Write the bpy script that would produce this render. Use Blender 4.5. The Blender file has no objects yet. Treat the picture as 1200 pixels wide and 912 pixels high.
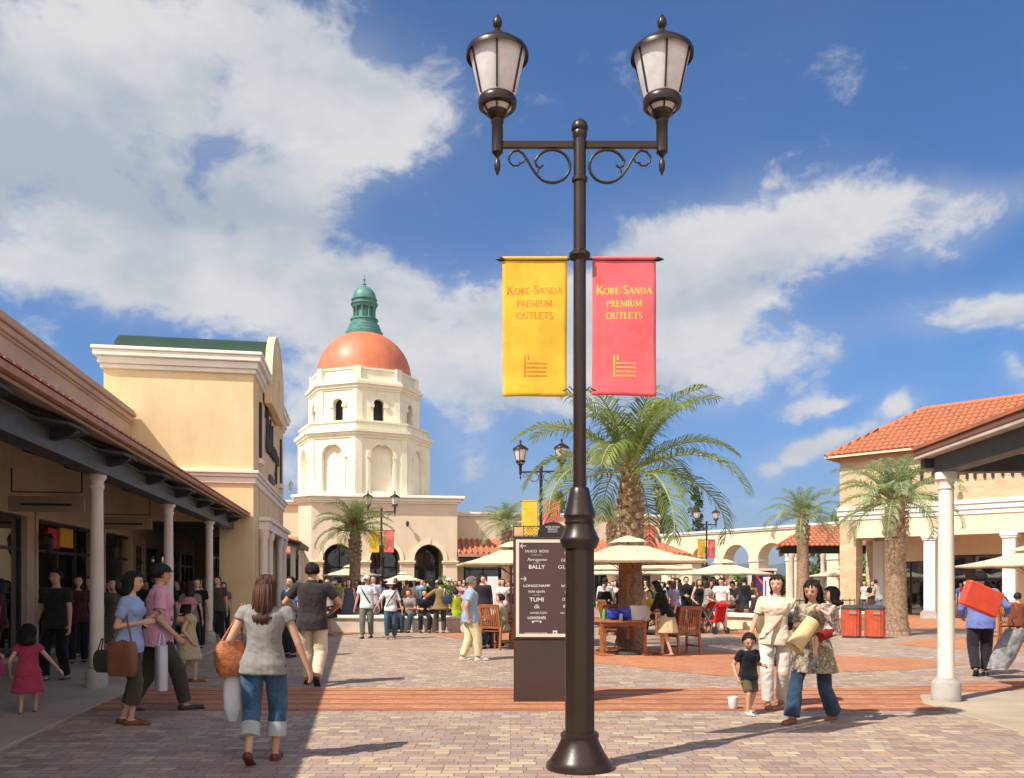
import bpy, math, random
from mathutils import Vector, Matrix, noise
PI = math.pi
scene = bpy.context.scene
COL = scene.collection
CAMZ = 1.52
FPX = 1000.0

def P(px, py, Y):
    return Vector(((px - 600) * Y / FPX, Y, CAMZ + (683 - py) * Y / FPX))

def G(px, py):
    Y = CAMZ * FPX / (py - 683.0)
    return ((px - 600) * Y / FPX, Y)

# ------------------------------------------------------------------ mesh builder
class MB:
    def __init__(s):
        s.v = []; s.f = []; s.M = None
    def add(s, vs, fs):
        b = len(s.v)
        if s.M is not None:
            s.v += [tuple(s.M @ Vector(v)) for v in vs]
        else:
            s.v += [tuple(v) for v in vs]
        s.f += [tuple(i + b for i in f) for f in fs]
    def box(s, x0, x1, y0, y1, z0, z1):
        vs = [(x, y, z) for x in (x0, x1) for y in (y0, y1) for z in (z0, z1)]
        s.add(vs, [(0, 1, 3, 2), (4, 6, 7, 5), (0, 4, 5, 1), (2, 3, 7, 6), (0, 2, 6, 4), (1, 5, 7, 3)])
    def bar(s, a, b, w, h):
        a = Vector(a); b = Vector(b); d = (b - a).normalized()
        up = Vector((0, 0, 1)) if abs(d.z) < .95 else Vector((0, 1, 0))
        sx = d.cross(up).normalized(); sz = sx.cross(d)
        vs = []
        for p in (a, b):
            for i, j in ((-1, -1), (1, -1), (1, 1), (-1, 1)):
                vs.append(p + sx * (i * w / 2) + sz * (j * h / 2))
        s.add(vs, [(0, 1, 2, 3), (7, 6, 5, 4), (0, 4, 5, 1), (1, 5, 6, 2), (2, 6, 7, 3), (3, 7, 4, 0)])
    def rings(s, rings, cap=True, closed=True):
        n = len(rings[0]); vs = []; fs = []
        for r in rings: vs += list(r)
        for i in range(len(rings) - 1):
            for j in range(n if closed else n - 1):
                k = (j + 1) % n
                fs.append((i * n + j, i * n + k, (i + 1) * n + k, (i + 1) * n + j))
        if cap:
            fs.append(tuple(range(n - 1, -1, -1)))
            fs.append(tuple(range((len(rings) - 1) * n, len(rings) * n)))
        s.add(vs, fs)
    def lathe(s, prof, cx=0, cy=0, seg=24, a0=0, cap=True):
        rs = []
        for r, z in prof:
            r = max(r, 1e-4)
            rs.append([(cx + r * math.cos(a0 + 2 * PI * k / seg), cy + r * math.sin(a0 + 2 * PI * k / seg), z) for k in range(seg)])
        s.rings(rs, cap)
    def tube(s, pts, r, seg=8, cap=True):
        pts = [Vector(p) for p in pts]; n = len(pts)
        rr = r if isinstance(r, (list, tuple)) else [r] * n
        d0 = (pts[1] - pts[0]).normalized()
        up = Vector((0, 0, 1)) if abs(d0.z) < .9 else Vector((1, 0, 0))
        side = d0.cross(up).normalized(); rs = []
        for i, p in enumerate(pts):
            d = (pts[min(i + 1, n - 1)] - pts[max(i - 1, 0)])
            d = d.normalized() if d.length > 1e-9 else d0
            side = (side - d * side.dot(d)).normalized(); t = d.cross(side)
            rs.append([p + (side * math.cos(2 * PI * k / seg) + t * math.sin(2 * PI * k / seg)) * rr[i] for k in range(seg)])
        s.rings(rs, cap)
    def capsule(s, p0, p1, r0, r1, seg=12, sy=1.0, side=None, flat=(False, False)):
        p0 = Vector(p0); p1 = Vector(p1); d = p1 - p0
        d = d.normalized() if d.length > 1e-6 else Vector((0, 0, 1))
        if side is None:
            side = Vector((1, 0, 0)) if abs(d.x) < .9 else Vector((0, 1, 0))
        side = (Vector(side) - d * Vector(side).dot(d)).normalized(); t = d.cross(side)
        rs = []
        st = [(-90, 0), (-60, 0), (-30, 0)] if not flat[0] else []
        en = [(30, 1), (60, 1), (90, 1)] if not flat[1] else []
        for a, w in st + [(0, 0), (0, .5), (0, 1)] + en:
            r = r0 + (r1 - r0) * w; c = p0.lerp(p1, w) + d * (r * math.sin(math.radians(a)))
            q = max(r * math.cos(math.radians(a)), r * .04)
            rs.append([c + side * (q * math.cos(2 * PI * k / seg)) + t * (q * sy * math.sin(2 * PI * k / seg)) for k in range(seg)])
        s.rings(rs)
    def ellipsoid(s, c, r, rot=None, seg=16, lat=10):
        c = Vector(c); rs = []
        for i in range(lat + 1):
            a = -PI / 2 + PI * i / lat
            ca = max(math.cos(a), .02)
            ring = []
            for k in range(seg):
                b = 2 * PI * k / seg
                v = Vector((r[0] * ca * math.cos(b), r[1] * ca * math.sin(b), r[2] * math.sin(a)))
                if rot is not None: v = rot @ v
                ring.append(c + v)
            rs.append(ring)
        s.rings(rs)
    def prism(s, poly, z0, z1):
        n = len(poly)
        vs = [(x, y, z0) for x, y in poly] + [(x, y, z1) for x, y in poly]
        fs = [tuple(range(n - 1, -1, -1)), tuple(range(n, 2 * n))] + [(i, (i + 1) % n, n + (i + 1) % n, n + i) for i in range(n)]
        s.add(vs, fs)
    def xprism(s, poly, x0, x1):
        """poly of (y,z) extruded along x"""
        n = len(poly)
        vs = [(x0, y, z) for y, z in poly] + [(x1, y, z) for y, z in poly]
        fs = [tuple(range(n - 1, -1, -1)), tuple(range(n, 2 * n))] + [(i, (i + 1) % n, n + (i + 1) % n, n + i) for i in range(n)]
        s.add(vs, fs)
    def yprism(s, poly, y0, y1):
        n = len(poly)
        vs = [(x, y0, z) for x, z in poly] + [(x, y1, z) for x, z in poly]
        fs = [tuple(range(n - 1, -1, -1)), tuple(range(n, 2 * n))] + [(i, (i + 1) % n, n + (i + 1) % n, n + i) for i in range(n)]
        s.add(vs, fs)
    def wall(s, x0, x1, z0, z1, y0, y1, ops=()):
        """slab in the xz plane between y0 and y1; ops = (xa, xb, sill, spring, rise)"""
        def quad(a, b, c, d): s.add([a, b, c, d], [(0, 1, 2, 3)])
        def col(a, b, za0, zb0, za1, zb1):
            for y in (y0, y1):
                quad((a, y, za0), (b, y, zb0), (b, y, zb1), (a, y, za1))
        x = x0
        for (xa, xb, si, sp, ri) in sorted(ops):
            if xa > x: col(x, xa, z0, z0, z1, z1)
            n = 16 if ri > 0 else 1; c = (xa + xb) / 2; h = (xb - xa) / 2
            def top(q): return sp + (ri * math.sqrt(max(0, 1 - ((q - c) / h) ** 2)) if ri > 0 else 0)
            xs = [c - h * math.cos(PI * i / n) for i in range(n + 1)]
            for a, b in zip(xs, xs[1:]):
                if si > z0 + 1e-4: col(a, b, z0, z0, si, si)
                if z1 > sp + 1e-4: col(a, b, top(a), top(b), z1, z1)
                quad((a, y0, top(a)), (b, y0, top(b)), (b, y1, top(b)), (a, y1, top(a)))
            if si > z0 + 1e-4: quad((xa, y0, si), (xb, y0, si), (xb, y1, si), (xa, y1, si))
            for q in (xa, xb): quad((q, y0, si), (q, y1, si), (q, y1, sp), (q, y0, sp))
            x = xb
        if x1 > x: col(x, x1, z0, z0, z1, z1)
        for q in (x0, x1): quad((q, y0, z0), (q, y1, z0), (q, y1, z1), (q, y0, z1))
        quad((x0, y0, z1), (x1, y0, z1), (x1, y1, z1), (x0, y1, z1))
    def archring(s, cx, sp, r0, r1, y0, y1, k=1.0, n=16, foot=0.0):
        rs = []
        pts = [(PI * i / n) for i in range(n + 1)]
        def ring(a, dz):
            ca, sa = math.cos(a), math.sin(a)
            return [(cx + r0 * ca, y0, sp + r0 * sa * k + dz), (cx + r1 * ca, y0, sp + (r0 * k + r1 - r0) * sa + dz), (cx + r1 * ca, y1, sp + (r0 * k + r1 - r0) * sa + dz), (cx + r0 * ca, y1, sp + r0 * sa * k + dz)]
        if foot: rs.append(ring(0, -foot))
        for a in pts: rs.append(ring(a, 0))
        if foot: rs.append(ring(PI, -foot))
        s.rings(rs)
    def build(s, name, mat=None, parent=None, smooth=None, bevel=0, seg=1, recalc=True):
        me = bpy.data.meshes.new(name)
        me.from_pydata(s.v, [], s.f)
        if recalc:
            import bmesh
            bm = bmesh.new(); bm.from_mesh(me)
            bmesh.ops.recalc_face_normals(bm, faces=bm.faces[:])
            bm.to_mesh(me); bm.free()
        if mat: me.materials.append(mat)
        if smooth is not None:
            me.shade_smooth()
            if smooth < 180: me.set_sharp_from_angle(angle=math.radians(smooth))
        o = bpy.data.objects.new(name, me); COL.objects.link(o)
        if parent is not None: o.parent = parent
        if bevel:
            m = o.modifiers.new('bevel', 'BEVEL'); m.width = bevel; m.segments = seg; m.limit_method = 'ANGLE'; m.angle_limit = math.radians(40)
        return o

def tag(o, label=None, cat=None, group=None, kind=None):
    if label: o['label'] = label
    if cat: o['category'] = cat
    if group: o['group'] = group
    if kind: o['kind'] = kind
    return o

def root(name, label, cat, loc=(0, 0, 0), rz=0, group=None):
    o = bpy.data.objects.new(name, None); COL.objects.link(o)
    o.location = loc; o.rotation_euler = (0, 0, rz); o.empty_display_size = .2
    return tag(o, label, cat, group)

def copy_tree(o, parent=None):
    c = o.copy(); COL.objects.link(c); c.parent = parent
    for ch in list(o.children): copy_tree(ch, c)
    return c

def place(o, loc, rz, label, scale=1):
    o.location = loc; o.rotation_euler = (0, 0, rz); o['label'] = label
    if scale != 1: o.scale = (scale,) * 3
    return o

# ------------------------------------------------------------------ materials
def lin(c):
    return tuple((x / 12.92 if x <= .04045 else ((x + .055) / 1.055) ** 2.4) for x in c)

def hexc(h):
    return lin(tuple(int(h[i:i + 2], 16) / 255 for i in (0, 2, 4)))

class NT:
    def __init__(s, nt): s.nt = nt; s.n = nt.nodes; s.l = nt.links
    def node(s, t, **kw):
        n = s.n.new(t)
        for k, v in kw.items():
            if k.startswith('in_'):
                n.inputs[k[3:]].default_value = v
            else: setattr(n, k, v)
        return n
    def link(s, a, b): s.l.new(a, b)
    def math(s, op, a, b=None, c=None, clamp=False):
        n = s.n.new('ShaderNodeMath'); n.operation = op; n.use_clamp = clamp
        for i, x in enumerate((a, b, c)):
            if x is None: continue
            if isinstance(x, (int, float)): n.inputs[i].default_value = x
            else: s.l.new(x, n.inputs[i])
        return n.outputs[0]
    def mix(s, f, a, b, blend='MIX'):
        n = s.n.new('ShaderNodeMix'); n.data_type = 'RGBA'; n.blend_type = blend
        for i, x in ((0, f), (6, a), (7, b)):
            if isinstance(x, (int, float)): n.inputs[i].default_value = x
            elif isinstance(x, tuple): n.inputs[i].default_value = (*x[:3], 1)
            else: s.l.new(x, n.inputs[i])
        return n.outputs[2]
    def ramp(s, f, stops, interp='LINEAR'):
        n = s.n.new('ShaderNodeValToRGB'); cr = n.color_ramp; cr.interpolation = interp
        while len(cr.elements) < len(stops): cr.elements.new(.5)
        for e, (p, c) in zip(cr.elements, stops):
            e.position = p; e.color = (*c[:3], 1)
        s.l.new(f, n.inputs[0]); return n.outputs[0]
    def noise(s, vec, scale, detail=3, rough=.55, dist=0):
        n = s.n.new('ShaderNodeTexNoise'); n.inputs['Scale'].default_value = scale
        n.inputs['Detail'].default_value = detail; n.inputs['Roughness'].default_value = rough; n.inputs['Distortion'].default_value = dist
        if vec is not None: s.l.new(vec, n.inputs['Vector'])
        return n.outputs[0]

MATS = {}
def newmat(name):
    m = bpy.data.materials.new(name); m.use_nodes = True
    t = NT(m.node_tree)
    b = t.n['Principled BSDF']
    return m, t, b

def mat(name, color, rough=.6, var=.12, scale=3.0, bump=0.0, bscale=40.0, metal=0.0, spec=.5, coat=0.0, stain=0.0, stretch=None, hue=None):
    """procedural material; var = value variation, stain = darker rain/dirt marks with their own shape"""
    if name in MATS: return MATS[name]
    m, t, b = newmat(name)
    tc = t.node('ShaderNodeTexCoord').outputs['Object']
    vec = tc
    if stretch:
        mp = t.node('ShaderNodeMapping'); mp.inputs['Scale'].default_value = stretch; t.link(tc, mp.inputs[0]); vec = mp.outputs[0]
    c = color if not isinstance(color, str) else hexc(color)
    n1 = t.noise(vec, scale, 4)
    lo = tuple(x * (1 - var * 1.3) for x in c); hi = tuple(min(1, x * (1 + var)) for x in c)
    if hue: hi = hexc(hue)
    col = t.ramp(n1, [(.32, lo), (.68, hi)])
    if stain:
        mp = t.node('ShaderNodeMapping'); mp.inputs['Scale'].default_value = (2.2, 2.2, .35); t.link(tc, mp.inputs[0])
        n2 = t.noise(mp.outputs[0], 1.4, 5, .6)
        f = t.ramp(n2, [(.5, (0, 0, 0)), (.78, (stain,) * 3)])
        col = t.mix(f, col, tuple(x * .55 for x in c))
    t.link(col, b.inputs['Base Color'])
    n3 = t.noise(vec, scale * 2.3, 3)
    r = t.math('MULTIPLY_ADD', n3, .25, rough - .12, clamp=True); t.link(r, b.inputs['Roughness'])
    b.inputs['Metallic'].default_value = metal
    b.inputs['Specular IOR Level'].default_value = spec
    b.inputs['Coat Weight'].default_value = coat
    if bump:
        bn = t.node('ShaderNodeBump'); bn.inputs['Strength'].default_value = bump; bn.inputs['Distance'].default_value = .01
        t.link(t.noise(vec, bscale, 4, .65), bn.inputs['Height']); t.link(bn.outputs[0], b.inputs['Normal'])
    MATS[name] = m
    return m

def paver_mat(name, stops, bw=.21, rh=.105, mortar=.005, mcol=(.16, .13, .11), rot=0.0, rows=None, blotch=.18, grit=1.0, offset=.5):
    m, t, b = newmat(name)
    tc = t.node('ShaderNodeTexCoord').outputs['Object']
    mp = t.node('ShaderNodeMapping'); mp.inputs['Rotation'].default_value = (0, 0, rot); t.link(tc, mp.inputs[0])
    # slight wobble so that courses are not ruler straight
    wob = t.node('ShaderNodeTexNoise'); wob.inputs['Scale'].default_value = .7; t.link(tc, wob.inputs[0])
    va = t.node('ShaderNodeVectorMath', operation='MULTIPLY_ADD'); t.link(wob.outputs[1], va.inputs[0]); va.inputs[1].default_value = (.03, .03, 0); t.link(mp.outputs[0], va.inputs[2])
    bt = t.node('ShaderNodeTexBrick'); t.link(va.outputs[0], bt.inputs['Vector'])
    bt.inputs['Scale'].default_value = 1; bt.inputs['Brick Width'].default_value = bw; bt.inputs['Row Height'].default_value = rh
    bt.inputs['Mortar Size'].default_value = mortar; bt.inputs['Mortar Smooth'].default_value = .2; bt.offset = offset; bt.squash = .62; bt.squash_frequency = 3
    bt.inputs['Color1'].default_value = (0, 0, 0, 1); bt.inputs['Color2'].default_value = (1, 1, 1, 1); bt.inputs['Mortar'].default_value = (.5, .5, .5, 1)
    bt.inputs['Bias'].default_value = 0
    col = t.ramp(bt.outputs['Color'], stops, 'LINEAR')
    big = t.noise(tc, .35, 4, .6); f = t.ramp(big, [(.3, (1 - blotch,) * 3), (.7, (1 + 0 * blotch,) * 3)])
    col = t.mix(1.0, col, f, 'MULTIPLY')
    fine = t.noise(tc, 60 * grit, 3); f2 = t.ramp(fine, [(.25, (.82,) * 3), (.75, (1.0,) * 3)])
    col = t.mix(1.0, col, f2, 'MULTIPLY')
    spots = t.noise(tc, 2.6, 6, .7); f3 = t.ramp(spots, [(.62, (1,) * 3), (.74, (.8,) * 3)])
    col = t.mix(1.0, col, f3, 'MULTIPLY')
    vg = t.node('ShaderNodeTexVoronoi'); vg.inputs['Scale'].default_value = 1.7; t.link(tc, vg.inputs['Vector'])
    fg = t.ramp(vg.outputs['Distance'], [(.0, (.45,) * 3), (.028, (.5,) * 3), (.045, (1,) * 3)])
    col = t.mix(1.0, col, fg, 'MULTIPLY')
    if rows:
        sp = t.node('ShaderNodeSeparateXYZ'); t.link(tc, sp.inputs[0])
        w = t.math('SINE', t.math('MULTIPLY', sp.outputs[1], 2 * PI / rows))
        f4 = t.ramp(w, [(.0, (1,) * 3), (.55, (1,) * 3), (.8, (.66, .6, .58)), (1, (.6, .54, .52))])
        col = t.mix(1.0, col, f4, 'MULTIPLY')
    col = t.mix(bt.outputs['Fac'], col, mcol)
    t.link(col, b.inputs['Base Color'])
    b.inputs['Roughness'].default_value = .8; b.inputs['Specular IOR Level'].default_value = .3
    bn = t.node('ShaderNodeBump'); bn.inputs['Strength'].default_value = .5; bn.inputs['Distance'].default_value = .006
    h = t.math('SUBTRACT', t.math('MULTIPLY', fine, .4), bt.outputs['Fac']); t.link(h, bn.inputs['Height']); t.link(bn.outputs[0], b.inputs['Normal'])
    MATS[name] = m
    return m

def leaf_mat(name, c1, c2, trans=.3, scale=1.2):
    m, t, b = newmat(name)
    tc = t.node('ShaderNodeTexCoord').outputs['Object']
    col = t.ramp(t.noise(tc, scale, 4, .7), [(.3, c1), (.7, c2)])
    t.link(col, b.inputs['Base Color']); b.inputs['Roughness'].default_value = .45
    tr = t.node('ShaderNodeBsdfTranslucent'); t.link(t.mix(1.0, col, (1.3, 1.5, .7), 'MULTIPLY'), tr.inputs[0])
    mx = t.node('ShaderNodeMixShader'); mx.inputs[0].default_value = trans
    t.link(b.outputs[0], mx.inputs[1]); t.link(tr.outputs[0], mx.inputs[2]); t.link(mx.outputs[0], t.n['Material Output'].inputs[0])
    return m

def cloth_mat(name, color, pattern=None, trans=0.0):
    if name in MATS: return MATS[name]
    m, t, b = newmat(name)
    tc = t.node('ShaderNodeTexCoord').outputs['Object']
    c = hexc(color) if isinstance(color, str) else color
    col = t.ramp(t.noise(tc, 9, 3), [(.3, tuple(x * .86 for x in c)), (.7, tuple(min(1, x * 1.08) for x in c))])
    if pattern == 'floral':
        v = t.node('ShaderNodeTexVoronoi'); v.inputs['Scale'].default_value = 34; t.link(tc, v.inputs[0])
        f = t.ramp(t.noise(tc, 38, 3, .7), [(.46, (0,) * 3), (.56, (1,) * 3)])
        col = t.mix(f, col, (.16, .14, .1))
    elif pattern == 'stripe':
        sp = t.node('ShaderNodeSeparateXYZ'); t.link(tc, sp.inputs[0])
        w = t.math('SINE', t.math('MULTIPLY', sp.outputs[2], 2 * PI / .07)); f = t.ramp(w, [(.45, (0,) * 3), (.55, (1,) * 3)])
        col = t.mix(f, col, (.18, .19, .22))
    elif pattern == 'denim':
        f = t.ramp(t.noise(tc, 5, 4, .6), [(.4, (0,) * 3), (.75, (1,) * 3)]); col = t.mix(f, col, tuple(min(1, x * 2.0 + .02) for x in c))
    elif pattern == 'rings':
        sp = t.node('ShaderNodeSeparateXYZ'); t.link(tc, sp.inputs[0])
    t.link(col, b.inputs['Base Color']); b.inputs['Roughness'].default_value = .85; b.inputs['Specular IOR Level'].default_value = .2
    b.inputs['Sheen Weight'].default_value = .15
    bn = t.node('ShaderNodeBump'); bn.inputs['Strength'].default_value = .25; bn.inputs['Distance'].default_value = .004
    t.link(t.noise(tc, 120, 2), bn.inputs['Height']); t.link(bn.outputs[0], b.inputs['Normal'])
    if trans:
        tr = t.node('ShaderNodeBsdfTranslucent'); t.link(col, tr.inputs[0])
        mx = t.node('ShaderNodeMixShader'); mx.inputs[0].default_value = trans
        t.link(b.outputs[0], mx.inputs[1]); t.link(tr.outputs[0], mx.inputs[2]); t.link(mx.outputs[0], t.n['Material Output'].inputs[0])
    MATS[name] = m
    return m

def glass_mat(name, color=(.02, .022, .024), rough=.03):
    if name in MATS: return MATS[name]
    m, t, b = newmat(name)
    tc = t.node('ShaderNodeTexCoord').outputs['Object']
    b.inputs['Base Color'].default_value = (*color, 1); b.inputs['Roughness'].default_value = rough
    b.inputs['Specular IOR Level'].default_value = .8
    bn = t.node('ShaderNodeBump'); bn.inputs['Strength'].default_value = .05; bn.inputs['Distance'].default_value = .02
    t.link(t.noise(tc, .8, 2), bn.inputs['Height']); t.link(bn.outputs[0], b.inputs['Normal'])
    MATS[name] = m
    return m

def see_glass_mat(name):
    """real shop glass: mostly clear with mirror reflection by angle"""
    if name in MATS: return MATS[name]
    m, t, b = newmat(name)
    tr = t.node('ShaderNodeBsdfTransparent'); tr.inputs[0].default_value = (.72, .76, .74, 1)
    gl = t.node('ShaderNodeBsdfGlossy'); gl.inputs['Roughness'].default_value = .02; gl.inputs[0].default_value = (1, 1, 1, 1)
    fr = t.node('ShaderNodeFresnel'); fr.inputs[0].default_value = 1.6
    f = t.math('MULTIPLY_ADD', fr.outputs[0], 2.0, .06, clamp=True)
    mx = t.node('ShaderNodeMixShader'); t.link(f, mx.inputs[0]); t.link(tr.outputs[0], mx.inputs[1]); t.link(gl.outputs[0], mx.inputs[2])
    t.link(mx.outputs[0], t.n['Material Output'].inputs[0])
    MATS[name] = m
    return m

# ------------------------------------------------------------------ camera, light, sky
cam = bpy.data.cameras.new('camera'); camo = bpy.data.objects.new('camera', cam); COL.objects.link(camo)
camo.location = (0, 0, CAMZ); camo.rotation_euler = (PI / 2, 0, 0)
cam.sensor_width = 36; cam.lens = 36 * FPX / 1200; cam.shift_y = (683 - 456) / 1200; cam.clip_end = 20000; cam.clip_start = .1
scene.camera = camo
SUN_EL = math.radians(49.5)
SH = Vector((.775, .632, 0)).normalized()       # direction in which shadows fall
sd = Vector((SH.x * math.cos(SUN_EL), SH.y * math.cos(SUN_EL), -math.sin(SUN_EL)))
sun = bpy.data.lights.new('sun', 'SUN'); sun.energy = 4.6; sun.angle = math.radians(.53); sun.color = (1, .92, .80)
so = bpy.data.objects.new('sun', sun); COL.objects.link(so); so.rotation_euler = sd.to_track_quat('-Z', 'Y').to_euler(); so.location = (-8, -6, 14)
scene.view_settings.view_transform = 'Standard'; scene.view_settings.look = 'None'; scene.view_settings.gamma = 1
scene.view_settings.use_curve_mapping = False; scene.view_settings.exposure = EXPOSURE = .46
scene.cycles.use_denoising = True; scene.cycles.max_bounces = 6; scene.cycles.transparent_max_bounces = 12
scene.cycles.sample_clamp_indirect = 6

def build_world():
    w = bpy.data.worlds.new('World'); scene.world = w; w.use_nodes = True
    t = NT(w.node_tree); bg = t.n['Background']; bg.inputs['Strength'].default_value = .085
    sky = t.node('ShaderNodeTexSky'); sky.sky_type = 'NISHITA'; sky.sun_disc = False
    sky.sun_elevation = SUN_EL; sky.sun_rotation = math.atan2(-SH.x, -SH.y)
    sky.altitude = 200; sky.air_density = 1.0; sky.dust_density = .6; sky.ozone_density = 2.6
    tc = t.node('ShaderNodeTexCoord').outputs['Generated']
    sp = t.node('ShaderNodeSeparateXYZ'); t.link(tc, sp.inputs[0])
    y = t.math('MAXIMUM', t.math('ABSOLUTE', sp.outputs[1]), .06)
    # warp the direction a little so that blob outlines are ragged
    u0 = t.math('DIVIDE', sp.outputs[0], y); v0 = t.math('DIVIDE', sp.outputs[2], y)
    w1 = t.node('ShaderNodeTexNoise'); w1.inputs['Scale'].default_value = 5; w1.inputs['Detail'].default_value = 5; w1.inputs['Roughness'].default_value = .62; t.link(tc, w1.inputs['Vector'])
    ws = t.node('ShaderNodeSeparateXYZ'); t.link(w1.outputs[1], ws.inputs[0])
    u = t.math('ADD', u0, t.math('MULTIPLY_ADD', ws.outputs[0], .16, -.08))
    v = t.math('ADD', v0, t.math('MULTIPLY_ADD', ws.outputs[1], .12, -.06))
    cv = t.node('ShaderNodeCombineXYZ'); t.link(u, cv.inputs[0]); t.link(v, cv.inputs[1]); cv.inputs[2].default_value = 1
    def field(blobs):
        acc = None
        for (px, py, rx, ry, rot, wt) in blobs:
            cx = (px - 600) / FPX; cy = (683 - py) / FPX; a = math.radians(rot); rx *= .84 / FPX; ry *= .84 / FPX
            A = Vector((math.cos(a) / rx, math.sin(a) / rx, 0)); B = Vector((-math.sin(a) / ry, math.cos(a) / ry, 0))
            A.z = -(A.x * cx + A.y * cy); B.z = -(B.x * cx + B.y * cy)
            d1 = t.node('ShaderNodeVectorMath', operation='DOT_PRODUCT'); t.link(cv.outputs[0], d1.inputs[0]); d1.inputs[1].default_value = A
            d2 = t.node('ShaderNodeVectorMath', operation='DOT_PRODUCT'); t.link(cv.outputs[0], d2.inputs[0]); d2.inputs[1].default_value = B
            q = t.math('ADD', t.math('MULTIPLY', d1.outputs['Value'], d1.outputs['Value']), t.math('MULTIPLY', d2.outputs['Value'], d2.outputs['Value']))
            g = t.math('MULTIPLY', t.math('EXPONENT', t.math('MULTIPLY', q, -.75)), wt)
            acc = g if acc is None else t.math('ADD', acc, g)
        return acc
    blobs = [(170, 90, 260, 150, -8, 1.35), (20, 230, 190, 110, 0, 1.0), (330, 60, 130, 90, 0, .7), (455, 150, 80, 50, 20, 1.4), (370, 110, 90, 60, 0, .7),
             (300, 235, 110, 60, 15, .55), (210, 322, 290, 50, -8, 1.15), (420, 372, 190, 48, -12, 1.15), (330, 262, 60, 36, 20, .7),
             (560, 440, 150, 65, -5, 1.1), (470, 420, 150, 45, 0, .8), (600, 372, 70, 40, 0, .7), (545, 520, 60, 45, 0, .6), (345, 500, 55, 60, 0, .8), (640, 560, 90, 40, 0, .6),
             (840, 300, 180, 66, 22, 1.3), (770, 385, 130, 80, 0, 1.25), (990, 262, 130, 42, 8, 1.15), (880, 420, 140, 36, 12, .9),
             (1130, 240, 130, 34, 14, 1.0), (1150, 372, 110, 36, 5, 1.2), (1070, 300, 90, 26, 20, .5), (955, 468, 48, 12, 4, 1.1), (930, 527, 52, 22, 8, 1.3), (1050, 482, 34, 20, 25, 1.5),
             (1010, 515, 50, 11, 0, .7), (880, 576, 38, 7, 4, .8), (1190, 448, 34, 18, 0, 1.1), (20, 400, 30, 20, 0, .3), (700, 480, 60, 30, 0, .6), (1085, 300, 50, 16, 10, .3)]
    F = t.math('MULTIPLY', t.math('MINIMUM', field(blobs), 1.5), .74)
    darkf = field([(60, 170, 260, 110, -10, 1.2), (250, 250, 150, 40, -15, .8), (380, 340, 200, 26, -10, .6), (830, 345, 130, 26, 20, .6),
                   (1150, 388, 80, 14, 5, .5), (560, 460, 110, 26, -5, .5), (790, 450, 90, 20, 0, .5)])
    mp = t.node('ShaderNodeMapping'); mp.inputs['Scale'].default_value = (1, 1, 1.6); t.link(tc, mp.inputs[0])
    n1 = t.noise(mp.outputs[0], 6.0, 14, .64, .35)
    n0 = t.noise(mp.outputs[0], 2.4, 3, .5)
    n2 = t.noise(mp.outputs[0], 9, 8, .6)
    nn = t.math('MULTIPLY_ADD', t.math('SUBTRACT', n1, .5), 2.7, t.math('MULTIPLY', t.math('SUBTRACT', n0, .5), .9))
    n3 = t.noise(mp.outputs[0], 21, 8, .68, .5)
    nn = t.math('MULTIPLY_ADD', t.math('SUBTRACT', n3, .5), .95, nn)
    dens = t.math('ADD', nn, F)
    alpha = t.node('ShaderNodeMapRange', interpolation_type='SMOOTHSTEP'); t.link(dens, alpha.inputs[0]); alpha.inputs[1].default_value = .22; alpha.inputs[2].default_value = .98
    veil = t.node('ShaderNodeMapRange', interpolation_type='SMOOTHSTEP'); t.link(t.math('MULTIPLY_ADD', n0, .8, F), veil.inputs[0]); veil.inputs[1].default_value = .35; veil.inputs[2].default_value = 1.5; veil.inputs[4].default_value = .34
    dk = t.math('MULTIPLY_ADD', t.math('SUBTRACT', n2, .5), 2.3, t.math('MULTIPLY_ADD', darkf, .8, .12), clamp=True)
    white = (6.6, 6.5, 6.55); grey = (3.8, 4.3, 4.8)
    cc = t.mix(dk, white, grey)
    hz = t.node('ShaderNodeMapRange', interpolation_type='SMOOTHSTEP'); t.link(sp.outputs[2], hz.inputs[0]); hz.inputs[1].default_value = .26; hz.inputs[2].default_value = .0
    tint = t.mix(hz.outputs[0], (.47, .80, 1.16), (.54, .62, .86))
    dome = t.mix(1.0, sky.outputs[0], tint, 'MULTIPLY')
    # nothing but thick air below the horizon
    a2 = t.math('MULTIPLY', t.math('MAXIMUM', alpha.outputs[0], veil.outputs[0]), .96)
    # bright warm cloud added to the unseen sky behind the camera as fill light
    bk = t.node('ShaderNodeMapRange', interpolation_type='SMOOTHSTEP'); t.link(sp.outputs[1], bk.inputs[0]); bk.inputs[1].default_value = -.05; bk.inputs[2].default_value = -.55
    lit = t.math('MULTIPLY', bk.outputs[0], t.math('MULTIPLY_ADD', n0, 1.6, -.05, clamp=True))
    out0 = t.mix(a2, dome, cc)
    out = t.mix(lit, out0, (14.5, 12.8, 11.2))
    t.link(out, bg.inputs['Color'])
    w.cycles.sampling_method = 'MANUAL'; w.cycles.sample_map_resolution = 512
build_world()
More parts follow.
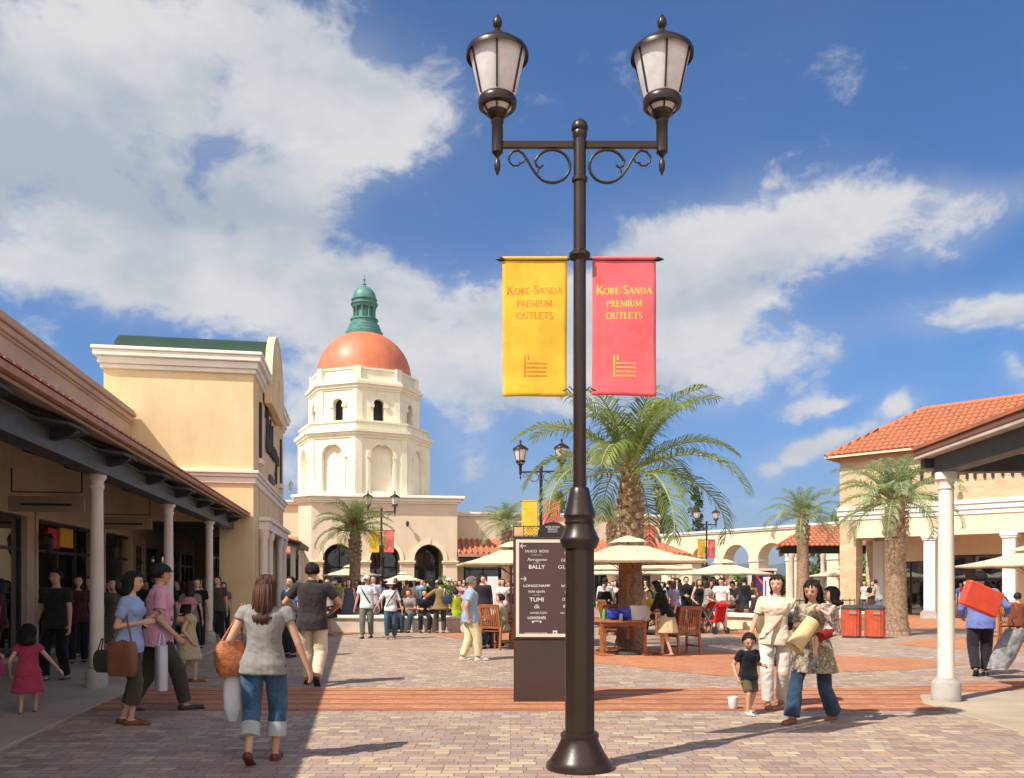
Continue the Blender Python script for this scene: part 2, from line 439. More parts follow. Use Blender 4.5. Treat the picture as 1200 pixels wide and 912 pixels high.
# ================================================================== ground
M_conc = mat('walkway concrete', (.44, .36, .27), .85, .12, 1.2, .4, 60, stain=.25)
M_pave = paver_mat('mixed plaza pavers', [(0, (.33, .225, .185)), (.16, (.44, .30, .235)), (.34, (.42, .32, .27)), (.5, (.54, .395, .29)), (.64, (.37, .27, .235)), (.8, (.60, .46, .30)), (.92, (.48, .315, .235)), (1, (.66, .55, .38))], bw=.22, rh=.11)
M_band = paver_mat('terracotta pavers', [(0, (.50, .19, .09)), (.4, (.57, .235, .12)), (.75, (.62, .275, .14)), (1, (.52, .24, .15))], bw=.22, rh=.11, rows=.44, mcol=(.3, .14, .08))
M_band2 = paver_mat('terracotta pavers plain', [(0, (.50, .19, .09)), (.4, (.57, .24, .12)), (.75, (.62, .28, .14)), (1, (.50, .24, .15))], bw=.22, rh=.11, mcol=(.3, .14, .08))
M_land = mat('far land', (.14, .17, .07), .95, .3, .02)

def sheet(name, pts, z, m, parent=None):
    mb = MB(); n = len(pts)
    mb.add([(x, y, z) for x, y in pts], [tuple(range(n))])
    return tag(mb.build(name, m, parent, recalc=False), kind='structure')

sheet('ground', [(-6000, -6000), (6000, -6000), (6000, 9000), (-6000, 9000)], -.06, M_land)
sheet('plaza_paving', [(-40, -30), (60, -30), (60, 80), (-40, 80)], 0, M_pave)
U = Vector((-0.1763, 0.9843)); N = Vector((0.9843, 0.1763)); TH = math.radians(10.155)
def L(lx, ly): return (N.x * lx + U.x * ly, N.y * lx + U.y * ly)
# terracotta band right across the plaza, and the star-and-ring pattern behind it
sheet('terracotta_band', [(-5.2, 10.12), (5.35, 10.12), (5.85, 11.35), (9.5, 13.4), (9.5, 13.9), (5.3, 12.3), (-5.2, 12.3)], .004, M_band)
def gsheet(name, px, z=.004, m=None): return sheet(name, [G(a, b) for a, b in px], z, m or M_band2)
gsheet('terracotta_paving', [(600, 771), (660, 767), (760, 758), (817, 762), (900, 765), (987, 769), (1060, 771), (1140, 779), (1060, 785), (988, 788), (920, 792), (851, 793), (780, 786), (720, 779), (650, 776)])
gsheet('terracotta_paving', [(1043, 755), (1085, 749), (1200, 744), (1300, 746), (1300, 768), (1200, 764), (1120, 761)])
gsheet('terracotta_paving', [(372, 746), (384, 731.5), (470, 731.5), (560, 734), (640, 738), (640, 752), (541, 749), (495, 741), (440, 741)])
gsheet('terracotta_paving', [(815, 742), (812, 733), (900, 733), (1000, 735), (1000, 743), (930, 747), (870, 745)])
gsheet('terracotta_paving', [(1060, 737), (1064, 722), (1300, 719), (1300, 735), (1120, 739)])
# covered walkways: raised slabs
mb = MB(); mb.prism([L(-7.0, -6), L(-3.17, -6), L(-3.17, 26.0), L(-3.6, 26.1), L(-3.6, 36.5), L(-7.0, 36.5)], -.02, .03)
tag(mb.build('walkway', M_conc, bevel=.01), kind='structure')
mb = MB(); mb.prism([(5.02, -6), (5.18, 10.75), (5.5, 11.5), (9.4, 12.6), (12, 12.6), (12, -6)], -.02, .012)
tag(mb.build('walkway', M_conc, bevel=.008), kind='structure')

# ================================================================== materials of the buildings
M_tan = mat('tan render', (.55, .41, .30), .85, .09, .9, .3, 90, stain=.3)
M_tandk = mat('warm tan soffit', (.42, .31, .22), .8, .06, .8, .1, 60)
M_yellow = mat('yellow render', (.78, .60, .345), .85, .08, .9, .3, 90, stain=.22)
M_cream = mat('cream render', (.78, .65, .46), .85, .08, .8, .3, 90, stain=.22)
M_ivory = mat('ivory tower render', (.83, .77, .61), .8, .07, .7, .3, 80, stain=.3)
M_beige = mat('beige render', (.64, .52, .39), .85, .06, .6, .2, 80, stain=.14)
M_peach = mat('peach render', (.72, .55, .39), .85, .06, .6, .2, 80, stain=.14)
M_white = mat('white trim paint', (.80, .76, .68), .55, .05, 1.5, .1, 60, stain=.12)
M_colm = mat('warm white column paint', (.72, .63, .55), .45, .05, 1.5, .1, 60, stain=.08)
M_stone = mat('grey plinth stone', (.40, .38, .35), .8, .12, 6, .3, 70)
M_steel = mat('slate painted steel', (.055, .062, .065), .45, .15, 3)
M_dark = mat('dark framing', (.02, .018, .017), .5, .2, 4)
M_terra = mat('terracotta roof tile', (.50, .215, .12), .75, .26, 4.5, .3, 50, hue='c4704a')
M_terra2 = mat('terracotta eave trim', (.44, .23, .15), .7, .15, 3, .2, 50)
M_green = mat('green metal roof', (.022, .052, .026), .5, .1, 1.2, stretch=(1, 1, 1))
M_patina = mat('green patina copper', (.085, .235, .215), .5, .2, 2.5, .1, 40, stain=.3)
M_dome = mat('orange copper dome', (.62, .18, .08), .5, .14, .55, .08, 20, stain=.5, spec=.6)
M_glass = see_glass_mat('shop glass')
M_darkglass = glass_mat('dark shop glass')
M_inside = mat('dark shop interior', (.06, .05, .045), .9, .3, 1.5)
M_floorin = mat('shop floor', (.16, .13, .11), .6, .2, 2)
M_brickc = paver_mat('cream split-face brick', [(0, (.56, .40, .24)), (.4, (.66, .50, .31)), (.7, (.60, .44, .28)), (1, (.74, .59, .38))], bw=.42, rh=.14, mortar=.008, mcol=(.52, .40, .27), blotch=.08)
# the brick texture of walls has to run up the wall: swap axes
for nn_ in M_brickc.node_tree.nodes:
    if nn_.type == 'MAPPING' and abs(nn_.inputs['Rotation'].default_value[2]) < 1e-6: nn_.inputs['Rotation'].default_value = (PI / 2, 0, 0)

def cornice(mb, x0, x1, y0, y1, z, steps, sides='xXyY'):
    """stepped moulding round a box footprint; steps = (height, overhang)"""
    for h, o in steps:
        mb.box(x0 - o, x1 + o, y0 - o, y1 + o, z, z + h); z += h
    return z

# ================================================================== long arcade building at left
b = root('arcade_shop_building', 'long tan shop building at left with a parapet and a covered walkway on round columns', 'building', (0, 0, 0), TH)
WX = -6.4
Y0, Y1 = -6.0, 25.86
mb = MB()
rotw = Matrix.Rotation(PI / 2, 4, 'Z')     # wall built along x, turned to run along y
ops = []; y = -4.6
while y < 24.5:
    ops.append((y, y + 4.05, .03 if True else .4, 2.72, 0)); y += 4.65
mb.M = Matrix.Translation((0, 0, 0)) @ rotw
# wall(x along building, y -> -x)
mb.wall(Y0, Y1, 0, 6.05, -WX, -WX + .25, [(a, c, .12, 2.82, 0) for a, c, _, _, _ in ops])
mb.M = None
mb.box(-14, -6.652, Y0, Y1 - .01, 5.4, 5.6)                       # flat roof
mb.box(-14, -13.8, Y0, Y1 - .01, 0, 5.4); mb.box(-13.8, -6.652, Y0, Y0 + .2, 0, 5.4)
mb.build('wall', M_tan, b)
mb = MB(); mb.box(-13.78, -6.66, Y0 + .21, Y1 - .02, .035, .05); mb.build('shop_floor', M_floorin, b)
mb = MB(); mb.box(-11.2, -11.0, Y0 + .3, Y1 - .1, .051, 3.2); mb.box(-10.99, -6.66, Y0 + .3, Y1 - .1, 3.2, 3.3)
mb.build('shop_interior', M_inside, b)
mb = MB(); z = 6.052
for x_, w_, h_ in ((-6.46, .40, .10), (-6.50, .46, .16), (-6.56, .56, .10)):
    pass
mb.box(-6.70, -6.35, Y0, Y1 - .012, 6.02, 6.08); mb.box(-6.70, -6.31, Y0, Y1 - .012, 6.082, 6.22); mb.box(-6.70, -6.25, Y0, Y1 - .012, 6.222, 6.34); mb.box(-6.70, -6.29, Y0, Y1 - .012, 6.342, 6.42)
mb.build('cornice', M_tan, b, bevel=.02)
# canopy roof: slab rising from the eave to the wall, tile edge, soffit, rafters, beam
mb = MB(); mb.xprism([(0, 0)] * 0 or [(0, 0), (1, 0), (1, 1)], 0, 0) if False else None
roof = MB(); roof.yprism([(-3.18, 3.44), (-6.38, 4.42), (-6.38, 4.50), (-3.18, 3.53)], Y0, Y1 - .02); roof.build('roof', M_terra, b)
edge = MB()
yy = Y0
while yy < Y1 - .15:
    rs = []
    for k in range(7):
        a = PI * k / 6
        rs.append((yy + .11 - .11 * math.cos(a), 3.525 + .03 * math.sin(a)))
    vs = [(-3.12, p[0], p[1]) for p in rs] + [(-6.3, p[0], p[1] + .98) for p in rs]
    edge.add(vs, [(i, i + 1, i + 8, i + 7) for i in range(6)] + [tuple(range(7))])
    yy += .22
edge.build('roof_tiles', M_terra, b)
mb = MB(); mb.box(-3.21, -3.13, Y0, Y1 - .03, 3.44, 3.52); mb.build('fascia', M_terra2, b, bevel=.008)
mb = MB(); mb.yprism([(-3.22, 3.40), (-3.22, 3.438), (-3.62, 3.56), (-3.62, 3.52)], Y0, Y1 - .05); mb.build('eave_board', M_tandk, b)
mb = MB(); mb.yprism([(-3.625, 3.52), (-3.625, 3.56), (-6.36, 4.36), (-6.36, 4.32)], Y0, Y1 - .05); mb.build('soffit', mat('dark stained boards', (.15, .105, .075), .7), b)
mb = MB(); mb.box(-3.80, -3.58, Y0, Y1 - .06, 3.08, 3.36)
mb.box(-3.84, -3.54, Y0, Y1 - .06, 3.345, 3.375); mb.box(-3.84, -3.54, Y0, Y1 - .06, 3.062, 3.083)
mb.build('beam', M_steel, b, bevel=.004)
yy = Y0 + .6
ri = 0
while yy < Y1 - .2:
    mb = MB(); mb.xprism([(yy - .07, 0), (yy + .07, 0), (yy + .07, 1), (yy - .07, 1)], 0, 1) if False else None
    prof = [(-3.28, 3.31), (-3.28, 3.37), (-3.4, 3.405), (-6.37, 4.31), (-6.37, 4.05), (-3.8, 3.25), (-3.55, 3.20), (-3.36, 3.25)]
    mb.yprism(prof, yy - .06, yy + .06)
    mb.prism([(-3.58, yy - .75), (-3.27, yy - .35), (-3.25, yy), (-3.27, yy + .35), (-3.58, yy + .75)], 3.33, 3.372)
    mb.build('rafter', M_dark, b, bevel=.006)
    yy += 2.325; ri += 1
mb = MB()
for yc in [-.9 + 4.65 * k for k in range(-1, 6)]:
    pass
colprof = [(.165, 0), (.165, .26), (.15, .29), (.098, .32), (.094, .6), (.092, 1.6), (.084, 2.84), (.09, 2.86), (.104, 2.88), (.104, 2.90), (.09, 2.92), (.09, 2.96), (.115, 3.0), (.13, 3.01), (.13, 3.06)]
for yc in [13.05 + 4.65 * k for k in range(-4, 3)]:
    c_ = MB(); c_.lathe(colprof[3:], -3.69, yc, 32); c = c_.build('column', M_colm, b, smooth=35)
    c_ = MB(); c_.lathe([(.155, .03), (.155, .25), (.14, .275), (.10, .31)], -3.69, yc, 32); c_.build('plinth', M_stone, c, smooth=35)
    c_ = MB(); c_.box(-3.79, -3.59, yc - .1, yc + .1, 3.055, 3.09); c_.build('cap_plate', M_steel, c)
# shop windows: frame, glass, fittings
for (a, c, _, _, _) in ops:
    w = MB(); t_ = .06
    for q in (a, (a + c) / 2 - .6, (a + c) / 2 + .6, c - t_): w.box(WX - .16, WX - .08, q, q + t_, .13, 2.81)
    for z in (.12, 2.15, 2.75): w.box(WX - .155, WX - .085, a + .005, c - .005, z, z + .06)
    f = w.build('window_frame', M_dark, b)
    w = MB(); w.box(WX - .125, WX - .118, a + .01, c - .01, .16, 2.78); w.build('pane', M_glass, f)
    w = MB(); w.box(WX + .003, WX + .03, a - .12, a, .1, 2.9); w.box(WX + .003, WX + .03, c, c + .12, .1, 2.9); w.box(WX + .003, WX + .035, a - .12, c + .12, 2.82, 2.94); w.build('window_surround', M_tan, f, bevel=.005)
# wall lanterns and frame signs hanging in the walkway
for yc in (9.35, 14.0, 18.65, 23.3):
    w = MB(); w.bar((WX + .01, yc, 2.45), (WX + .22, yc, 2.5), .03, .03); w.lathe([(.02, 2.52), (.09, 2.42), (.085, 2.4), (.06, 2.14), (.03, 2.1), (.01, 2.04)], WX + .24, yc, 8)
    w.build('wall_lantern', M_dark, b)
for yc, s_ in ((15.6, 1), (20.4, 1), (11.2, 1)):
    w = MB()
    for x_ in (-5.75, -4.65): w.bar((x_, yc, 3.45), (x_, yc, 3.05), .02, .02)
    w.bar((-5.75, yc, 3.05), (-4.65, yc, 3.05), .02, .02)
    f = w.build('sign_hanger', M_dark, b)
    w = MB(); w.box(-5.8, -4.6, yc - .03, yc + .03, 2.72, 2.98); w.build('sign_board', M_tandk, f, bevel=.01)
    w = MB(); w.box(-5.6, -4.8, yc - .036, yc - .031, 2.82, 2.86); w.build('lettering', M_dark, f)

# ================================================================== yellow corner shop
b = root('yellow_shop_building', 'yellow two-storey shop with white cornices and a green barrel roof', 'building', (*L(-3.05, 25.93), 0), TH)
# local: x from -4.1 (left) .. 0 (street face), y 0..10
W_ = -4.1; D_ = 10.0
mb = MB()
mb.wall(W_, 0, 0, 7.75, 0, .25, [(-3.38, -.95, 0, 3.3, 0)])      # near face, the covered walk runs on through it
mb.box(W_, W_ + .25, .25, D_ - .25, 0, 7.75)
mb.wall(W_, 0, 0, 7.75, D_ - .25, D_, [(-3.0, -1.35, 1.5, 2.55, 0)])
mb.M = rotw
mb.wall(.252, D_ - .252, 0, 7.75, 0, .25, [(1.5, 8.6, .0, 3.15, 0), (1.4, 1.8, 5.35, 7.1, 0), (8.3, 8.7, 5.35, 7.1, 0)])
mb.M = None
mb.box(W_ + .26, -.26, .26, D_ - .26, 7.3, 7.4)
mb.build('wall', M_yellow, b)
mb = MB(); mb.M = rotw; mb.wall(.252, D_ - .252, 0, 3.3, 3.38, 3.5, [(.6, 3.4, .1, 2.6, 0), (3.9, 6.4, .1, 2.6, 0), (6.9, 9.3, .1, 2.6, 0)]); mb.M = None
mb.box(-.948, -.85, .252, D_ - .252, 0, 3.3); mb.build('passage_wall', M_tan, b)
mb = MB()
for k in range(5): mb.box(-3.0 + k * .40, -2.94 + k * .40, D_ - .16, D_ - .10, 1.502, 2.548)
mb.box(-2.998, -1.352, D_ - .155, D_ - .105, 1.98, 2.03); mb.build('passage_end_frame', M_dark, b)
mb = MB(); mb.box(-3.5, -.85, .252, D_ - .252, 3.302, 3.36); mb.build('passage_ceiling', mat('dark stained boards', (.15, .105, .075), .7), b)
for qa, qc in ((.6, 3.4), (3.9, 6.4), (6.9, 9.3)):
    mb = MB(); mb.box(-3.46, -3.44, qa, qc, .1, 2.6); w = mb.build('passage_window', M_darkglass, b)
    mb = MB()
    for f_ in (0, .33, .66, 1): q = qa + (qc - qa - .06) * f_; mb.box(-3.44, -3.39, q, q + .06, .101, 2.599)
    mb.box(-3.435, -3.395, qa + .002, qc - .002, 2.1, 2.16); mb.build('window_frame', M_dark, w)
mb = MB(); mb.box(W_ - .06, .06, -.06, D_ + .06, 4.42, 4.60); mb.box(W_ - .12, .12, -.12, D_ + .12, 4.602, 4.70); mb.box(W_ - .17, .17, -.17, D_ + .17, 4.702, 4.80)
f = mb.build('ledge', M_white, b, bevel=.015)
for q in (1.5, 8.45):
    mb = MB(); mb.box(.002, .07, q, q + .22, 5.42, 7.12); mb.build('tall_shutter', M_dark, b)
mb = MB()
for z0_, z1_, o in ((7.62, 7.75, .08), (7.752, 7.95, .14), (7.952, 8.12, .24), (8.122, 8.22, .28)):
    mb.box(W_ - o, o, -o, D_ + o, z0_, z1_)
mb.build('cornice', M_white, b, bevel=.015)
# the barrel roof with its round gable on the street side
YC = 4.6; RR = 2.05; ZC = 8.22
roof = MB(); n = 28; rs = []
for xx in (W_ - .55, .05):
    rs.append([(xx, YC - RR * math.cos(PI * k / n), ZC - .35 + (RR - .15) * math.sin(PI * k / n)) for k in range(n + 1)])
roof.rings(rs, cap=True, closed=False)
r_ = roof.build('roof', M_green, b, smooth=50)
mb = MB(); pts = [(YC - (RR + .12) * math.cos(PI * k / n), ZC - .35 + (RR + .02) * math.sin(PI * k / n)) for k in range(n + 1)]
mb.xprism([(YC + RR + .12, 7.3)] + [(YC - RR - .12, 7.3)] + pts, .06, .285)
g_ = mb.build('gable', M_yellow, b)
mb = MB(); mb.M = Matrix.Rotation(PI / 2, 4, 'Z') ; mb.archring(YC, ZC - .35, RR + .03, RR + .17, -.30, -.23, k=.93, n=24); mb.archring(YC, ZC - .2, .5, .62, -.31, -.286, k=1, n=20); mb.M = None
mb.build('gable_trim', M_cream, g_, smooth=40)
# dark tall windows with white sills, door surround and pilasters on the street face
for ya, yb in ((1.4, 1.8), (8.3, 8.7)):
    mb = MB(); mb.box(-.14, -.10, ya, yb, 5.35, 7.1); w = mb.build('window', M_darkglass, b)
    mb = MB()
    for q in (ya, (ya + yb) / 2 - .02, yb - .04): mb.box(-.10, -.06, q, q + .04, 5.35, 7.1)
    for z in (5.35, 6.2, 7.06): mb.box(-.098, -.062, ya + .002, yb - .002, z, z + .04)
    mb.build('window_frame', M_dark, w)
    mb = MB(); mb.box(0.002, .12, ya - .12, yb + .12, 5.2, 5.34); mb.build('sill', M_white, w, bevel=.01)
mb = MB(); mb.box(.002, .30, 1.3, 8.8, 3.16, 3.42); mb.box(.002, .38, 1.2, 8.9, 3.422, 3.55); mb.build('lintel', M_white, b, bevel=.015)
for q in (1.45, 3.1, 6.7, 8.35):
    mb = MB(); mb.lathe([(.16, 0), (.16, .2), (.13, .26), (.12, 2.8), (.13, 2.86), (.17, 2.98), (.17, 3.16)], .14, q, 20); mb.build('column', M_colm, b, smooth=35)
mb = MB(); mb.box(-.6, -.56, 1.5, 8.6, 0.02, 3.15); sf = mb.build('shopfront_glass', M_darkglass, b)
mb = MB()
for q in (1.5, 3.2, 4.3, 5.4, 7.1, 8.54): mb.box(-.56, -.50, q, q + .06, .02, 3.14)
mb.box(-.555, -.505, 1.505, 8.595, 2.4, 2.46); mb.build('shopfront_frame', M_dark, sf)
mb = MB(); mb.box(-.6, 0, .3, 1.49, 0.01, 3.14); mb.box(-.6, -.26, .3, 9.7, 3.15, 3.2); mb.build('recess_wall', M_yellow, b)
# handwriting-style fascia sign: looping black strokes with a small lower line
sg = MB()
def script(mb, pts, r, x=.06):
    mb.tube([(x, p[0], p[1]) for p in pts], r, 6)
y0_ = 3.0
script(sg, [(3.0, 5.9), (3.15, 6.5), (3.35, 7.15), (3.5, 7.25), (3.45, 6.8), (3.3, 6.1), (3.35, 5.85), (3.6, 5.95), (3.75, 6.3), (3.6, 6.35), (3.55, 6.0), (3.75, 5.85), (4.0, 6.1), (4.15, 6.9), (4.3, 7.1), (4.3, 6.7), (4.2, 6.0), (4.4, 5.85), (4.6, 6.1), (4.8, 6.8), (4.95, 7.0), (4.9, 6.5), (4.85, 6.0), (5.0, 5.85), (5.2, 6.2), (5.45, 6.35), (5.4, 5.95), (5.5, 5.85), (5.75, 6.3), (6.0, 6.35), (5.9, 5.9), (6.1, 5.9), (6.3, 6.3), (6.5, 6.25), (6.45, 5.4), (6.3, 5.15), (6.2, 5.4), (6.5, 5.8), (6.9, 6.2), (7.2, 6.15), (7.1, 5.9), (7.4, 5.95)], .042)
script(sg, [(2.8, 6.9), (3.2, 7.3), (3.9, 7.2), (4.4, 7.25)], .04)
sg.build('script_lettering', M_dark, b)
mb = MB()
for k in range(7): mb.box(.04, .08, 4.1 + .25 * k, 4.1 + .25 * k + .17, 5.0, 5.22)
mb.build('lettering', M_dark, b)
for q in (9.3,):
    mb = MB(); mb.bar((0, q, 5.3), (.35, q, 5.45), .03, .03); mb.lathe([(.02, 5.62), (.09, 5.5), (.06, 5.25), (.02, 5.2)], .36, q, 8); mb.build('wall_lamp', M_white, b)

# ---- low link wing + little canopy + tower building
b = root('link_wing', 'low peach wing between the yellow shop and the domed tower', 'building', (*L(-2.65, 49.2), 0), TH)
mb = MB(); mb.box(-9, -.76, 1.2, 5.5, 0, 6.0); mb.build('wall', M_peach, b)
mb = MB(); mb.box(-9.1, -.77, 1.05, 5.6, 6.0, 6.12); mb.box(-9.2, -.78, .95, 5.7, 6.122, 6.26); mb.build('coping', M_white, b)
mb = MB(); mb.xprism([(1.19, 4.15), (-1.4, 3.2), (-1.4, 3.1), (1.19, 4.0)], -9, -.78); r_ = mb.build('awning_roof', M_terra, b)
mb = MB(); mb.box(-9, -.78, -1.38, 1.18, 2.85, 3.08); mb.build('awning_frame', M_dark, r_)
mb = MB(); mb.box(-8.9, -.8, 1.08, 1.19, .02, 2.85); mb.build('shopfront', M_darkglass, b)
b = root('side_canopy', 'small dark-edged tiled canopy on a thin post past the yellow shop', 'canopy', (*L(-2.9, 37.2), 0), TH)
mb = MB(); mb.yprism([(-3, 4.2), (-3, 4.28), (.45, 3.28), (.45, 3.2)], 0, 6.5); mb.build('roof', M_terra, b)
mb = MB(); mb.yprism([(-3, 4.0), (-3, 4.19), (.42, 3.19), (.42, 3.06)], .1, 6.4); mb.build('rafters', M_dark, b)
for q in (.6, 5.8):
    mb = MB(); mb.lathe([(.15, 0), (.15, .25), (.11, .3), (.1, 2.85), (.14, 2.95), (.14, 3.1)], .1, q, 16); mb.build('column', M_colm, b, smooth=35)

TB = root('tower_building', 'beige arcaded building under the orange-domed octagonal tower', 'building', (*L(-2.65, 49.2), 0), TH)
FW = 8.24
arcs = [(1.48 - .85, 1.48 + .85, 0, 2.8, .92), (4.11 - .85, 4.11 + .85, 0, 2.8, .92), (6.61 - .85, 6.61 + .85, 0, 2.8, .92)]
mb = MB()
mb.wall(0, FW, 0, 6.05, 0, .6, arcs)
mb.prism([(0, .001), (0, .6), (-.75, 1.4), (-.75, .75)], 0, 6.05)
mb.box(FW - .4, FW, .601, 7.5, 0, 6.05); mb.box(-.75, -.35, 1.401, 7.5, 0, 6.05); mb.box(-.35, FW - .4, 7.2, 7.5, 0, 6.05)
mb.box(-.35, FW - .4, .602, 7.19, 5.6, 5.8)
mb.box(-.34, FW - .41, 3.2, 3.3, 0.01, 5.59)
mb.build('wall', M_beige, TB)
mb = MB()
for o, z0_, z1_ in ((.10, 6.052, 6.16), (.22, 6.162, 6.34), (.42, 6.342, 6.5)):
    mb.prism([(-.0 - o * .4, -o), (FW + o, -o), (FW + o, 7.5 + o), (-.75 - o, 7.5 + o), (-.75 - o, .75 - o * .4)], z0_, z1_)
mb.build('cornice', M_white, TB, bevel=.02)
for (a, c, _, sp_, ri) in arcs:
    mb = MB(); mb.archring((a + c) / 2, sp_, .852, 1.06, -.07, .0, k=ri / .85, n=24); mb.box((a + c) / 2 - .09, (a + c) / 2 + .09, -.11, -.0, sp_ + ri + .02, sp_ + ri + .34)
    ar = mb.build('archivolt', M_cream, TB, smooth=40)
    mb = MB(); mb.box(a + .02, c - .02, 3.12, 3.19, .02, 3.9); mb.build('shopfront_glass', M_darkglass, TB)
    mb = MB()
    for q in (a + .02, (a + c) / 2 - .04, c - .1): mb.box(q, q + .08, 3.06, 3.118, .02, 3.9)
    mb.box(a + .025, c - .025, 3.062, 3.116, 2.4, 2.5); mb.build('shopfront_frame', M_dark, TB)
mb = MB()
for a, c in ((-.0, .63 - .0), (2.33, 3.26), (4.96, 5.76), (7.46, FW)):
    mb.box(a - .05, c + .05, -.09, .62, 2.60, 2.68); mb.box(a - .09, c + .09, -.13, .64, 2.682, 2.78)
mb.build('impost', M_cream, TB, bevel=.012)
for q in (2.8, 5.36):
    mb = MB(); mb.bar((q, 0, 4.85), (q, -.3, 4.95), .04, .04); mb.lathe([(.02, 5.05), (.1, 4.95), (.07, 4.75), (.02, 4.7)], q, -.32, 8); mb.build('wall_lamp', M_dark, TB)

# the octagonal tower (one thing with the building: built as its parts)
TWX, TWY = -9.0, 52.0
TW = root('domed_tower', 'ivory octagonal tower with orange dome and green copper lantern top', 'tower', (TWX, TWY, 0), math.radians(-87 - 22.5 + 90))
# local frame: faces centred on -y direction and every 45 degrees
def face_m(k): return Matrix.Rotation(k * PI / 4, 4, 'Z')
def octp(r, a0=PI / 8): return [(r * math.cos(a0 + k * PI / 4), r * math.sin(a0 + k * PI / 4)) for k in range(8)]
def octring(mb, r, z0, z1): mb.prism(octp(r), z0, z1)
C8 = math.cos(PI / 8); S8 = math.sin(PI / 8)
def drum(name, R_, z0, z1, ops, th, m, back=None):
    mb = MB(); ap = R_ * C8; hw = R_ * S8
    for k in range(8):
        mb.M = face_m(k)
        mb.wall(-hw + .0, hw - .0, z0, z1, -ap, -ap + th, ops)
    mb.M = None
    o = mb.build(name, m, TW)
    return o
d1 = drum('lower_drum', 3.95, 6.4, 9.75, [(-.68, .68, 6.75, 8.75, .66)], .22, M_ivory)
mb = MB(); mb.prism(octp(3.68), 6.45, 9.7); mb.build('recess_wall', M_ivory, d1)
for k in range(8):
    mb = MB(); mb.M = face_m(k); ap = 3.95 * C8; hw = 3.95 * S8
    mb.archring(0, 8.75, .68, .86, -ap - .06, -ap, k=.97, n=18)
    for s_ in (-1, 1):
        mb.box(s_ * .77 - .13, s_ * .77 + .13, -ap - .08, -ap, 8.6, 8.74)
        mb.box(s_ * .77 - .09, s_ * .77 + .09, -ap - .045, -ap, 6.6, 8.6)
        q = s_ * (hw - .18)
        mb.box(q - .17, q + .17, -ap - .05, -ap, 6.42, 9.74)
    mb.box(-.12, .12, -ap - .10, -ap, 9.35, 9.6)
    mb.M = None; mb.build('arch_trim', M_ivory, d1)
mb = MB()
for r_, z0_, z1_ in ((4.02, 9.752, 9.9), (4.12, 9.902, 10.05), (4.24, 10.052, 10.22), (3.9, 10.252, 10.62), (3.98, 10.622, 10.72)): octring(mb, r_, z0_, z1_)
mb.build('lower_cornice', M_ivory, TW)
d2 = drum('upper_drum', 3.3, 10.6, 12.6, [(-.32, .32, 10.85, 11.8, .32)], .3, M_ivory)
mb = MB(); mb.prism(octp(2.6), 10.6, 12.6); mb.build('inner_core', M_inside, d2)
for k in range(8):
    mb = MB(); mb.M = face_m(k); ap = 3.3 * C8; hw = 3.3 * S8
    mb.archring(0, 11.8, .32, .44, -ap - .05, -ap, n=16)
    for s_ in (-1, 1):
        mb.box(s_ * .42 - .14, s_ * .42 + .14, -ap - .08, -ap, 11.62, 11.79)
        q = s_ * (hw - .15); mb.box(q - .14, q + .14, -ap - .06, -ap, 10.73, 12.58)
    mb.box(-.42, .42, -ap - .08, -ap, 10.76, 10.85)
    mb.M = None; mb.build('window_trim', M_ivory, d2)
mb = MB()
for r_, z0_, z1_ in ((3.36, 12.602, 12.72), (3.44, 12.722, 12.9), (3.56, 12.902, 13.05), (3.42, 13.052, 13.2), (3.15, 13.202, 13.8), (3.22, 13.802, 13.92)): octring(mb, r_, z0_, z1_)
for k in range(8):
    a = PI / 8 + k * PI / 4; mb.M = Matrix.Rotation(a, 4, 'Z'); mb.box(2.95, 3.28, -.2, .2, 13.06, 13.94); mb.M = None
mb.build('upper_cornice', M_ivory, TW)
mb = MB(); dz = 13.92; prof = [(2.80, dz), (2.86, dz + .06)]
for k in range(0, 19):
    a = math.radians(k * 4.4); prof.append((2.84 * math.cos(a), dz + .06 + 2.75 * math.sin(a)))
mb.lathe(prof, 0, 0, 64); mb.build('dome', M_dome, TW, smooth=60)
mb = MB(); zb = 16.62
mb.lathe([(1.1, zb - .1), (1.12, zb + .12), (1.0, zb + .2), (1.0, zb + .34), (.92, zb + .4), (.92, zb + .55), (.78, zb + .62), (.78, zb + .78), (.84, zb + .84), (.84, zb + .92), (.6, zb + .96)], 0, 0, 40)
cu = mb.build('cupola', M_patina, TW, smooth=40)
mb = MB(); mb.lathe([(.55, zb + .95), (.52, zb + 1.62)], 0, 0, 24); mb.build('cupola_core', M_patina, cu, smooth=40)
for k in range(10):
    a = k * 2 * PI / 10; mb = MB(); mb.lathe([(.07, zb + .95), (.05, zb + 1.05), (.05, zb + 1.5), (.08, zb + 1.6)], .64 * math.cos(a), .64 * math.sin(a), 8); mb.build('cupola_column', M_patina, cu, smooth=40)
mb = MB(); z = zb + 1.6
prof = [(.68, z), (.74, z + .06), (.74, z + .14), (.82, z + .2), (.82, z + .28), (.7, z + .33), (.7, z + .42), (.78, z + .48), (.78, z + .55)]
for k in range(0, 13):
    a = math.radians(k * 6.6); prof.append((.72 * math.cos(a), z + .56 + .78 * math.sin(a)))
zt = z + .56 + .78
prof += [(.1, zt), (.07, zt + .08), (.12, zt + .14), (.05, zt + .2), (.035, zt + .34), (.09, zt + .42), (.03, zt + .5), (.012, zt + .75)]
mb.lathe(prof, 0, 0, 40); mb.build('cupola_cap', M_patina, cu, smooth=45)

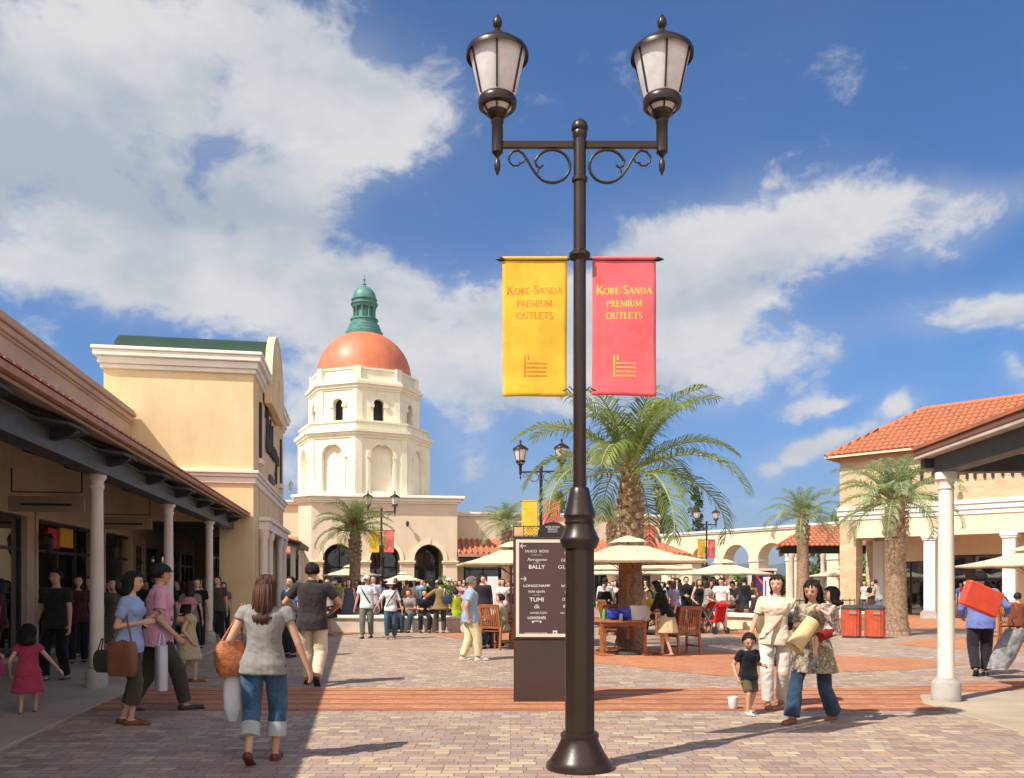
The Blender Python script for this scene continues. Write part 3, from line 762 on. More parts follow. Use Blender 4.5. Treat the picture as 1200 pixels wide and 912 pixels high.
# ---- wing to the right of the tower building
b = root('shop_wing', 'long low beige shop wing with a terracotta awning right of the tower', 'building', (*L(5.6, 51.2), 0), TH)
WW = 13.0
mb = MB(); mb.wall(0, WW, 0, 5.55, 0, .3, [(.6, 12.4, 0, 2.9, 0)]); mb.box(.0, .3, .301, 5, 0, 5.5); mb.box(WW - .3, WW, .301, 5, 0, 5.5); mb.box(.3, WW - .3, 4.7, 5, 0, 5.5); mb.box(.302, WW - .302, .302, 4.69, 5.2, 5.3)
mb.build('wall', M_beige, b)
mb = MB(); mb.box(-.0, WW + .08, -.1, .4, 5.552, 5.66); mb.box(-.0, WW + .14, -.16, .45, 5.662, 5.78); mb.box(WW - .4, WW + .14, .452, 5.1, 5.662, 5.78); mb.build('coping', M_white, b, bevel=.01)
mb = MB(); AX = WW + 1.4
mb.add([(0.02, 0, 4.12), (WW, 0, 4.12), (AX, -2.3, 3.2), (0.02, -2.3, 3.2), (WW, 3.5, 4.12), (AX, 3.5, 3.2)], [(0, 1, 2, 3), (1, 4, 5, 2)])
mb.add([(0.02, -2.25, 3.08), (AX - .05, -2.25, 3.08), (AX - .05, 3.4, 3.08), (WW, 3.4, 3.08), (WW, 0, 3.08), (.02, 0, 3.08)], [(0, 1, 2, 3, 4, 5)])
r_ = mb.build('awning_roof', M_terra, b)
mb = MB(); mb.box(0.02, AX, -2.36, -2.26, 3.02, 3.2); mb.box(AX - .05, AX + .05, -2.26, 3.5, 3.02, 3.2); mb.build('fascia', M_terra2, r_)
mb = MB(); k = .1
while k < AX - .2: mb.tube([(k, -2.38, 3.24), (min(k, WW), 0 if k < WW else -1.0, 4.15 if k < WW else 3.8)], .08, 6); k += .34
mb.build('tile_ridges', M_terra, r_)
mb = MB(); mb.box(0.05, AX - .1, -2.2, -2.0, 2.75, 3.02); mb.build('awning_beam', M_dark, r_)
for q in (3.2, 6.4, 9.6, 12.9):
    mb = MB(); mb.lathe([(.16, 0), (.16, .25), (.12, .3), (.11, 2.5), (.15, 2.6), (.15, 2.75)], q, -2.1, 16); mb.build('column', M_colm, b, smooth=35)
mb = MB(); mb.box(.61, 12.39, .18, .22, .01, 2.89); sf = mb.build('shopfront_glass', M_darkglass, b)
mb = MB(); q = .6
while q < 12.4: mb.box(q, q + .07, .1, .178, .01, 2.89); q += 1.18
mb.box(.61, 12.39, .11, .176, 2.3, 2.38); mb.build('shopfront_frame', M_dark, sf)

# ================================================================== open arcade wall at the rear right
e1 = Vector((.53, -.848)); AO = Vector((19.9, 52.0)) + e1 * 2.6
ang = math.atan2(e1.y, e1.x)
# local x runs from far left (0) to near right
LEN = 15.9 + 2.6
b = root('arcade_wall', 'freestanding cream wall of open arches with sky showing through', 'wall', (AO.x - e1.x * LEN, AO.y - e1.y * LEN, 0), ang)
cs = [LEN - 2.6 - t_ for t_ in (11.45, 8.25, 5.15, 2.0)] + [LEN - 2.6 + 1.15]
mb = MB(); ops = [(c - 1.15, c + 1.15, 0, 3.1, 1.05) for c in cs]
mb.wall(0, LEN, 0, 5.0, 0, .95, ops); mb.build('wall', M_cream, b)
mb = MB(); mb.box(-.1, LEN, -.1, 1.05, 5.002, 5.1); mb.box(-.16, LEN, -.16, 1.11, 5.102, 5.24); mb.build('coping', M_white, b, bevel=.01)
for c in cs:
    mb = MB(); mb.archring(c, 3.1, 1.152, 1.3, -.05, .0, k=1.05 / 1.15, n=24); mb.build('archivolt', M_cream, b, smooth=40)
mb = MB(); ed = [0] + sorted(cs) + [LEN]
for i, c in enumerate(cs[:-1]):
    c2 = cs[i + 1]; mb.box(c + 1.12, c2 - 1.12, -.07, 1.02, 2.95, 3.09)
mb.box(cs[0] - 2.6, cs[0] - 1.12, -.07, 1.02, 2.95, 3.09)
mb.build('impost', M_white, b)

# ================================================================== brick shop at right
f1 = Vector((.721, -.693)); BO = Vector((17.35, 36.0)); bang = math.atan2(f1.y, f1.x)
b = root('brick_shop_building', 'cream brick shop at right with a hipped terracotta tile roof over a colonnade', 'building', (BO.x, BO.y, 0), bang)
XL, XR = -3.57, 13.0
mb = MB(); mb.box(XL, XR, 0, .35, 4.9, 7.15); mb.box(XL, XL + .35, .351, 6.6, 4.9, 7.15); mb.box(XL, XR, 6.6, 6.9, 0, 7.15); mb.box(XR - .3, XR, .351, 6.6, 0, 7.15)
mb.box(XL, XL + .73, 0, .73, 0, 4.3); mb.box(XL, XL + .35, 3.0, 6.59, 0, 4.88)
mb.build('wall', M_brickc, b)
mb = MB(); mb.box(XL + .731, XR, .02, .5, 3.5, 4.3); mb.box(XL + .02, XL + .5, .731, 2.99, 3.5, 4.3); mb.box(XL + .5, XR - .3, .501, 6.59, 4.4, 4.5); mb.build('lintel_band', M_cream, b)
mb = MB()
for o, z0_, z1_ in ((.03, 4.302, 4.5), (.09, 4.502, 4.72), (.15, 4.722, 4.9)): mb.box(XL - o, XR, -o, .6, z0_, z1_); mb.box(XL - o, XL + .6, .602, 6.6, z0_, z1_)
mb.build('ledge', M_white, b, bevel=.015)
for q in (0.23, 3.2, 6.2, 9.2):
    mb = MB(); mb.box(q - .23, q + .23, .02, .48, .35, 3.3); mb.box(q - .28, q + .28, -.03, .53, 3.302, 3.38); mb.box(q - .31, q + .31, -.06, .56, 3.382, 3.498)
    c = mb.build('column', M_white, b, bevel=.015)
    mb = MB(); mb.box(q - .33, q + .33, -.08, .58, 0, .28); mb.box(q - .28, q + .28, -.03, .53, .282, .348); mb.build('plinth', M_stone, c, bevel=.015)
mb = MB(); mb.box(XL + .47, XL + .93, 2.6, 3.06, 0, 3.48); mb.build('column', M_white, b, bevel=.015)
# shop front behind the colonnade
mb = MB(); mb.wall(XL + .351, XR - .31, 0, 4.39, 3.0, 3.2, [(-2.2, -.9, .05, 2.5, 0), (-.4, 2.6, .75, 2.75, 0), (3.1, 5.9, .75, 2.75, 0), (6.4, 9.2, .05, 2.75, 0)]); mb.build('shop_wall', M_cream, b)
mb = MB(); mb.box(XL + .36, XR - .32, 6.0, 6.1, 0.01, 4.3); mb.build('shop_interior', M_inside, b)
for a, c, z_ in ((-2.2, -.9, .05), (-.4, 2.6, .75), (3.1, 5.9, .75), (6.4, 9.2, .05)):
    tp = 2.5 if a < -1 else 2.75
    mb = MB()
    for q in (a, (a + c) / 2 - .03, c - .06): mb.box(q, q + .06, 3.04, 3.12, z_ + .002, tp - .002)
    for zz in (z_, tp - .06): mb.box(a + .003, c - .003, 3.045, 3.115, zz, zz + .06)
    w = mb.build('window_frame', M_dark, b)
    mb = MB(); mb.box(a + .01, c - .01, 3.085, 3.09, z_ + .01, tp - .01); mb.build('pane', M_glass, w)
for q in (-.3, 2.9, 6.1):     # hanging sign frames under the colonnade, lamps on the ledge
    mb = MB(); mb.box(q + .3, q + .95, 1.3, 1.35, 2.75, 3.2); sgn = mb.build('hanging_sign', M_cream, b)
    mb = MB()
    for x_ in (q + .32, q + .92): mb.bar((x_, 1.325, 3.2), (x_, 1.325, 4.38), .03, .03)
    mb.bar((q + .32, 1.325, 3.5), (q + .92, 1.325, 3.5), .03, .03); mb.build('sign_hanger', M_dark, sgn)
for q in (-.6, 1.4, 4.6):
    mb = MB(); mb.bar((q, 0, 5.55), (q, -.35, 5.6), .03, .03); mb.lathe([(.03, 5.62), (.09, 5.58), (.13, 5.45)], q, -.37, 12); mb.build('gooseneck_lamp', M_white, b, smooth=40)
# fascia letters (their tops show above the canopy)
mb = MB(); S_ = 0.09
for k, (q, h) in enumerate(((-.9, 0), (-.1, 1), (.62, 0), (1.3, 0), (1.95, 0), (2.6, 0), (3.3, 0))):
    z0_ = 5.75
    mb.box(q, q + .1, -.08, -.01, z0_, z0_ + .62)
    if h: mb.box(q + .1, q + .55, -.08, -.01, z0_, z0_ + .1); mb.box(q + .1, q + .55, -.08, -.01, z0_ + .52, z0_ + .62); mb.box(q + .45, q + .55, -.08, -.01, z0_ + .1, z0_ + .52)
    else: mb.box(q + .1, q + .36, -.08, -.01, z0_ + .27, z0_ + .36); mb.box(q + .36, q + .45, -.08, -.01, z0_, z0_ + .62)
mb.build('lettering', M_dark, b)
# hipped roof with real tile rows
EZ = 7.2; OV = .45; SL = .68; DD = 3.15
ex0, ex1 = XL - OV, XR + .3
def rz_(d): return EZ + d * SL
roof = MB()
A = (ex0, -OV, EZ); B_ = (ex1, -OV, EZ); Cc = (ex1, -OV + DD, rz_(DD)); Dd = (ex0 + DD, -OV + DD, rz_(DD))
E_ = (ex0, 6.9, EZ); F_ = (ex1, 6.9, EZ); 
roof.add([A, B_, Cc, Dd, E_, F_], [(0, 1, 2, 3), (0, 3, 4), (3, 2, 5, 4)])
roof.add([(ex0, -OV, EZ - .14), (ex1, -OV, EZ - .14), (ex1, 6.9, EZ - .14), (ex0, 6.9, EZ - .14)], [(0, 1, 2, 3)])
R_ = roof.build('roof', M_terra, b)
def tile_field(mb, O, ex, eu, en, inside, nu, nv, pw=.26, ph=.36):
    O = Vector(O); ex = Vector(ex).normalized(); eu = Vector(eu).normalized(); en = Vector(en).normalized()
    for j in range(nv):
        for i in range(nu):
            cu, cvv = (i + .5) * pw, (j + .5) * ph
            if not inside(cu, cvv): continue
            vs = []
            jit = RT.uniform(-.006, .006)
            for (vv, lift) in ((j * ph - .03, .045), ((j + 1) * ph, .012)):
                for k in range(7):
                    a = PI * k / 6
                    vs.append(O + ex * (cu + jit - .5 * pw + (k / 6) * pw * .98) + eu * vv + en * (lift + .075 * math.sin(a) ** .8 if math.sin(a) > 0 else lift))
            mb.add(vs, [(k, k + 1, k + 8, k + 7) for k in range(6)] + [tuple(range(7))])
RT = random.Random(3)
mb = MB(); sl = math.sqrt(1 + SL * SL)
tile_field(mb, A, (1, 0, 0), (0, 1, SL), (0, -SL, 1), lambda u, v: u > v / sl + .0, int((ex1 - ex0) / .26), int(DD * sl / .36) + 1)
tile_field(mb, E_, (0, -1, 0), (1, 0, SL), (-SL, 0, 1), lambda u, v: v / sl < min(u * DD / 4.37, 7.52 - u), int(7.5 / .26), int(DD * sl / .36) + 1)
mb.build('roof_tiles', M_terra, R_)
mb = MB(); mb.tube([A, Dd], .13, 10); mb.tube([Dd, Cc], .13, 10); mb.tube([Dd, E_], .13, 10)
n_ = 14
for k in range(n_): pass
mb.build('ridge_tiles', M_terra, R_, smooth=60)
mb = MB(); mb.box(ex0 + .05, ex1, -OV - .03, -OV + .03, EZ - .10, EZ - .0); mb.box(ex0 - .03, ex0 + .03, -OV - .03, 6.9, EZ - .10, EZ); mb.build('gutter', M_peach, R_)

# ================================================================== near canopy at right
ca = math.atan2(-.064, 1)   # local y axis = (.064, 1)
b = root('walkway_canopy', 'dark-framed walkway canopy with terracotta eave on a white column at right', 'canopy', (5.36, 11.35, 0), ca)
# local: corner of eave at 0,0; x to the right, y negative towards the viewer
mb = MB(); mb.yprism([(0, 3.30), (2.7, 3.98), (5.4, 3.30), (5.4, 3.24), (2.7, 3.90), (0, 3.262)], -15, .0); mb.build('roof', M_terra, b)
mb = MB(); mb.box(-.05, -.002, -15, .0, 3.27, 3.315); mb.build('eave_tiles', M_terra, b)
mb = MB(); mb.box(-.03, .04, -15, -.0, 3.19, 3.268); mb.build('fascia', mat('brown eave board', (.20, .09, .06), .6), b, bevel=.006)
mb = MB(); mb.box(-.02, .42, -15, -.02, 3.15, 3.19); mb.box(.42, 5.3, -14.9, -.1, 3.42, 3.44); mb.build('soffit', mat('pale soffit board', (.60, .52, .42), .7), b)
mb = MB(); mb.box(.12, .34, -14.9, -.30, 2.93, 3.149); mb.box(.341, 5.2, -.50, -.30, 2.93, 3.149); mb.box(.05, 5.3, -.17, -.05, 3.02, 3.148); mb.box(5.0, 5.2, -14.9, -.501, 2.93, 3.149)
mb.build('beam', M_steel, b, bevel=.006)
q = -1.4
while q > -14.5: 
    mb = MB(); mb.yprism([(.34, 3.16), (2.7, 3.80), (5.2, 3.16), (5.2, 3.0), (2.7, 3.62), (.34, 3.0)], q - .05, q + .05); mb.build('rafter', M_dark, b); q -= 1.3
q = -.5
for q in (-.42, -5.1, -9.8):
    for xq in (.22, 5.08):
        mb = MB(); mb.lathe([(.1, .3), (.099, 1.2), (.09, 2.70), (.098, 2.71), (.104, 2.725), (.093, 2.74), (.093, 2.79), (.118, 2.83), (.13, 2.84), (.13, 2.93)], xq, q, 36); c = mb.build('column', M_white, b, smooth=35)
        mb = MB(); mb.lathe([(.175, .012), (.175, .24), (.16, .262), (.13, .285), (.118, .31)], xq, q, 36); mb.build('plinth', M_stone, c, smooth=35)
# second, far canopy between the arcade wall and the brick shop
b = root('far_canopy', 'tiled canopy on slim posts in front of the open arches', 'canopy', (13.85, 44.6, 0), 0)
mb = MB(); mb.add([(0, 0, 3.42), (7.5, 0, 3.42), (7.5, 2.6, 4.55), (2.6, 2.6, 4.55), (1.55, 5.2, 3.42), (7.5, 5.2, 3.42)], [(0, 1, 2, 3), (0, 3, 4), (3, 2, 5, 4)]); rr_ = mb.build('roof', M_terra, b)
mb = MB(); tile_field(mb, (0, 0, 3.42), (1, 0, 0), (0, 2.6, 1.13), (0, -1.13, 2.6), lambda u, v: u > v * .92, 28, 8); mb.tube([(0, 0, 3.44), (2.6, 2.6, 4.58), (7.5, 2.6, 4.58)], .1, 8); mb.build('roof_tiles', M_terra, rr_)
mb = MB(); mb.box(.25, 7.5, .2, .4, 3.05, 3.4); mb.prism([(.25, .4), (.5, .4), (1.9, 5), (1.65, 5)], 3.05, 3.4); mb.box(1.9, 7.5, .45, 5, 3.3, 3.38); mb.build('beam', M_dark, b)
for q, r_ in ((.85, .16), (2.5, .12), (5.3, .12)):
    mb = MB(); mb.lathe([(r_ + .05, 0), (r_ + .05, .25), (r_, .3), (r_ * .9, 2.8), (r_ + .05, 2.9), (r_ + .05, 3.05)], q, .3, 20); mb.build('column', M_colm, b, smooth=35)

# ================================================================== hills and far greenery
def hill(name, cx, cy, w, d, h, seed, m):
    mb = MB(); nx, ny = 90, 14; vs = []
    for j in range(ny + 1):
        for i in range(nx + 1):
            u, v = i / nx, j / ny
            prof = math.sin(PI * u) ** .5 * math.sin(PI * v) ** .8
            z = h * prof * (.62 + .75 * noise.fractal(Vector((u * 7 + seed, v * 2, seed)), 1, 2, 5)) - 4
            vs.append((cx + (u - .5) * w, cy + (v - .5) * d, z))
    mb.add(vs, [(j * (nx + 1) + i, j * (nx + 1) + i + 1, (j + 1) * (nx + 1) + i + 1, (j + 1) * (nx + 1) + i) for j in range(ny) for i in range(nx)])
    return tag(mb.build(name, m, smooth=180), kind='structure')
M_hill = mat('wooded hillside', (.045, .075, .04), .95, .3, .01)
hill('hills', 900, 3400, 5200, 1500, 105, 2.3, M_hill)
hill('hills', 250, 2200, 2600, 800, 42, 7.1, M_hill)
hill('hills', -2200, 3300, 3600, 1300, 90, 4.1, M_hill)
# thin summer air that pales the far hills
mb = MB(); mb.box(-7000, 7000, -3000, 6500, -6, 160)
m, t, bb = newmat('thin air'); t.n.remove(bb)
pv = t.node('ShaderNodeVolumePrincipled'); pv.inputs['Density'].default_value = .00022; pv.inputs['Color'].default_value = (.70, .80, .95, 1); pv.inputs['Anisotropy'].default_value = .2
t.link(pv.outputs[0], t.n['Material Output'].inputs['Volume'])
HZ = mb.build('haze', m); tag(HZ, kind='stuff')
# ================================================================== palms and trees
M_bark = mat('palm bark', (.30, .20, .13), .9, .35, 14, .9, 60)
M_boot = mat('palm leaf boots', (.40, .27, .17), .85, .35, 7, .8, 50)
M_frond = leaf_mat('palm frond green', (.085, .14, .035), (.28, .31, .08), .35, 2.2)
M_frond_gy = leaf_mat('grey-green palm frond', (.15, .22, .11), (.32, .38, .19), .3, 2.0)
M_red = mat('reddish leaf fibre', (.42, .13, .07), .9, .3, 8)

def palm(label, X, Y, th, r0, fl, nf, seed, m=None, boots=1.3, lean=0.0, rz=0, dens=30, rbase=None, group='palm trees of the plaza', red=False, droop=1.0):
    R = random.Random(seed); m = m or M_frond
    o = root('palm_tree', label, 'palm tree', (X, Y, 0), rz, group)
    mb = MB(); seg = 18; n = int(th / .07); prof = []
    for i in range(n + 1):
        z = th * i / n; t = z / th
        r = r0 * (1.12 - .25 * t + .35 * math.exp(-z * 3.0)) * (1 + .05 * (i % 2))
        prof.append((r, z - .02))
    rs = [[(r * (1 + .06 * noise.noise(Vector((math.cos(a) * 3, math.sin(a) * 3, z * 5 + seed)))) * math.cos(a), r * math.sin(a), z) for a in [2 * PI * k / seg for k in range(seg)]] for r, z in prof]
    mb.rings(rs); mb.build('trunk', M_bark, o, smooth=30)
    mb = MB()
    zz = th - boots; i = 0
    while zz < th + .25:
        a = i * 2.39996; t = (zz - (th - boots)) / boots
        r = r0 * (.98 + .30 * math.sin(min(1, max(0, t)) * PI) + .0) * (1 - .25 * max(0, t - .75) / .25)
        s_ = r0 * .42
        d = Vector((math.cos(a), math.sin(a), 0)); sx = Vector((-math.sin(a), math.cos(a), 0)); up = Vector((0, 0, 1))
        c = d * (r * .8) + up * zz
        vs = [c - sx * s_ * .8, c + sx * s_ * .8, c + up * s_ * 1.3 + d * s_ * .7 + sx * s_ * .42, c + up * s_ * 1.3 + d * s_ * .7 - sx * s_ * .42,
              c - sx * s_ * .7 - d * s_ * .6 + up * s_ * 1.1, c + sx * s_ * .7 - d * s_ * .6 + up * s_ * 1.1, c + up * s_ * .1 + d * s_ * .55]
        mb.add(vs, [(0, 1, 6), (0, 6, 3), (1, 2, 6), (6, 2, 3), (3, 2, 5, 4), (0, 3, 4), (1, 5, 2)])
        zz += r0 * .115; i += 1
    mb.build('leaf_boots', M_boot, o)
    if red:
        mb = MB()
        for k in range(40):
            a = R.uniform(-2.6, -.3) - .6; e = R.uniform(.0, 1.2); l_ = R.uniform(.5, 1.0)
            p = Vector((0, 0, th)); q = p + Vector((math.cos(a) * math.cos(e), math.sin(a) * math.cos(e), math.sin(e))) * l_
            mb.tube([p, q], [.035, .01], 4)
        mb.build('fibre_tuft', M_red, o)
    mb = MB(); st = MB()
    for k in range(nf):
        t = (k + .5) / nf
        az = k * 2.39996 + R.uniform(-.25, .25); el = math.radians(86 - 98 * t ** 1.15) + R.uniform(-.1, .1)
        L_ = fl * R.uniform(.85, 1.08) * (.72 + .35 * min(1, t * 3))
        bend = (1.15 + .85 * t + R.uniform(-.15, .25)) * droop
        if el < -.1: bend *= .5
        h = Vector((math.cos(az), math.sin(az), 0)); side = Vector((-math.sin(az), math.cos(az), 0))
        tw = R.uniform(-.35, .35)
        p = Vector((0, 0, th + .12)) + h * .06; pts = []; dirs = []; n_ = 14
        for i in range(n_ + 1):
            u = i / n_; e = el - bend * u ** 1.7
            d = h * math.cos(e) + Vector((0, 0, 1)) * math.sin(e) + side * tw * u * .5
            d.normalize(); pts.append(p.copy()); dirs.append(d); p = p + d * (L_ / n_)
        st.tube(pts, [.028 * (1 - .85 * i / n_) * (fl / 2.5) + .004 for i in range(n_ + 1)], 5)
        K = dens
        for j in range(K):
            u = .14 + .86 * (j + R.uniform(-.3, .3)) / K
            if u >= .995: u = .995
            f = u * n_; i = int(f); w = f - i
            c = pts[i].lerp(pts[i + 1], w); d = dirs[i].lerp(dirs[i + 1], w).normalized()
            nrm = side.cross(d).normalized()
            if nrm.z < 0: nrm = -nrm
            ll = fl * .27 * (math.sin(PI * min(1, .18 + u * .8)) ** .6) * R.uniform(.8, 1.15) * (1.0 if u < .85 else 1.15)
            for s_ in (-1, 1):
                sd_ = side * s_
                v1 = (d * (.55 + .5 * u) + sd_ * 1.0 + nrm * .42 + Vector((R.uniform(-.12, .12),) * 3)).normalized()
                v2 = (v1 + Vector((0, 0, -.62 - R.uniform(0, .35)))).normalized()
                v3 = (v2 + Vector((0, 0, -.6))).normalized()
                a0 = c; a1 = c + v1 * ll * .45; a2 = a1 + v2 * ll * .35; a3 = a2 + v3 * ll * .25
                wv = (d - v1 * d.dot(v1)).normalized() * (.0095 * fl / 2.5 + .004)
                mb.add([a0 - wv * .7, a0 + wv * .7, a1 - wv, a1 + wv, a2 - wv * .7, a2 + wv * .7, a3], [(0, 1, 3, 2), (2, 3, 5, 4), (4, 5, 6)])
    mb.build('crown', m, o, recalc=False); 
    st.build('frond_stalks', mat('frond stalk', (.30, .33, .12), .6, .2, 4), o)
    return o

palm('tall palm with long arching fronds behind the near cafe parasol', .141 * 19.2 - .02, 19.4, 3.95, .255, 2.8, 25, 9, boots=1.9, dens=42, droop=.94)
palm('bushy grey-green palm beside the red litter bins', 11.1, 24.7, 3.75, .285, 1.95, 31, 11, m=M_frond_gy, boots=1.15, dens=34, droop=1.05)
palm('palm rising behind the far tiled canopy', 13.7, 40.2, 4.5, .27, 2.0, 32, 17, m=M_frond_gy, boots=1.2, dens=24, droop=.95)
palm('palm with a reddish leaf base in front of the left arch of the tower building', -6.9, 37.5, 3.75, .245, 2.0, 32, 23, m=M_frond, boots=1.5, dens=26, red=True)
palm('palm standing against the shop wing behind the parasol left of the sign', -.25, 42.5, 4.3, .27, 1.75, 34, 29, m=M_frond_gy, boots=1.2, dens=22)
palm('palm half hidden between the lamp post and the tall palm', 4.95, 42.0, 4.5, .28, 1.75, 26, 31, m=M_frond_gy, boots=1.2, dens=22)

def leafy(mb, R, c, rad, n, size, flat=1.0):
    for _ in range(n):
        while True:
            v = Vector((R.uniform(-1, 1), R.uniform(-1, 1), R.uniform(-1, 1)))
            if .25 < v.length < 1: break
        p = Vector(c) + Vector((v.x * rad[0], v.y * rad[1], v.z * rad[2]))
        a = Vector((R.gauss(0, 1), R.gauss(0, 1), R.gauss(0, 1))).normalized(); b_ = a.cross(Vector((R.gauss(0, 1), R.gauss(0, 1), R.gauss(0, 1)))).normalized()
        s_ = size * R.uniform(.6, 1.3)
        mb.add([p - a * s_, p + b_ * s_ * .45, p + a * s_, p - b_ * s_ * .45], [(0, 1, 2, 3)])

M_leafd = leaf_mat('dark tree leaves', (.025, .06, .02), (.09, .16, .045), .2, .8)
M_trunk = mat('tree bark', (.10, .07, .05), .9, .3, 5, .5)
def column_tree(label, X, Y, h, r, seed):
    R = random.Random(seed); o = root('columnar_tree', label, 'tree', (X, Y, 0), 0, 'narrow trees beyond the arcade')
    mb = MB(); mb.tube([(0, 0, 0), (.05, 0, h * .5), (0, 0, h * .95)], [.16, .1, .03], 8)
    for k in range(14):
        z = h * (.25 + .68 * k / 14); a = R.uniform(0, 6.28); mb.tube([(0, 0, z), (math.cos(a) * r * .8, math.sin(a) * r * .8, z + r * .9)], [.04, .01], 5)
    mb.build('trunk', M_trunk, o)
    mb = MB()
    for k in range(26):
        z = h * (.22 + .78 * k / 26); rr = r * (1.0 - .55 * abs((k / 26 - .35)) - .25 * (k / 26) ** 3) * R.uniform(.6, 1.1); a = R.uniform(0, 6.28)
        leafy(mb, R, (math.cos(a) * rr * .5, math.sin(a) * rr * .5, z), (rr * .75, rr * .75, h * .035), 60, .16)
    mb.build('crown', M_leafd, o, recalc=False)
column_tree('dark narrow tree standing free above the arcade wall', .217 * 72, 72, 9.6, .95, 3)
column_tree('dark narrow tree just behind the single visible lantern', .176 * 68, 68, 9.0, 1.2, 4)
column_tree('dark narrow tree top between the two banners and the near post', .056 * 62, 62, 8.2, .9, 6)

def bush(label, X, Y, rx, ry, h, seed, n=900, size=.09, m=None, name='shrub'):
    R = random.Random(seed); o = root(name, label, 'shrub', (X, Y, 0), 0)
    mb = MB()
    for k in range(7):
        a = R.uniform(0, 6.28); mb.tube([(0, 0, 0), (math.cos(a) * rx * .5, math.sin(a) * ry * .5, h * .7)], [.03, .008], 5)
    mb.build('stems', M_trunk, o)
    mb = MB()
    for k in range(12):
        c = (R.uniform(-.6, .6) * rx, R.uniform(-.6, .6) * ry, h * R.uniform(.35, .8)); leafy(mb, R, c, (rx * .45, ry * .45, h * .25), n // 12, size)
    mb.build('leaves', m or M_leafd, o, recalc=False); return o
M_leafl = leaf_mat('light shrub leaves', (.08, .16, .03), (.22, .30, .07), .3, 1.5)
bush('green shrub in the low planter behind the seated people', -2.05, 27.0, .38, .38, 1.75, 9, 800, .07, M_leafl)
bush('sunlit shrub seen through the first open arch', 16.5, 68, 3.2, 1.2, 2.6, 12, 1800, .2, M_leafl)
bush('sunlit shrub seen through the second open arch', 21.5, 66, 3.2, 1.2, 2.4, 13, 1800, .2, M_leafl)
bush('sunlit shrub seen through the third open arch', 26.5, 64, 3.4, 1.2, 2.5, 14, 1800, .2, M_leafl)
bush('round green tree top showing left of the brick shop roof', 22.2, 57.5, 2.6, 2.2, 6.4, 15, 2600, .2, M_leafl, 'small_tree')['category'] = 'tree'
# ================================================================== street lamps
M_iron = mat('dark brown cast iron', (.026, .0145, .010), .34, .12, 5, .08, 30, spec=.42, coat=.05)
M_opal = cloth_mat('opal lantern glass', (.92, .90, .91), trans=.3)
def kz(y): return CAMZ + (683 - y) * .007
LAMP = root('street_lamp', 'tall near brown twin-lantern street lamp with yellow and pink banners beside it', 'street lamp', (.555, 7.0, 0), 0, 'twin-lantern street lamps')
mb = MB()
mb.lathe([(.275, 0), (.278, .02), (.272, .045), (.25, .06), (.235, .085), (.205, .13), (.18, .18), (.158, .225), (.152, .25), (.158, .262), (.158, .285), (.135, .30)], 0, 0, 48)
mb.build('base', M_iron, LAMP, smooth=38)
mb = MB(); mb.lathe([(.128, .28), (.125, 1.84)], 0, 0, 8, a0=PI / 8); mb.build('octagonal_shaft', M_iron, LAMP, bevel=.012, seg=2)
mb = MB(); mb.lathe([(.135, 1.80), (.15, 1.83), (.162, 1.86), (.162, 1.88), (.150, 1.90), (.122, 1.965), (.117, 2.0), (.125, 2.005), (.125, 2.02), (.117, 2.025), (.117, 2.045), (.127, 2.055), (.133, 2.07), (.122, 2.11), (.105, 2.17), (.088, 2.24), (.078, 2.29), (.07, 2.30), (.055, 2.305)], 0, 0, 40)
mb.build('collar', M_iron, LAMP, smooth=35)
mb = MB(); mb.lathe([(.054, 2.29), (.052, 4.15), (.052, kz(213) - .02), (.052, kz(160))], 0, 0, 24); mb.lathe([(.052, kz(306)), (.07, kz(304)), (.088, kz(301)), (.088, kz(298)), (.066, kz(295)), (.052, kz(293))], 0, 0, 24)
mb.lathe([(.053, kz(215)), (.065, kz(213)), (.065, kz(209)), (.053, kz(207))], 0, 0, 24)
mb.build('pole', M_iron, LAMP, smooth=38)
mb = MB(); mb.lathe([(.05, kz(165)), (.062, kz(160)), (.062, kz(157)), (.058, kz(155)), (.07, kz(153)), (.068, kz(149)), (.06, kz(145)), (.04, kz(142)), (.012, kz(140)), (.008, kz(139))], 0, 0, 24); mb.build('pole_cap', M_iron, LAMP, smooth=50)
za = kz(170)
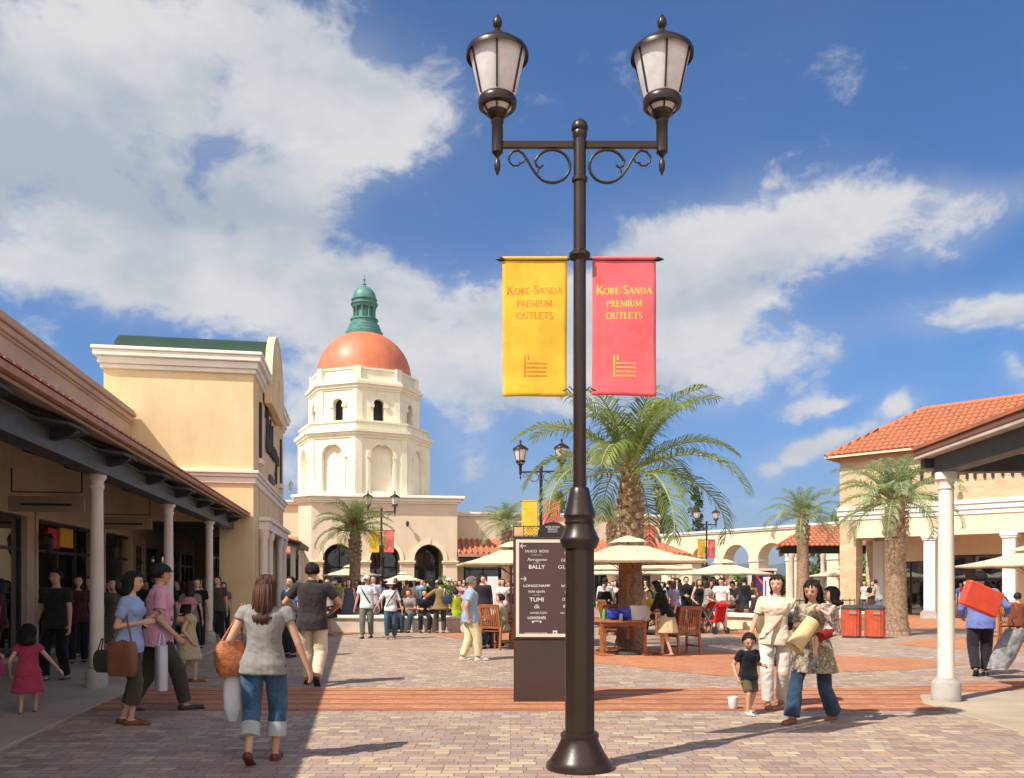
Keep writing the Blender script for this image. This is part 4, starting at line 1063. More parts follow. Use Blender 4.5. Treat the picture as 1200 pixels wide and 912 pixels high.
for s_ in (-1, 1):
    mb = MB(); mb.box(min(s_ * .05, s_ * .64), max(s_ * .05, s_ * .64), -.018, .018, za - .028, za + .028); arm = mb.build('arm', M_iron, LAMP, bevel=.004)
    # scroll under the arm
    mb = MB(); zc = za - .175; pts = []
    cx_ = .235
    for k in range(0, 31):   # big C near the pole
        a = math.radians(150 - k * 12.5); r_ = .135 if k > 5 else .135 - .0 * k
        if k < 7: r_ = .07 + .065 * (k / 7)
        pts.append((s_ * (cx_ - r_ * math.cos(a) * 1.0 + (.0)), 0, zc + r_ * math.sin(a) * 1.0))
    # proper S: outer sweep
    big = [(s_ * (.24 + .135 * math.cos(math.radians(a))), 0, zc + .135 * math.sin(math.radians(a))) for a in range(30, 300, 12)]
    tail = [(s_ * (.24 + .135 * math.cos(math.radians(300)) + t * .17), 0, zc + .135 * math.sin(math.radians(300)) + (t ** 1.15) * .21) for t in (.25, .5, .75, 1)]
    big_in = [(s_ * (.30 + .075 * math.cos(math.radians(a))), 0, zc + .035 + .065 * math.sin(math.radians(a))) for a in range(-150, 40, 20)]
    mb.tube([(s_ * (.24 + .135 * math.cos(math.radians(a))), 0, zc + .135 * math.sin(math.radians(a))) for a in range(70, -60, -12)] + [(s_ * (.345 - .0), 0, zc - .07)], .008, 6) if False else None
    circ = [(s_ * (.205 - .14 * math.cos(math.radians(a))), 0, zc - .005 + .14 * math.sin(math.radians(a))) for a in range(160, -116, -10)]
    # start with an inward curl, go over the top by the pole, down and out to the small curl
    curl = [(s_ * (.275 - .05 * math.cos(math.radians(a))), 0, zc + .03 + .045 * math.sin(math.radians(a))) for a in range(-120, 60, 25)]
    path = curl + [(s_ * .33, 0, zc + .09), (s_ * .28, 0, zc + .13)] if False else []
    A1 = [(s_ * (.225 + .145 * math.cos(math.radians(a))), 0, zc + .135 * math.sin(math.radians(a))) for a in range(20, 285, 11)]
    A2 = [(s_ * x_, 0, zc + z_) for x_, z_ in ((.30, -.118), (.35, -.075), (.395, -.01), (.43, .055), (.465, .105), (.505, .13), (.55, .12), (.58, .08), (.575, .035), (.545, .005), (.505, .005), (.48, .03))]
    C1 = [(s_ * x_, 0, zc + z_) for x_, z_ in ((.300, .01), (.325, -.012), (.355, .0), (.368, .045))]
    mb.tube(C1 + A1 + A2, [.009] * len(C1) + [.0125] * len(A1) + [.011] * 8 + [.008] * 4, 8)
    mb.tube([(s_ * .345, 0, zc - .06), (s_ * .335, 0, zc - .02), (s_ * .355, 0, zc + .02)], .007, 6)
    mb.tube([(s_ * .44, 0, zc + .07), (s_ * .46, 0, zc + .03), (s_ * .50, 0, zc + .03)], .006, 6)
    mb.build('scroll', M_iron, arm, smooth=60)
    lx = s_ * .675
    mb = MB(); mb.lathe([(.047, kz(179)), (.047, kz(146)), (.052, kz(145)), (.052, kz(142)), (.045, kz(141)), (.05, kz(139))], lx, 0, 24)
    mb.lathe([(.047, kz(178)), (.035, kz(181)), (.018, kz(183)), (.012, kz(186)), (.022, kz(189)), (.027, kz(194)), (.024, kz(199)), (.012, kz(203)), (.004, kz(206))][::-1], lx, 0, 16)
    stem = mb.build('lantern_stem', M_iron, arm, smooth=38)
    lan = MB(); lan.lathe([(.05, kz(140)), (.075, kz(137)), (.085, kz(134)), (.085, kz(131)), (.10, kz(128))], lx, 0, 24)
    lan.lathe([(.125, kz(127)), (.153, kz(126)), (.160, kz(122)), (.160, kz(119)), (.150, kz(116)), (.138, kz(114))], lx, 0, 32)
    lan.lathe([(.222, kz(63)), (.256, kz(68)), (.258, kz(64)), (.25, kz(61)), (.20, kz(55)), (.14, kz(49)), (.085, kz(44.5)), (.06, kz(43)), (.05, kz(39)), (.025, kz(36)), (.018, kz(34)), (.035, kz(31)), (.04, kz(27)), (.03, kz(22)), (.006, kz(17))], lx, 0, 32)
    # ribs of the cage
    for k in range(6):
        a = k * PI / 3 + PI / 6; r1_, r2_ = .152, .236
        lan.tube([(lx + r1_ * math.cos(a), r1_ * math.sin(a), kz(114)), (lx + r2_ * math.cos(a), r2_ * math.sin(a), kz(64))], .009, 6)
        lan.tube([(lx + .085 * math.cos(a), .085 * math.sin(a), kz(134)), (lx + .13 * math.cos(a), .13 * math.sin(a), kz(127))], .007, 5)
    ln = lan.build('lantern_frame', M_iron, arm, smooth=38)
    mb = MB(); mb.lathe([(.13, kz(118)), (.145, kz(114)), (.228, kz(64))], lx, 0, 32); mb.lathe([(.07, kz(133)), (.115, kz(127)), (.12, kz(124))], lx, 0, 24)
    mb.build('lantern_glass', M_opal, arm, smooth=38)
zr = kz(304)
for s_ in (-1, 1):
    mb = MB(); mb.tube([(s_ * .05, 0, zr), (s_ * .62, 0, zr)], .010, 8); mb.lathe([(.004, -.05), (.018, -.02), (.02, .0), (.014, .03), (.01, .05)][::-1], 0, 0, 10) if False else None
    mb.tube([(s_ * .61, 0, zr), (s_ * .63, 0, zr), (s_ * .65, 0, zr), (s_ * .69, 0, zr)], [.011, .019, .019, .004], 10)
    mb.build('banner_rod', M_iron, LAMP, smooth=50)
    mb = MB(); mb.tube([(s_ * .05, 0, kz(458)), (s_ * .085, 0, kz(453)), (s_ * .10, 0, kz(456)), (s_ * .135, 0, kz(458))], .005, 6); mb.build('tie_hook', M_iron, LAMP)

# ------------------------------------------------------------------ serif stroke alphabet for the banners (unit: cap height 1)
GL = {
 'K': (.8, [((.15, 0), (.15, 1), .16), ((.15, .45), (.7, 1), .07), ((.3, .58), (.75, 0), .15)], [(.15, 0), (.15, 1), (.7, 1), (.75, 0)]),
 'O': (.95, 'ring', None), 'B': (.72, [((.15, 0), (.15, 1), .16)], [(.12, 0), (.12, 1)]), 'E': (.68, [((.15, 0), (.15, 1), .16), ((.15, .97), (.6, .97), .06), ((.15, .52), (.5, .52), .06), ((.15, .03), (.62, .03), .06), ((.6, .97), (.6, .8), .05), ((.62, .03), (.62, .22), .05)], [(.12, 0), (.12, 1)]),
 'S': (.6, 'S', None), 'A': (.85, [((.08, 0), (.42, 1), .07), ((.42, 1), (.78, 0), .16), ((.2, .35), (.62, .35), .05)], [(.08, 0), (.78, 0)]),
 'N': (.85, [((.14, 0), (.14, 1), .07), ((.14, 1), (.7, 0), .16), ((.7, 0), (.7, 1), .07)], [(.14, 0), (.14, 1), (.7, 1)]),
 'D': (.85, 'D', None), 'P': (.66, 'P', None), 'R': (.76, 'R', None),
 'M': (1.0, [((.12, 0), (.14, 1), .07), ((.14, 1), (.48, .1), .15), ((.48, .1), (.82, 1), .06), ((.82, 1), (.86, 0), .15)], [(.12, 0), (.86, 0), (.12, 1), (.84, 1)]),
 'I': (.36, [((.18, 0), (.18, 1), .16)], [(.18, 0), (.18, 1)]), 'U': (.85, 'U', None), 'T': (.75, [((.38, 0), (.38, 1), .16), ((.05, .97), (.7, .97), .06), ((.05, .97), (.05, .8), .05), ((.7, .97), (.7, .8), .05)], [(.38, 0)]),
 'L': (.64, [((.15, 0), (.15, 1), .16), ((.15, .03), (.6, .03), .06), ((.6, .03), (.6, .25), .05)], [(.12, 0), (.12, 1)]), '-': (.4, [((.06, .4), (.3, .4), .08)], []), ' ': (.35, [], []),
}
def glyph(mb, ch, x, z, s, y):
    w, g, serif = GL[ch]
    def seg(a, b_, t):
        a = Vector(a); b_ = Vector(b_); d = (b_ - a).normalized(); n_ = Vector((-d.y, d.x)) * t * 1.35 / 2
        ps = [a - n_, b_ - n_, b_ + n_, a + n_]
        mb.add([(x + p.x * s, y, z + p.y * s) for p in ps], [(0, 1, 2, 3)])
    def arc(cx, cz, rx, rz, a0, a1, t0, t1, n=12):
        for k in range(n):
            u, v = a0 + (a1 - a0) * k / n, a0 + (a1 - a0) * (k + 1) / n
            def wd(a): return 1.3 * (t1 + (t0 - t1) * abs(math.cos(math.radians(a))))
            ps = []
            for a, q in ((u, 1), (v, 1), (v, -1), (u, -1)):
                ra = math.radians(a); e = q * wd(a) / 2
                ps.append((cx + (rx + e) * math.cos(ra), cz + (rz + e) * math.sin(ra)))
            mb.add([(x + p[0] * s, y, z + p[1] * s) for p in ps], [(0, 1, 2, 3)])
    if g == 'ring': arc(.47, .5, .38, .46, 0, 360, .15, .05, 22)
    elif g == 'S': arc(.3, .73, .2, .22, 30, 270, .1, .08); arc(.3, .27, .22, .23, 90, -150, .13, .08)
    elif g == 'U': seg((.15, 1), (.15, .35), .15); arc(.42, .35, .27, .31, 180, 360, .12, .06); seg((.69, .35), (.69, 1), .07); seg((.02, .98), (.28, .98), .05); seg((.58, .98), (.8, .98), .05)
    elif g == 'D': seg((.15, 0), (.15, 1), .15); arc(.3, .5, .42, .46, -90, 90, .15, .05); seg((.05, .97), (.32, .97), .05); seg((.05, .03), (.32, .03), .05)
    elif g in ('P', 'R'):
        seg((.15, 0), (.15, 1), .15); arc(.3, .73, .25, .23, -90, 90, .13, .05); seg((.04, .97), (.32, .97), .05); seg((.15, .5), (.32, .5), .05); seg((.03, .02), (.28, .02), .04)
        if g == 'R': seg((.34, .5), (.72, 0), .13)
    else:
        for a, b_, t in g: seg(a, b_, t)
        for p in serif: seg((p[0] - .13, .02 if p[1] < .5 else .98), (p[0] + .13, .02 if p[1] < .5 else .98), .045)
        if ch == 'B': arc(.3, .74, .2, .22, -90, 90, .12, .05); arc(.3, .27, .26, .24, -90, 90, .13, .05); seg((.15, .97), (.32, .97), .05); seg((.15, .5), (.32, .5), .05); seg((.15, .03), (.32, .03), .05)
    return w * s
def textline(mb, text, cx, z, s, y, first=None, gap=.04):
    """small capitals; letters preceded by ^ are taller"""
    items = []; big = False
    for ch in text:
        if ch == '^': big = True; continue
        items.append((ch, s * (1.32 if big else 1))); big = False
    tot = sum(GL[c][0] * q + gap * s for c, q in items); x = cx - tot / 2
    for c, q in items: x += glyph(mb, c, x, z, q, y) + gap * s

def banner(name, label, color, ink, side):
    o = root(name, label, 'banner', (.555, 7.0, 0), 0, 'yellow banners' if side < 0 else 'pink banners')
    x0, x1 = (-.635, -.102) if side < 0 else (.105, .625)
    zt, zb_ = kz(303), kz(465)
    mb = MB(); nx, nz = 16, 34
    def yy(u, v): return .012 * math.sin(u * 6 + v * 3) * v + .006 * math.sin(v * 9 + u * 2)
    vs = []
    for j in range(nz + 1):
        v = j / nz
        for i in range(nx + 1):
            u = i / nx; vs.append((x0 + (x1 - x0) * u + .008 * side * v * (u - .5), yy(u, v) - .002, zt + (zb_ - zt) * v + (.012 * v * (1 - u) if side > 0 else 0)))
    mb.add(vs, [(j * (nx + 1) + i, j * (nx + 1) + i + 1, (j + 1) * (nx + 1) + i + 1, (j + 1) * (nx + 1) + i) for j in range(nz) for i in range(nx)])
    m = cloth_mat(name + ' cloth', color, trans=.30)
    c = mb.build('cloth', m, o, smooth=180)
    md = c.modifiers.new('thick', 'SOLIDIFY'); md.thickness = .002; md.offset = 0
    mb = MB(); mb.tube([(x0, 0, zt + .0), (x1, 0, zt + .0)], .016, 12); mb.build('hem_sleeve', m, o, smooth=60)
    cx = (x0 + x1) / 2; mb = MB(); y = -.026
    s_ = .052
    def at_(text, py, sc): textline(mb, text, cx, kz(py), sc, y)
    at_('^KOBE-^SANDA', 345, .0545); at_('^P^R^E^M^I^U^M', 360, .040); at_('^O^U^T^L^E^T^S', 374.5, .042)
    z0 = kz(442)
    mb.box(cx - .09, cx - .075, y - .0005, y, z0, z0 + .18); mb.box(cx - .06, cx - .045, y - .0005, y, z0 + .14, z0 + .18)
    for k in range(4):
        zz = z0 + .004 + k * .034
        q = cx - .065
        while q < cx + .095:
            w_ = .006 + .006 * ((int(q * 997) + k) % 3); mb.box(q, q + w_, y - .0005, y, zz, zz + .013); q += w_ + .004
    # lettering sits on the cloth: drape it
    mb.v = [(a, b_ + yy((a - x0) / (x1 - x0), (c_ - zt) / (zb_ - zt)) + .0215, c_) for a, b_, c_ in mb.v]
    mb.build('lettering', cloth_mat(name + ' ink', ink), o)
    return o
BY = banner('yellow_banner', 'large yellow banner hanging on the near lamp post', (.97, .64, .075), (.62, .25, .04), -1)
BP = banner('pink_banner', 'large pink banner hanging on the near lamp post', (.96, .20, .225), (.95, .55, .10), 1)
lampspots = [(.034, 27.6, -.20, 'brown twin-lantern street lamp rising behind the directory sign'),
             (-.153, 43.2, .1, 'brown twin-lantern street lamp in front of the tower building'),
             (.153, 39.6, .12, 'brown twin-lantern street lamp mostly hidden by the tall palm'),
             (.228, 52.5, .35, 'brown twin-lantern street lamp in front of the open arches')]
bn = ['behind the directory sign', 'in front of the tower building', 'beside the tall palm trunk', 'in front of the open arches']
for i, (rx, Yq, rz, lb) in enumerate(lampspots):
    for src, l2 in ((LAMP, lb), (BY, 'small yellow banner on the lamp ' + bn[i]), (BP, 'small pink banner on the lamp ' + bn[i])):
        o = copy_tree(src); place(o, (rx * Yq, Yq, 0), rz, l2)

# ================================================================== directory sign
M_sgn = mat('dark brown sign steel', (.055, .033, .028), .4, .08, 2)
M_sgp = mat('plum sign panel', (.075, .040, .042), .45, .06, 2)
M_sgw = mat('cream sign frame', (.70, .60, .50), .5, .05, 3)
S = root('directory_sign', 'tall brown shop directory sign with white lettering behind the lamp post', 'sign', (.52, 10.95, 0), 0)
mb = MB(); mb.box(-.5, .5, -.07, .07, .03, .80); mb.box(-.5, .5, -.08, .08, 0, .03); mb.build('base_panel', M_sgn, S, bevel=.004)
mb = MB(); mb.box(-.505, .505, -.085, .085, .802, 2.10); mb.build('cabinet', M_sgn, S, bevel=.006)
mb = MB(); mb.wall(-.47, .47, .83, 2.07, -.094, -.086, [(-.43, .43, .87, 2.03, 0)]); mb.build('frame', M_sgw, S)
mb = MB(); mb.box(-.43, .43, -.090, -.0862, .87, 2.03); pn = mb.build('panel', M_sgp, S)
M_ink = mat('white sign ink', (.72, .70, .70), .5, .02, 3)
def txt(s, x, z, size, al='CENTER', sx=1, shear=0, off=0):
    cu = bpy.data.curves.new('lettering', 'FONT'); cu.body = s; cu.size = size; cu.align_x = al; cu.shear = shear; cu.offset = off; cu.extrude = .0006
    cu.materials.append(M_ink); o = bpy.data.objects.new('lettering', cu); COL.objects.link(o); o.parent = pn; o.location = (x, -.0915, z); o.rotation_euler = (PI / 2, 0, 0); o.scale = (sx, 1, 1); return o
c1, c2 = -.205, .19
def sz(py): return CAMZ + (683 - py) * .01087
txt('HUGO  BOSS', c1, sz(647.5), .045, sx=1.15); txt('FACTORY OUTLET', c1, sz(651), .016)
txt('Ferragamo', c1, sz(657.5), .052, shear=.4, sx=1.1); txt('SALVATORE', c1, sz(660.5), .015)
txt('BALLY', c1, sz(666.5), .068, off=.001, sx=1.1)
txt('LONGCHAMP', c1, sz(688), .045, off=.0005, sx=1.22); txt('kate spade', c1, sz(694.5), .05); txt('NEW YORK', c1, sz(698), .015)
txt('TUMI', c1, sz(705), .072, off=.001, sx=1.1); txt('dk', c1, sz(713), .075); txt('HAMILTON', c1 + .02, sz(719.5), .038, sx=1.1)
txt('LONGINES', c1, sz(725.5), .046, off=.0008, sx=1.05)
txt('Polo', c2, sz(649.5), .05, shear=.2); txt('GEORG', c2, sz(658), .05); txt('GUCCI', c2, sz(666.5), .062, sx=1.3)
txt('folli follie', c2, sz(688), .045); txt('SEE BY', c2, sz(695), .03); txt('DKNY', c2, sz(704), .05); txt('ETRO', c2, sz(712), .045, off=.0008); txt('VALENTINO', c2, sz(719.5), .036)
txt('INFORMATION CENTER', c1 - .01, sz(743), .027)
mb = MB(); y = -.0916
def arrow(cx, cz, d):
    mb.box(cx - .035, cx + .035, y - .0005, y + .001, cz - .004, cz + .004)
    for s_ in (-1, 1):
        mb.bar((cx + d * .038, y, cz), (cx + d * .008, y, cz + s_ * .03), .0012, .008)
arrow(-.375, sz(640), -1); arrow(-.375, sz(678.5), 1)
mb.box(.0, .055, y - .0005, y + .001, sz(744), sz(739)); 
for k in range(5): mb.box(c1 - .06 + k * .025, c1 - .04 + k * .025, y - .0005, y + .001, sz(728.5 + (1.5 if k in (0, 4) else 0)), sz(727.5))
mb.lathe([(.018, -.0005), (.018, .0005)], 0, 0, 4) if False else None
mb.build('symbols', M_ink, pn)
mb = MB(); mb.box(.018, .038, y - .0012, y - .0006, sz(742.6), sz(740.4)); mb.build('square_mark', M_sgp, pn)
# wrought crest: lattice rail and arched name plate
mb = MB(); zt = 2.10; zr = 2.245
mb.tube([(-.5, 0, zr), (.5, 0, zr)], .007, 6); mb.tube([(-.5, 0, zt + .01), (.5, 0, zt + .01)], .007, 6)
for q in (-.5, -.37, .37, .5): mb.tube([(q, 0, zt), (q, 0, zr + .01)], .006, 6)
for s_ in (-1, 1):
    a_, b_ = (.36, .16)
    n_ = 4; st = (a_ - b_) / n_
    for r_ in range(3):
        for k in range(n_):
            xx = s_ * (b_ + k * st); z0 = zt + .015 + r_ * .045
            mb.tube([(xx, 0, z0), (xx + s_ * st / 2, 0, z0 + .04), (xx + s_ * st, 0, z0)], .0045, 5)
mb.build('lattice_rail', M_dark, S)
for s_ in (-1, 1):
    mb = MB(); mb.box(s_ * .435 - .055, s_ * .435 + .055, -.008, .008, zt + .025, zr - .015); mb.build('corner_tile', mat('tan corner tile', (.62, .40, .22), .6), S)
mb = MB(); pts = [(-.19, zt + .001)] + [(-.19 + .0, zt + .04)] + [(.19 * math.cos(math.radians(a)), zt + .04 + .16 * math.sin(math.radians(a))) for a in range(170, 0, -10)] + [(.19, zt + .001)]
mb.yprism([(x_, z_) for x_, z_ in pts], -.02, .02); cr = mb.build('crest', M_dark, S)
for k, (t_, zz) in enumerate((('KOBE-SANDA', 2.225), ('PREMIUM', 2.195), ('OUTLETS', 2.165))):
    o = txt(t_, 0, zz, .030); o.parent = cr; o.location = (0, -.0215, zz); 

# ================================================================== parasols, tables, chairs
M_canvas = cloth_mat('cream parasol canvas', (.80, .72, .52), trans=.22)
M_teak = mat('oiled teak', (.33, .115, .045), .5, .25, 6, .2, 50, stretch=(1, 1, 6))
M_teak2 = mat('pale teak', (.42, .20, .09), .55, .25, 6, .2, 50)
M_castiron = mat('parasol base iron', (.05, .05, .05), .6, .2, 5)
def make_parasol():
    o = root('parasol', 'x', 'parasol', (0, 0, 0), 0, 'cream square parasols')
    mb = MB(); h = 1.28; zr, za = 1.98, 2.50
    per = []
    for k in range(8):
        a = k * PI / 4 + PI / 4; r_ = h * (math.sqrt(2) if k % 2 == 0 else 1.0) * .97
        per.append((r_ * math.cos(a), r_ * math.sin(a)))
    def ring(t, dz): return [(x * t, y * t, zr + (za - zr) * (1 - t) + dz) for x, y in per]
    n = 10; rs = []
    for i in range(n + 1):
        t = 1 - .80 * i / n; z_ = zr + (za - .06 - zr) * (1 - t) - .05 * math.sin(PI * (1 - t))
        r = []
        for j in range(32):
            a = j / 4; k = int(a); w = a - k; p = Vector(per[k]).lerp(Vector(per[(k + 1) % 8]), w)
            sag = .012 * math.sin(PI * w) * t
            r.append((p.x * t, p.y * t, z_ - sag + (.0 if i else 0)))
        rs.append(r)
    low = [(x, y, z - .055) for x, y, z in rs[0]]
    mb.rings([low] + rs, cap=False); c = mb.build('canopy', M_canvas, o, smooth=25)
    md = c.modifiers.new('thick', 'SOLIDIFY'); md.thickness = .004
    mb = MB(); rs = []
    for t, z_ in ((.27, za - .13), (.2, za - .075), (.1, za - .015), (.02, za + .02)):
        rs.append([(x * t, y * t, z_) for x, y in per])
    mb.rings(rs, cap=False); v = mb.build('vent', M_canvas, o, smooth=25); md = v.modifiers.new('thick', 'SOLIDIFY'); md.thickness = .004
    mb = MB(); mb.lathe([(.028, .05), (.026, za)], 0, 0, 14); mb.lathe([(.03, za + .02), (.035, za + .05), (.02, za + .09), (.006, za + .12)], 0, 0, 12); mb.build('pole', M_teak, o, smooth=40)
    for k in range(8):
        a = k * PI / 4 + PI / 4; x, y = per[k]
        mb = MB(); mb.bar((x * .02, y * .02, za - .17), (x * .96, y * .96, zr - .045), .022, .016); mb.bar((0, 0, 1.70), (x * .5, y * .5, zr + (za - zr) * .40), .018, .014); mb.build('rib', M_teak, o)
    mb = MB(); mb.lathe([(.30, 0), (.30, .04), (.26, .07), (.06, .09), (.05, .30), (.035, .31)], 0, 0, 28); mb.build('base', M_castiron, o, smooth=35)
    return o
par = make_parasol()
spots = [(2.46, 18.1, 12, 1.0, 'cream parasol over the near teak table, the largest right of the lamp post'),
         (3.65, 25.5, 30, .98, 'cream parasol just behind the large one and the palm trunk'),
         (6.4, 33.5, 8, .95, 'cream parasol half covered by the right corner of the large one'),
         (7.35, 29.6, 22, .93, 'cream parasol standing in front of the open arches'),
         (-.02, 20.6, 8, 1.0, 'cream parasol left of the directory sign'),
         (-7.62, 40.2, 20, .95, 'cream parasol below the palm with the reddish leaf base'),
         (-5.25, 41.2, 5, .82, 'cream parasol in front of the third arch of the tower building'),
         (13.7, 22.6, 15, 1.0, 'cream parasol cut by the right edge of the photo'),
         (4.4, 33.0, 40, .95, 'cream parasol glimpsed between the lamp post and the large parasol'),
         (16.9, 44.0, 10, .95, 'pale parasol under the far tiled canopy'),
         (1.9, 35.0, 12, .95, 'cream parasol hidden behind the directory sign and lamp post'),]
for i, (x, y, a, s_, lb) in enumerate(spots):
    o = par if i == 0 else copy_tree(par); place(o, (x, y, 0), math.radians(a), lb, s_)

def make_chair(m=M_teak):
    o = root('teak_armchair', 'x', 'armchair', (0, 0, 0), 0, 'teak armchairs at the cafe tables')
    mb = MB()
    for k in range(7): mb.box(-.24, .24, -.24 + k * .07, -.185 + k * .07, .41, .43)
    mb.box(-.25, -.22, -.24, .24, .37, .409); mb.box(.22, .25, -.24, .24, .37, .409); mb.build('seat', m, o)
    bk = MB(); bk.M = Matrix.Translation((0, .23, .42)) @ Matrix.Rotation(math.radians(-12), 4, 'X')
    bk.box(-.26, -.21, -.02, .02, 0, .62); bk.box(.21, .26, -.02, .02, 0, .62); bk.box(-.209, .209, -.02, .02, .55, .62); bk.box(-.209, .209, -.02, .02, .06, .11)
    for k in range(8): bk.box(-.19 + k * .05, -.165 + k * .05, -.008, .008, .11, .55)
    bk.M = None; bk.build('backrest', m, o)
    for x in (-.26, .26):
        mb = MB(); mb.box(x - .035, x + .035, -.27, .27, .62, .65); mb.build('armrest', m, o, bevel=.008)
        mb = MB(); mb.box(x - .022, x + .022, -.26, -.215, 0, .62); mb.build('leg', m, o)
        mb = MB(); mb.bar((x, .30, 0), (x, .235, .62), .045, .045); mb.build('leg', m, o)
        mb = MB(); mb.box(x - .012, x + .012, -.214, .24, .16, .2); mb.build('stretcher', m, o)
    return o
ch = make_chair()
def make_table():
    o = root('teak_table', 'x', 'table', (0, 0, 0), 0, 'teak cafe tables')
    mb = MB(); mb.lathe([(.70, .70), (.72, .705), (.72, .735), (.70, .74)], 0, 0, 40)
    mb.build('table_top', M_teak, o, smooth=30)
    mb = MB(); mb.box(-.5, .5, -.5, -.47, .62, .699); mb.box(-.5, .5, .47, .5, .62, .699); mb.box(-.5, -.47, -.469, .469, .62, .699); mb.box(.47, .5, -.469, .469, .62, .699); mb.build('apron', M_teak, o)
    for x in (-.46, .46):
        for y in (-.46, .46):
            mb = MB(); mb.box(x - .035, x + .035, y - .035, y + .035, .04, .699); mb.build('leg', M_teak, o, bevel=.006)
        mb = MB(); mb.box(x - .05, x + .05, -.56, .56, 0, .06); mb.build('foot_rail', M_teak, o, bevel=.01)
    mb = MB(); mb.box(-.41, .41, -.04, .04, .1, .15); mb.build('stretcher', M_teak, o)
    return o
tb = make_table()
tsp = [(2.25, 18.2, 8, 'near round teak table under the large parasol'), (3.6, 25.0, 20, 'teak table behind the palm trunk under the second parasol'),
       (.05, 20.5, 10, 'teak table under the parasol left of the directory sign'), (13.6, 22.5, 0, 'teak table under the parasol at the right edge'), (7.3, 30.2, 12, 'teak table beside the low fountain wall'),
       (-7.5, 40.3, 0, 'teak table under the parasol below the reddish palm'), (-5.2, 41.3, 15, 'teak table before the third arch of the tower building')]
for i, (x, y, a, lb) in enumerate(tsp):
    o = tb if i == 0 else copy_tree(tb); place(o, (x, y, 0), math.radians(a), lb)
csp = [(3.62, 18.15, 200, 'teak armchair with its back to the viewer right of the near table'), (2.35, 19.35, 0, 'teak armchair on the far side of the near table'), (1.15, 18.9, 70, 'teak armchair left of the near table by the lamp post'),
       (-.72, 20.4, 100, 'teak armchair behind the man in the light blue polo'), (-.35, 19.6, 150, 'teak armchair with a pale jacket over it beside the directory sign'), (.75, 21.2, -70, 'teak armchair between the sign and the table behind it'),
       (4.4, 24.6, -100, 'teak armchair at the second table right side'), (2.9, 24.6, 110, 'teak armchair at the second table left side'),
       (12.9, 21.9, 120, 'teak armchair at the table by the right edge'), (-7.2, 39.2, 170, 'pale teak armchair turned away below the reddish palm'), (-8.5, 39.8, 90, 'teak armchair at the far left table'), (6.6, 29.6, 80, 'teak armchair left of the table by the fountain'), (8.0, 29.4, -120, 'teak armchair between the fountain wall and its table')]
for i, (x, y, a, lb) in enumerate(csp):
    o = ch if i == 0 else copy_tree(ch); place(o, (x, y, 0), math.radians(a), lb)
# things on the near table
M_blue = mat('cobalt blue plastic', (.01, .06, .55), .35, .1, 4); M_gbot = mat('green bottle plastic', (.08, .42, .10), .3, .1, 4); M_paper = mat('white paper', (.72, .72, .74), .8, .06, 4)
def obj_on(name, label, cat, fn, m, loc, rz=0, sm=30, group=None):
    mb = MB(); fn(mb); o = mb.build(name, m, smooth=sm); o.location = loc; o.rotation_euler = (0, 0, rz); return tag(o, label, cat, group)
obj_on('bottle', 'green drink bottle on the near teak table', 'bottle', lambda m: m.lathe([(.034, 0), (.036, .02), (.036, .15), (.02, .2), (.014, .21), (.014, .24)], 0, 0, 16), M_gbot, (1.93, 17.9, .741))
def bowlf(m): m.lathe([(.05, 0), (.13, .06), (.16, .16), (.14, .2), (.05, .235), (.01, .24)], 0, 0, 20)
obj_on('sun_hat', 'blue cap lying on the left of the near table', 'cap', bowlf, M_blue, (2.13, 17.85, .741))
obj_on('sun_hat', 'blue cap lying between the bottle group and the paper bag', 'cap', bowlf, M_blue, (2.36, 17.8, .741)).scale = (.8, .8, 1.1)
obj_on('jar', 'small clear jar between the two blue caps', 'jar', lambda m: m.lathe([(.03, 0), (.035, .02), (.035, .12), (.03, .14)], 0, 0, 14), mat('pale jar', (.5, .5, .52), .2), (2.25, 17.62, .741))
def pbag(m, w=.42, d=.16, h=.30):
    m.add([(-w / 2, -d / 2, 0), (w / 2, -d / 2, 0), (w / 2, d / 2, 0), (-w / 2, d / 2, 0), (-w / 2 - .02, -d / 2 + .02, h), (w / 2, -d / 2 + .04, h * .95), (w / 2 - .02, d / 2 - .02, h * 1.02), (-w / 2, d / 2 - .03, h)], [(0, 1, 2, 3), (0, 4, 5, 1), (1, 5, 6, 2), (2, 6, 7, 3), (3, 7, 4, 0)])
    m.tube([(-.08, 0, h - .02), (-.06, 0, h + .07), (.06, 0, h + .07), (.08, 0, h - .02)], .005, 5)
obj_on('paper_bag', 'white paper shopping bag standing on the near table', 'bag', pbag, M_paper, (2.68, 17.95, .741), .3)

# ================================================================== low walls, planter, bins, kiosk
M_lime = mat('pale limestone', (.56, .50, .42), .8, .1, 2, .4, 50, stain=.2); M_limew = mat('white stone coping', (.74, .70, .62), .7, .07, 2, .2, 50, stain=.15)
b = root('planter_wall', 'long low pale stone bench wall where people sit at left centre', 'wall', (0, 0, 0))
mb = MB(); mb.prism([(-6.1, 26.2), (-.9, 26.0), (-.6, 27.4), (-6.1, 27.6)], 0, .42); mb.build('wall', M_lime, b, bevel=.01)
mb = MB(); mb.prism([(-6.16, 26.14), (-.84, 25.94), (-.54, 27.46), (-6.16, 27.66)], .422, .50); mb.build('coping', M_limew, b, bevel=.012)
b = root('fountain_wall', 'low round cream fountain basin with a white rim right of centre', 'fountain', (9.6, 29.5, 0))
mb = MB(); rs = lambda r0, r1, z0, z1, m: m.rings([[(r * math.cos(a), r * math.sin(a), z) for a in [2 * PI * k / 12 for k in range(12)]] for r, z in ((r0, z0), (r0, z1), (r1, z1), (r1, z0))], cap=False)
rs(2.75, 2.45, 0, .40, mb); mb.build('basin', M_cream, b)
mb = MB(); rs(2.85, 2.35, .402, .52, mb); mb.build('rim', M_limew, b)
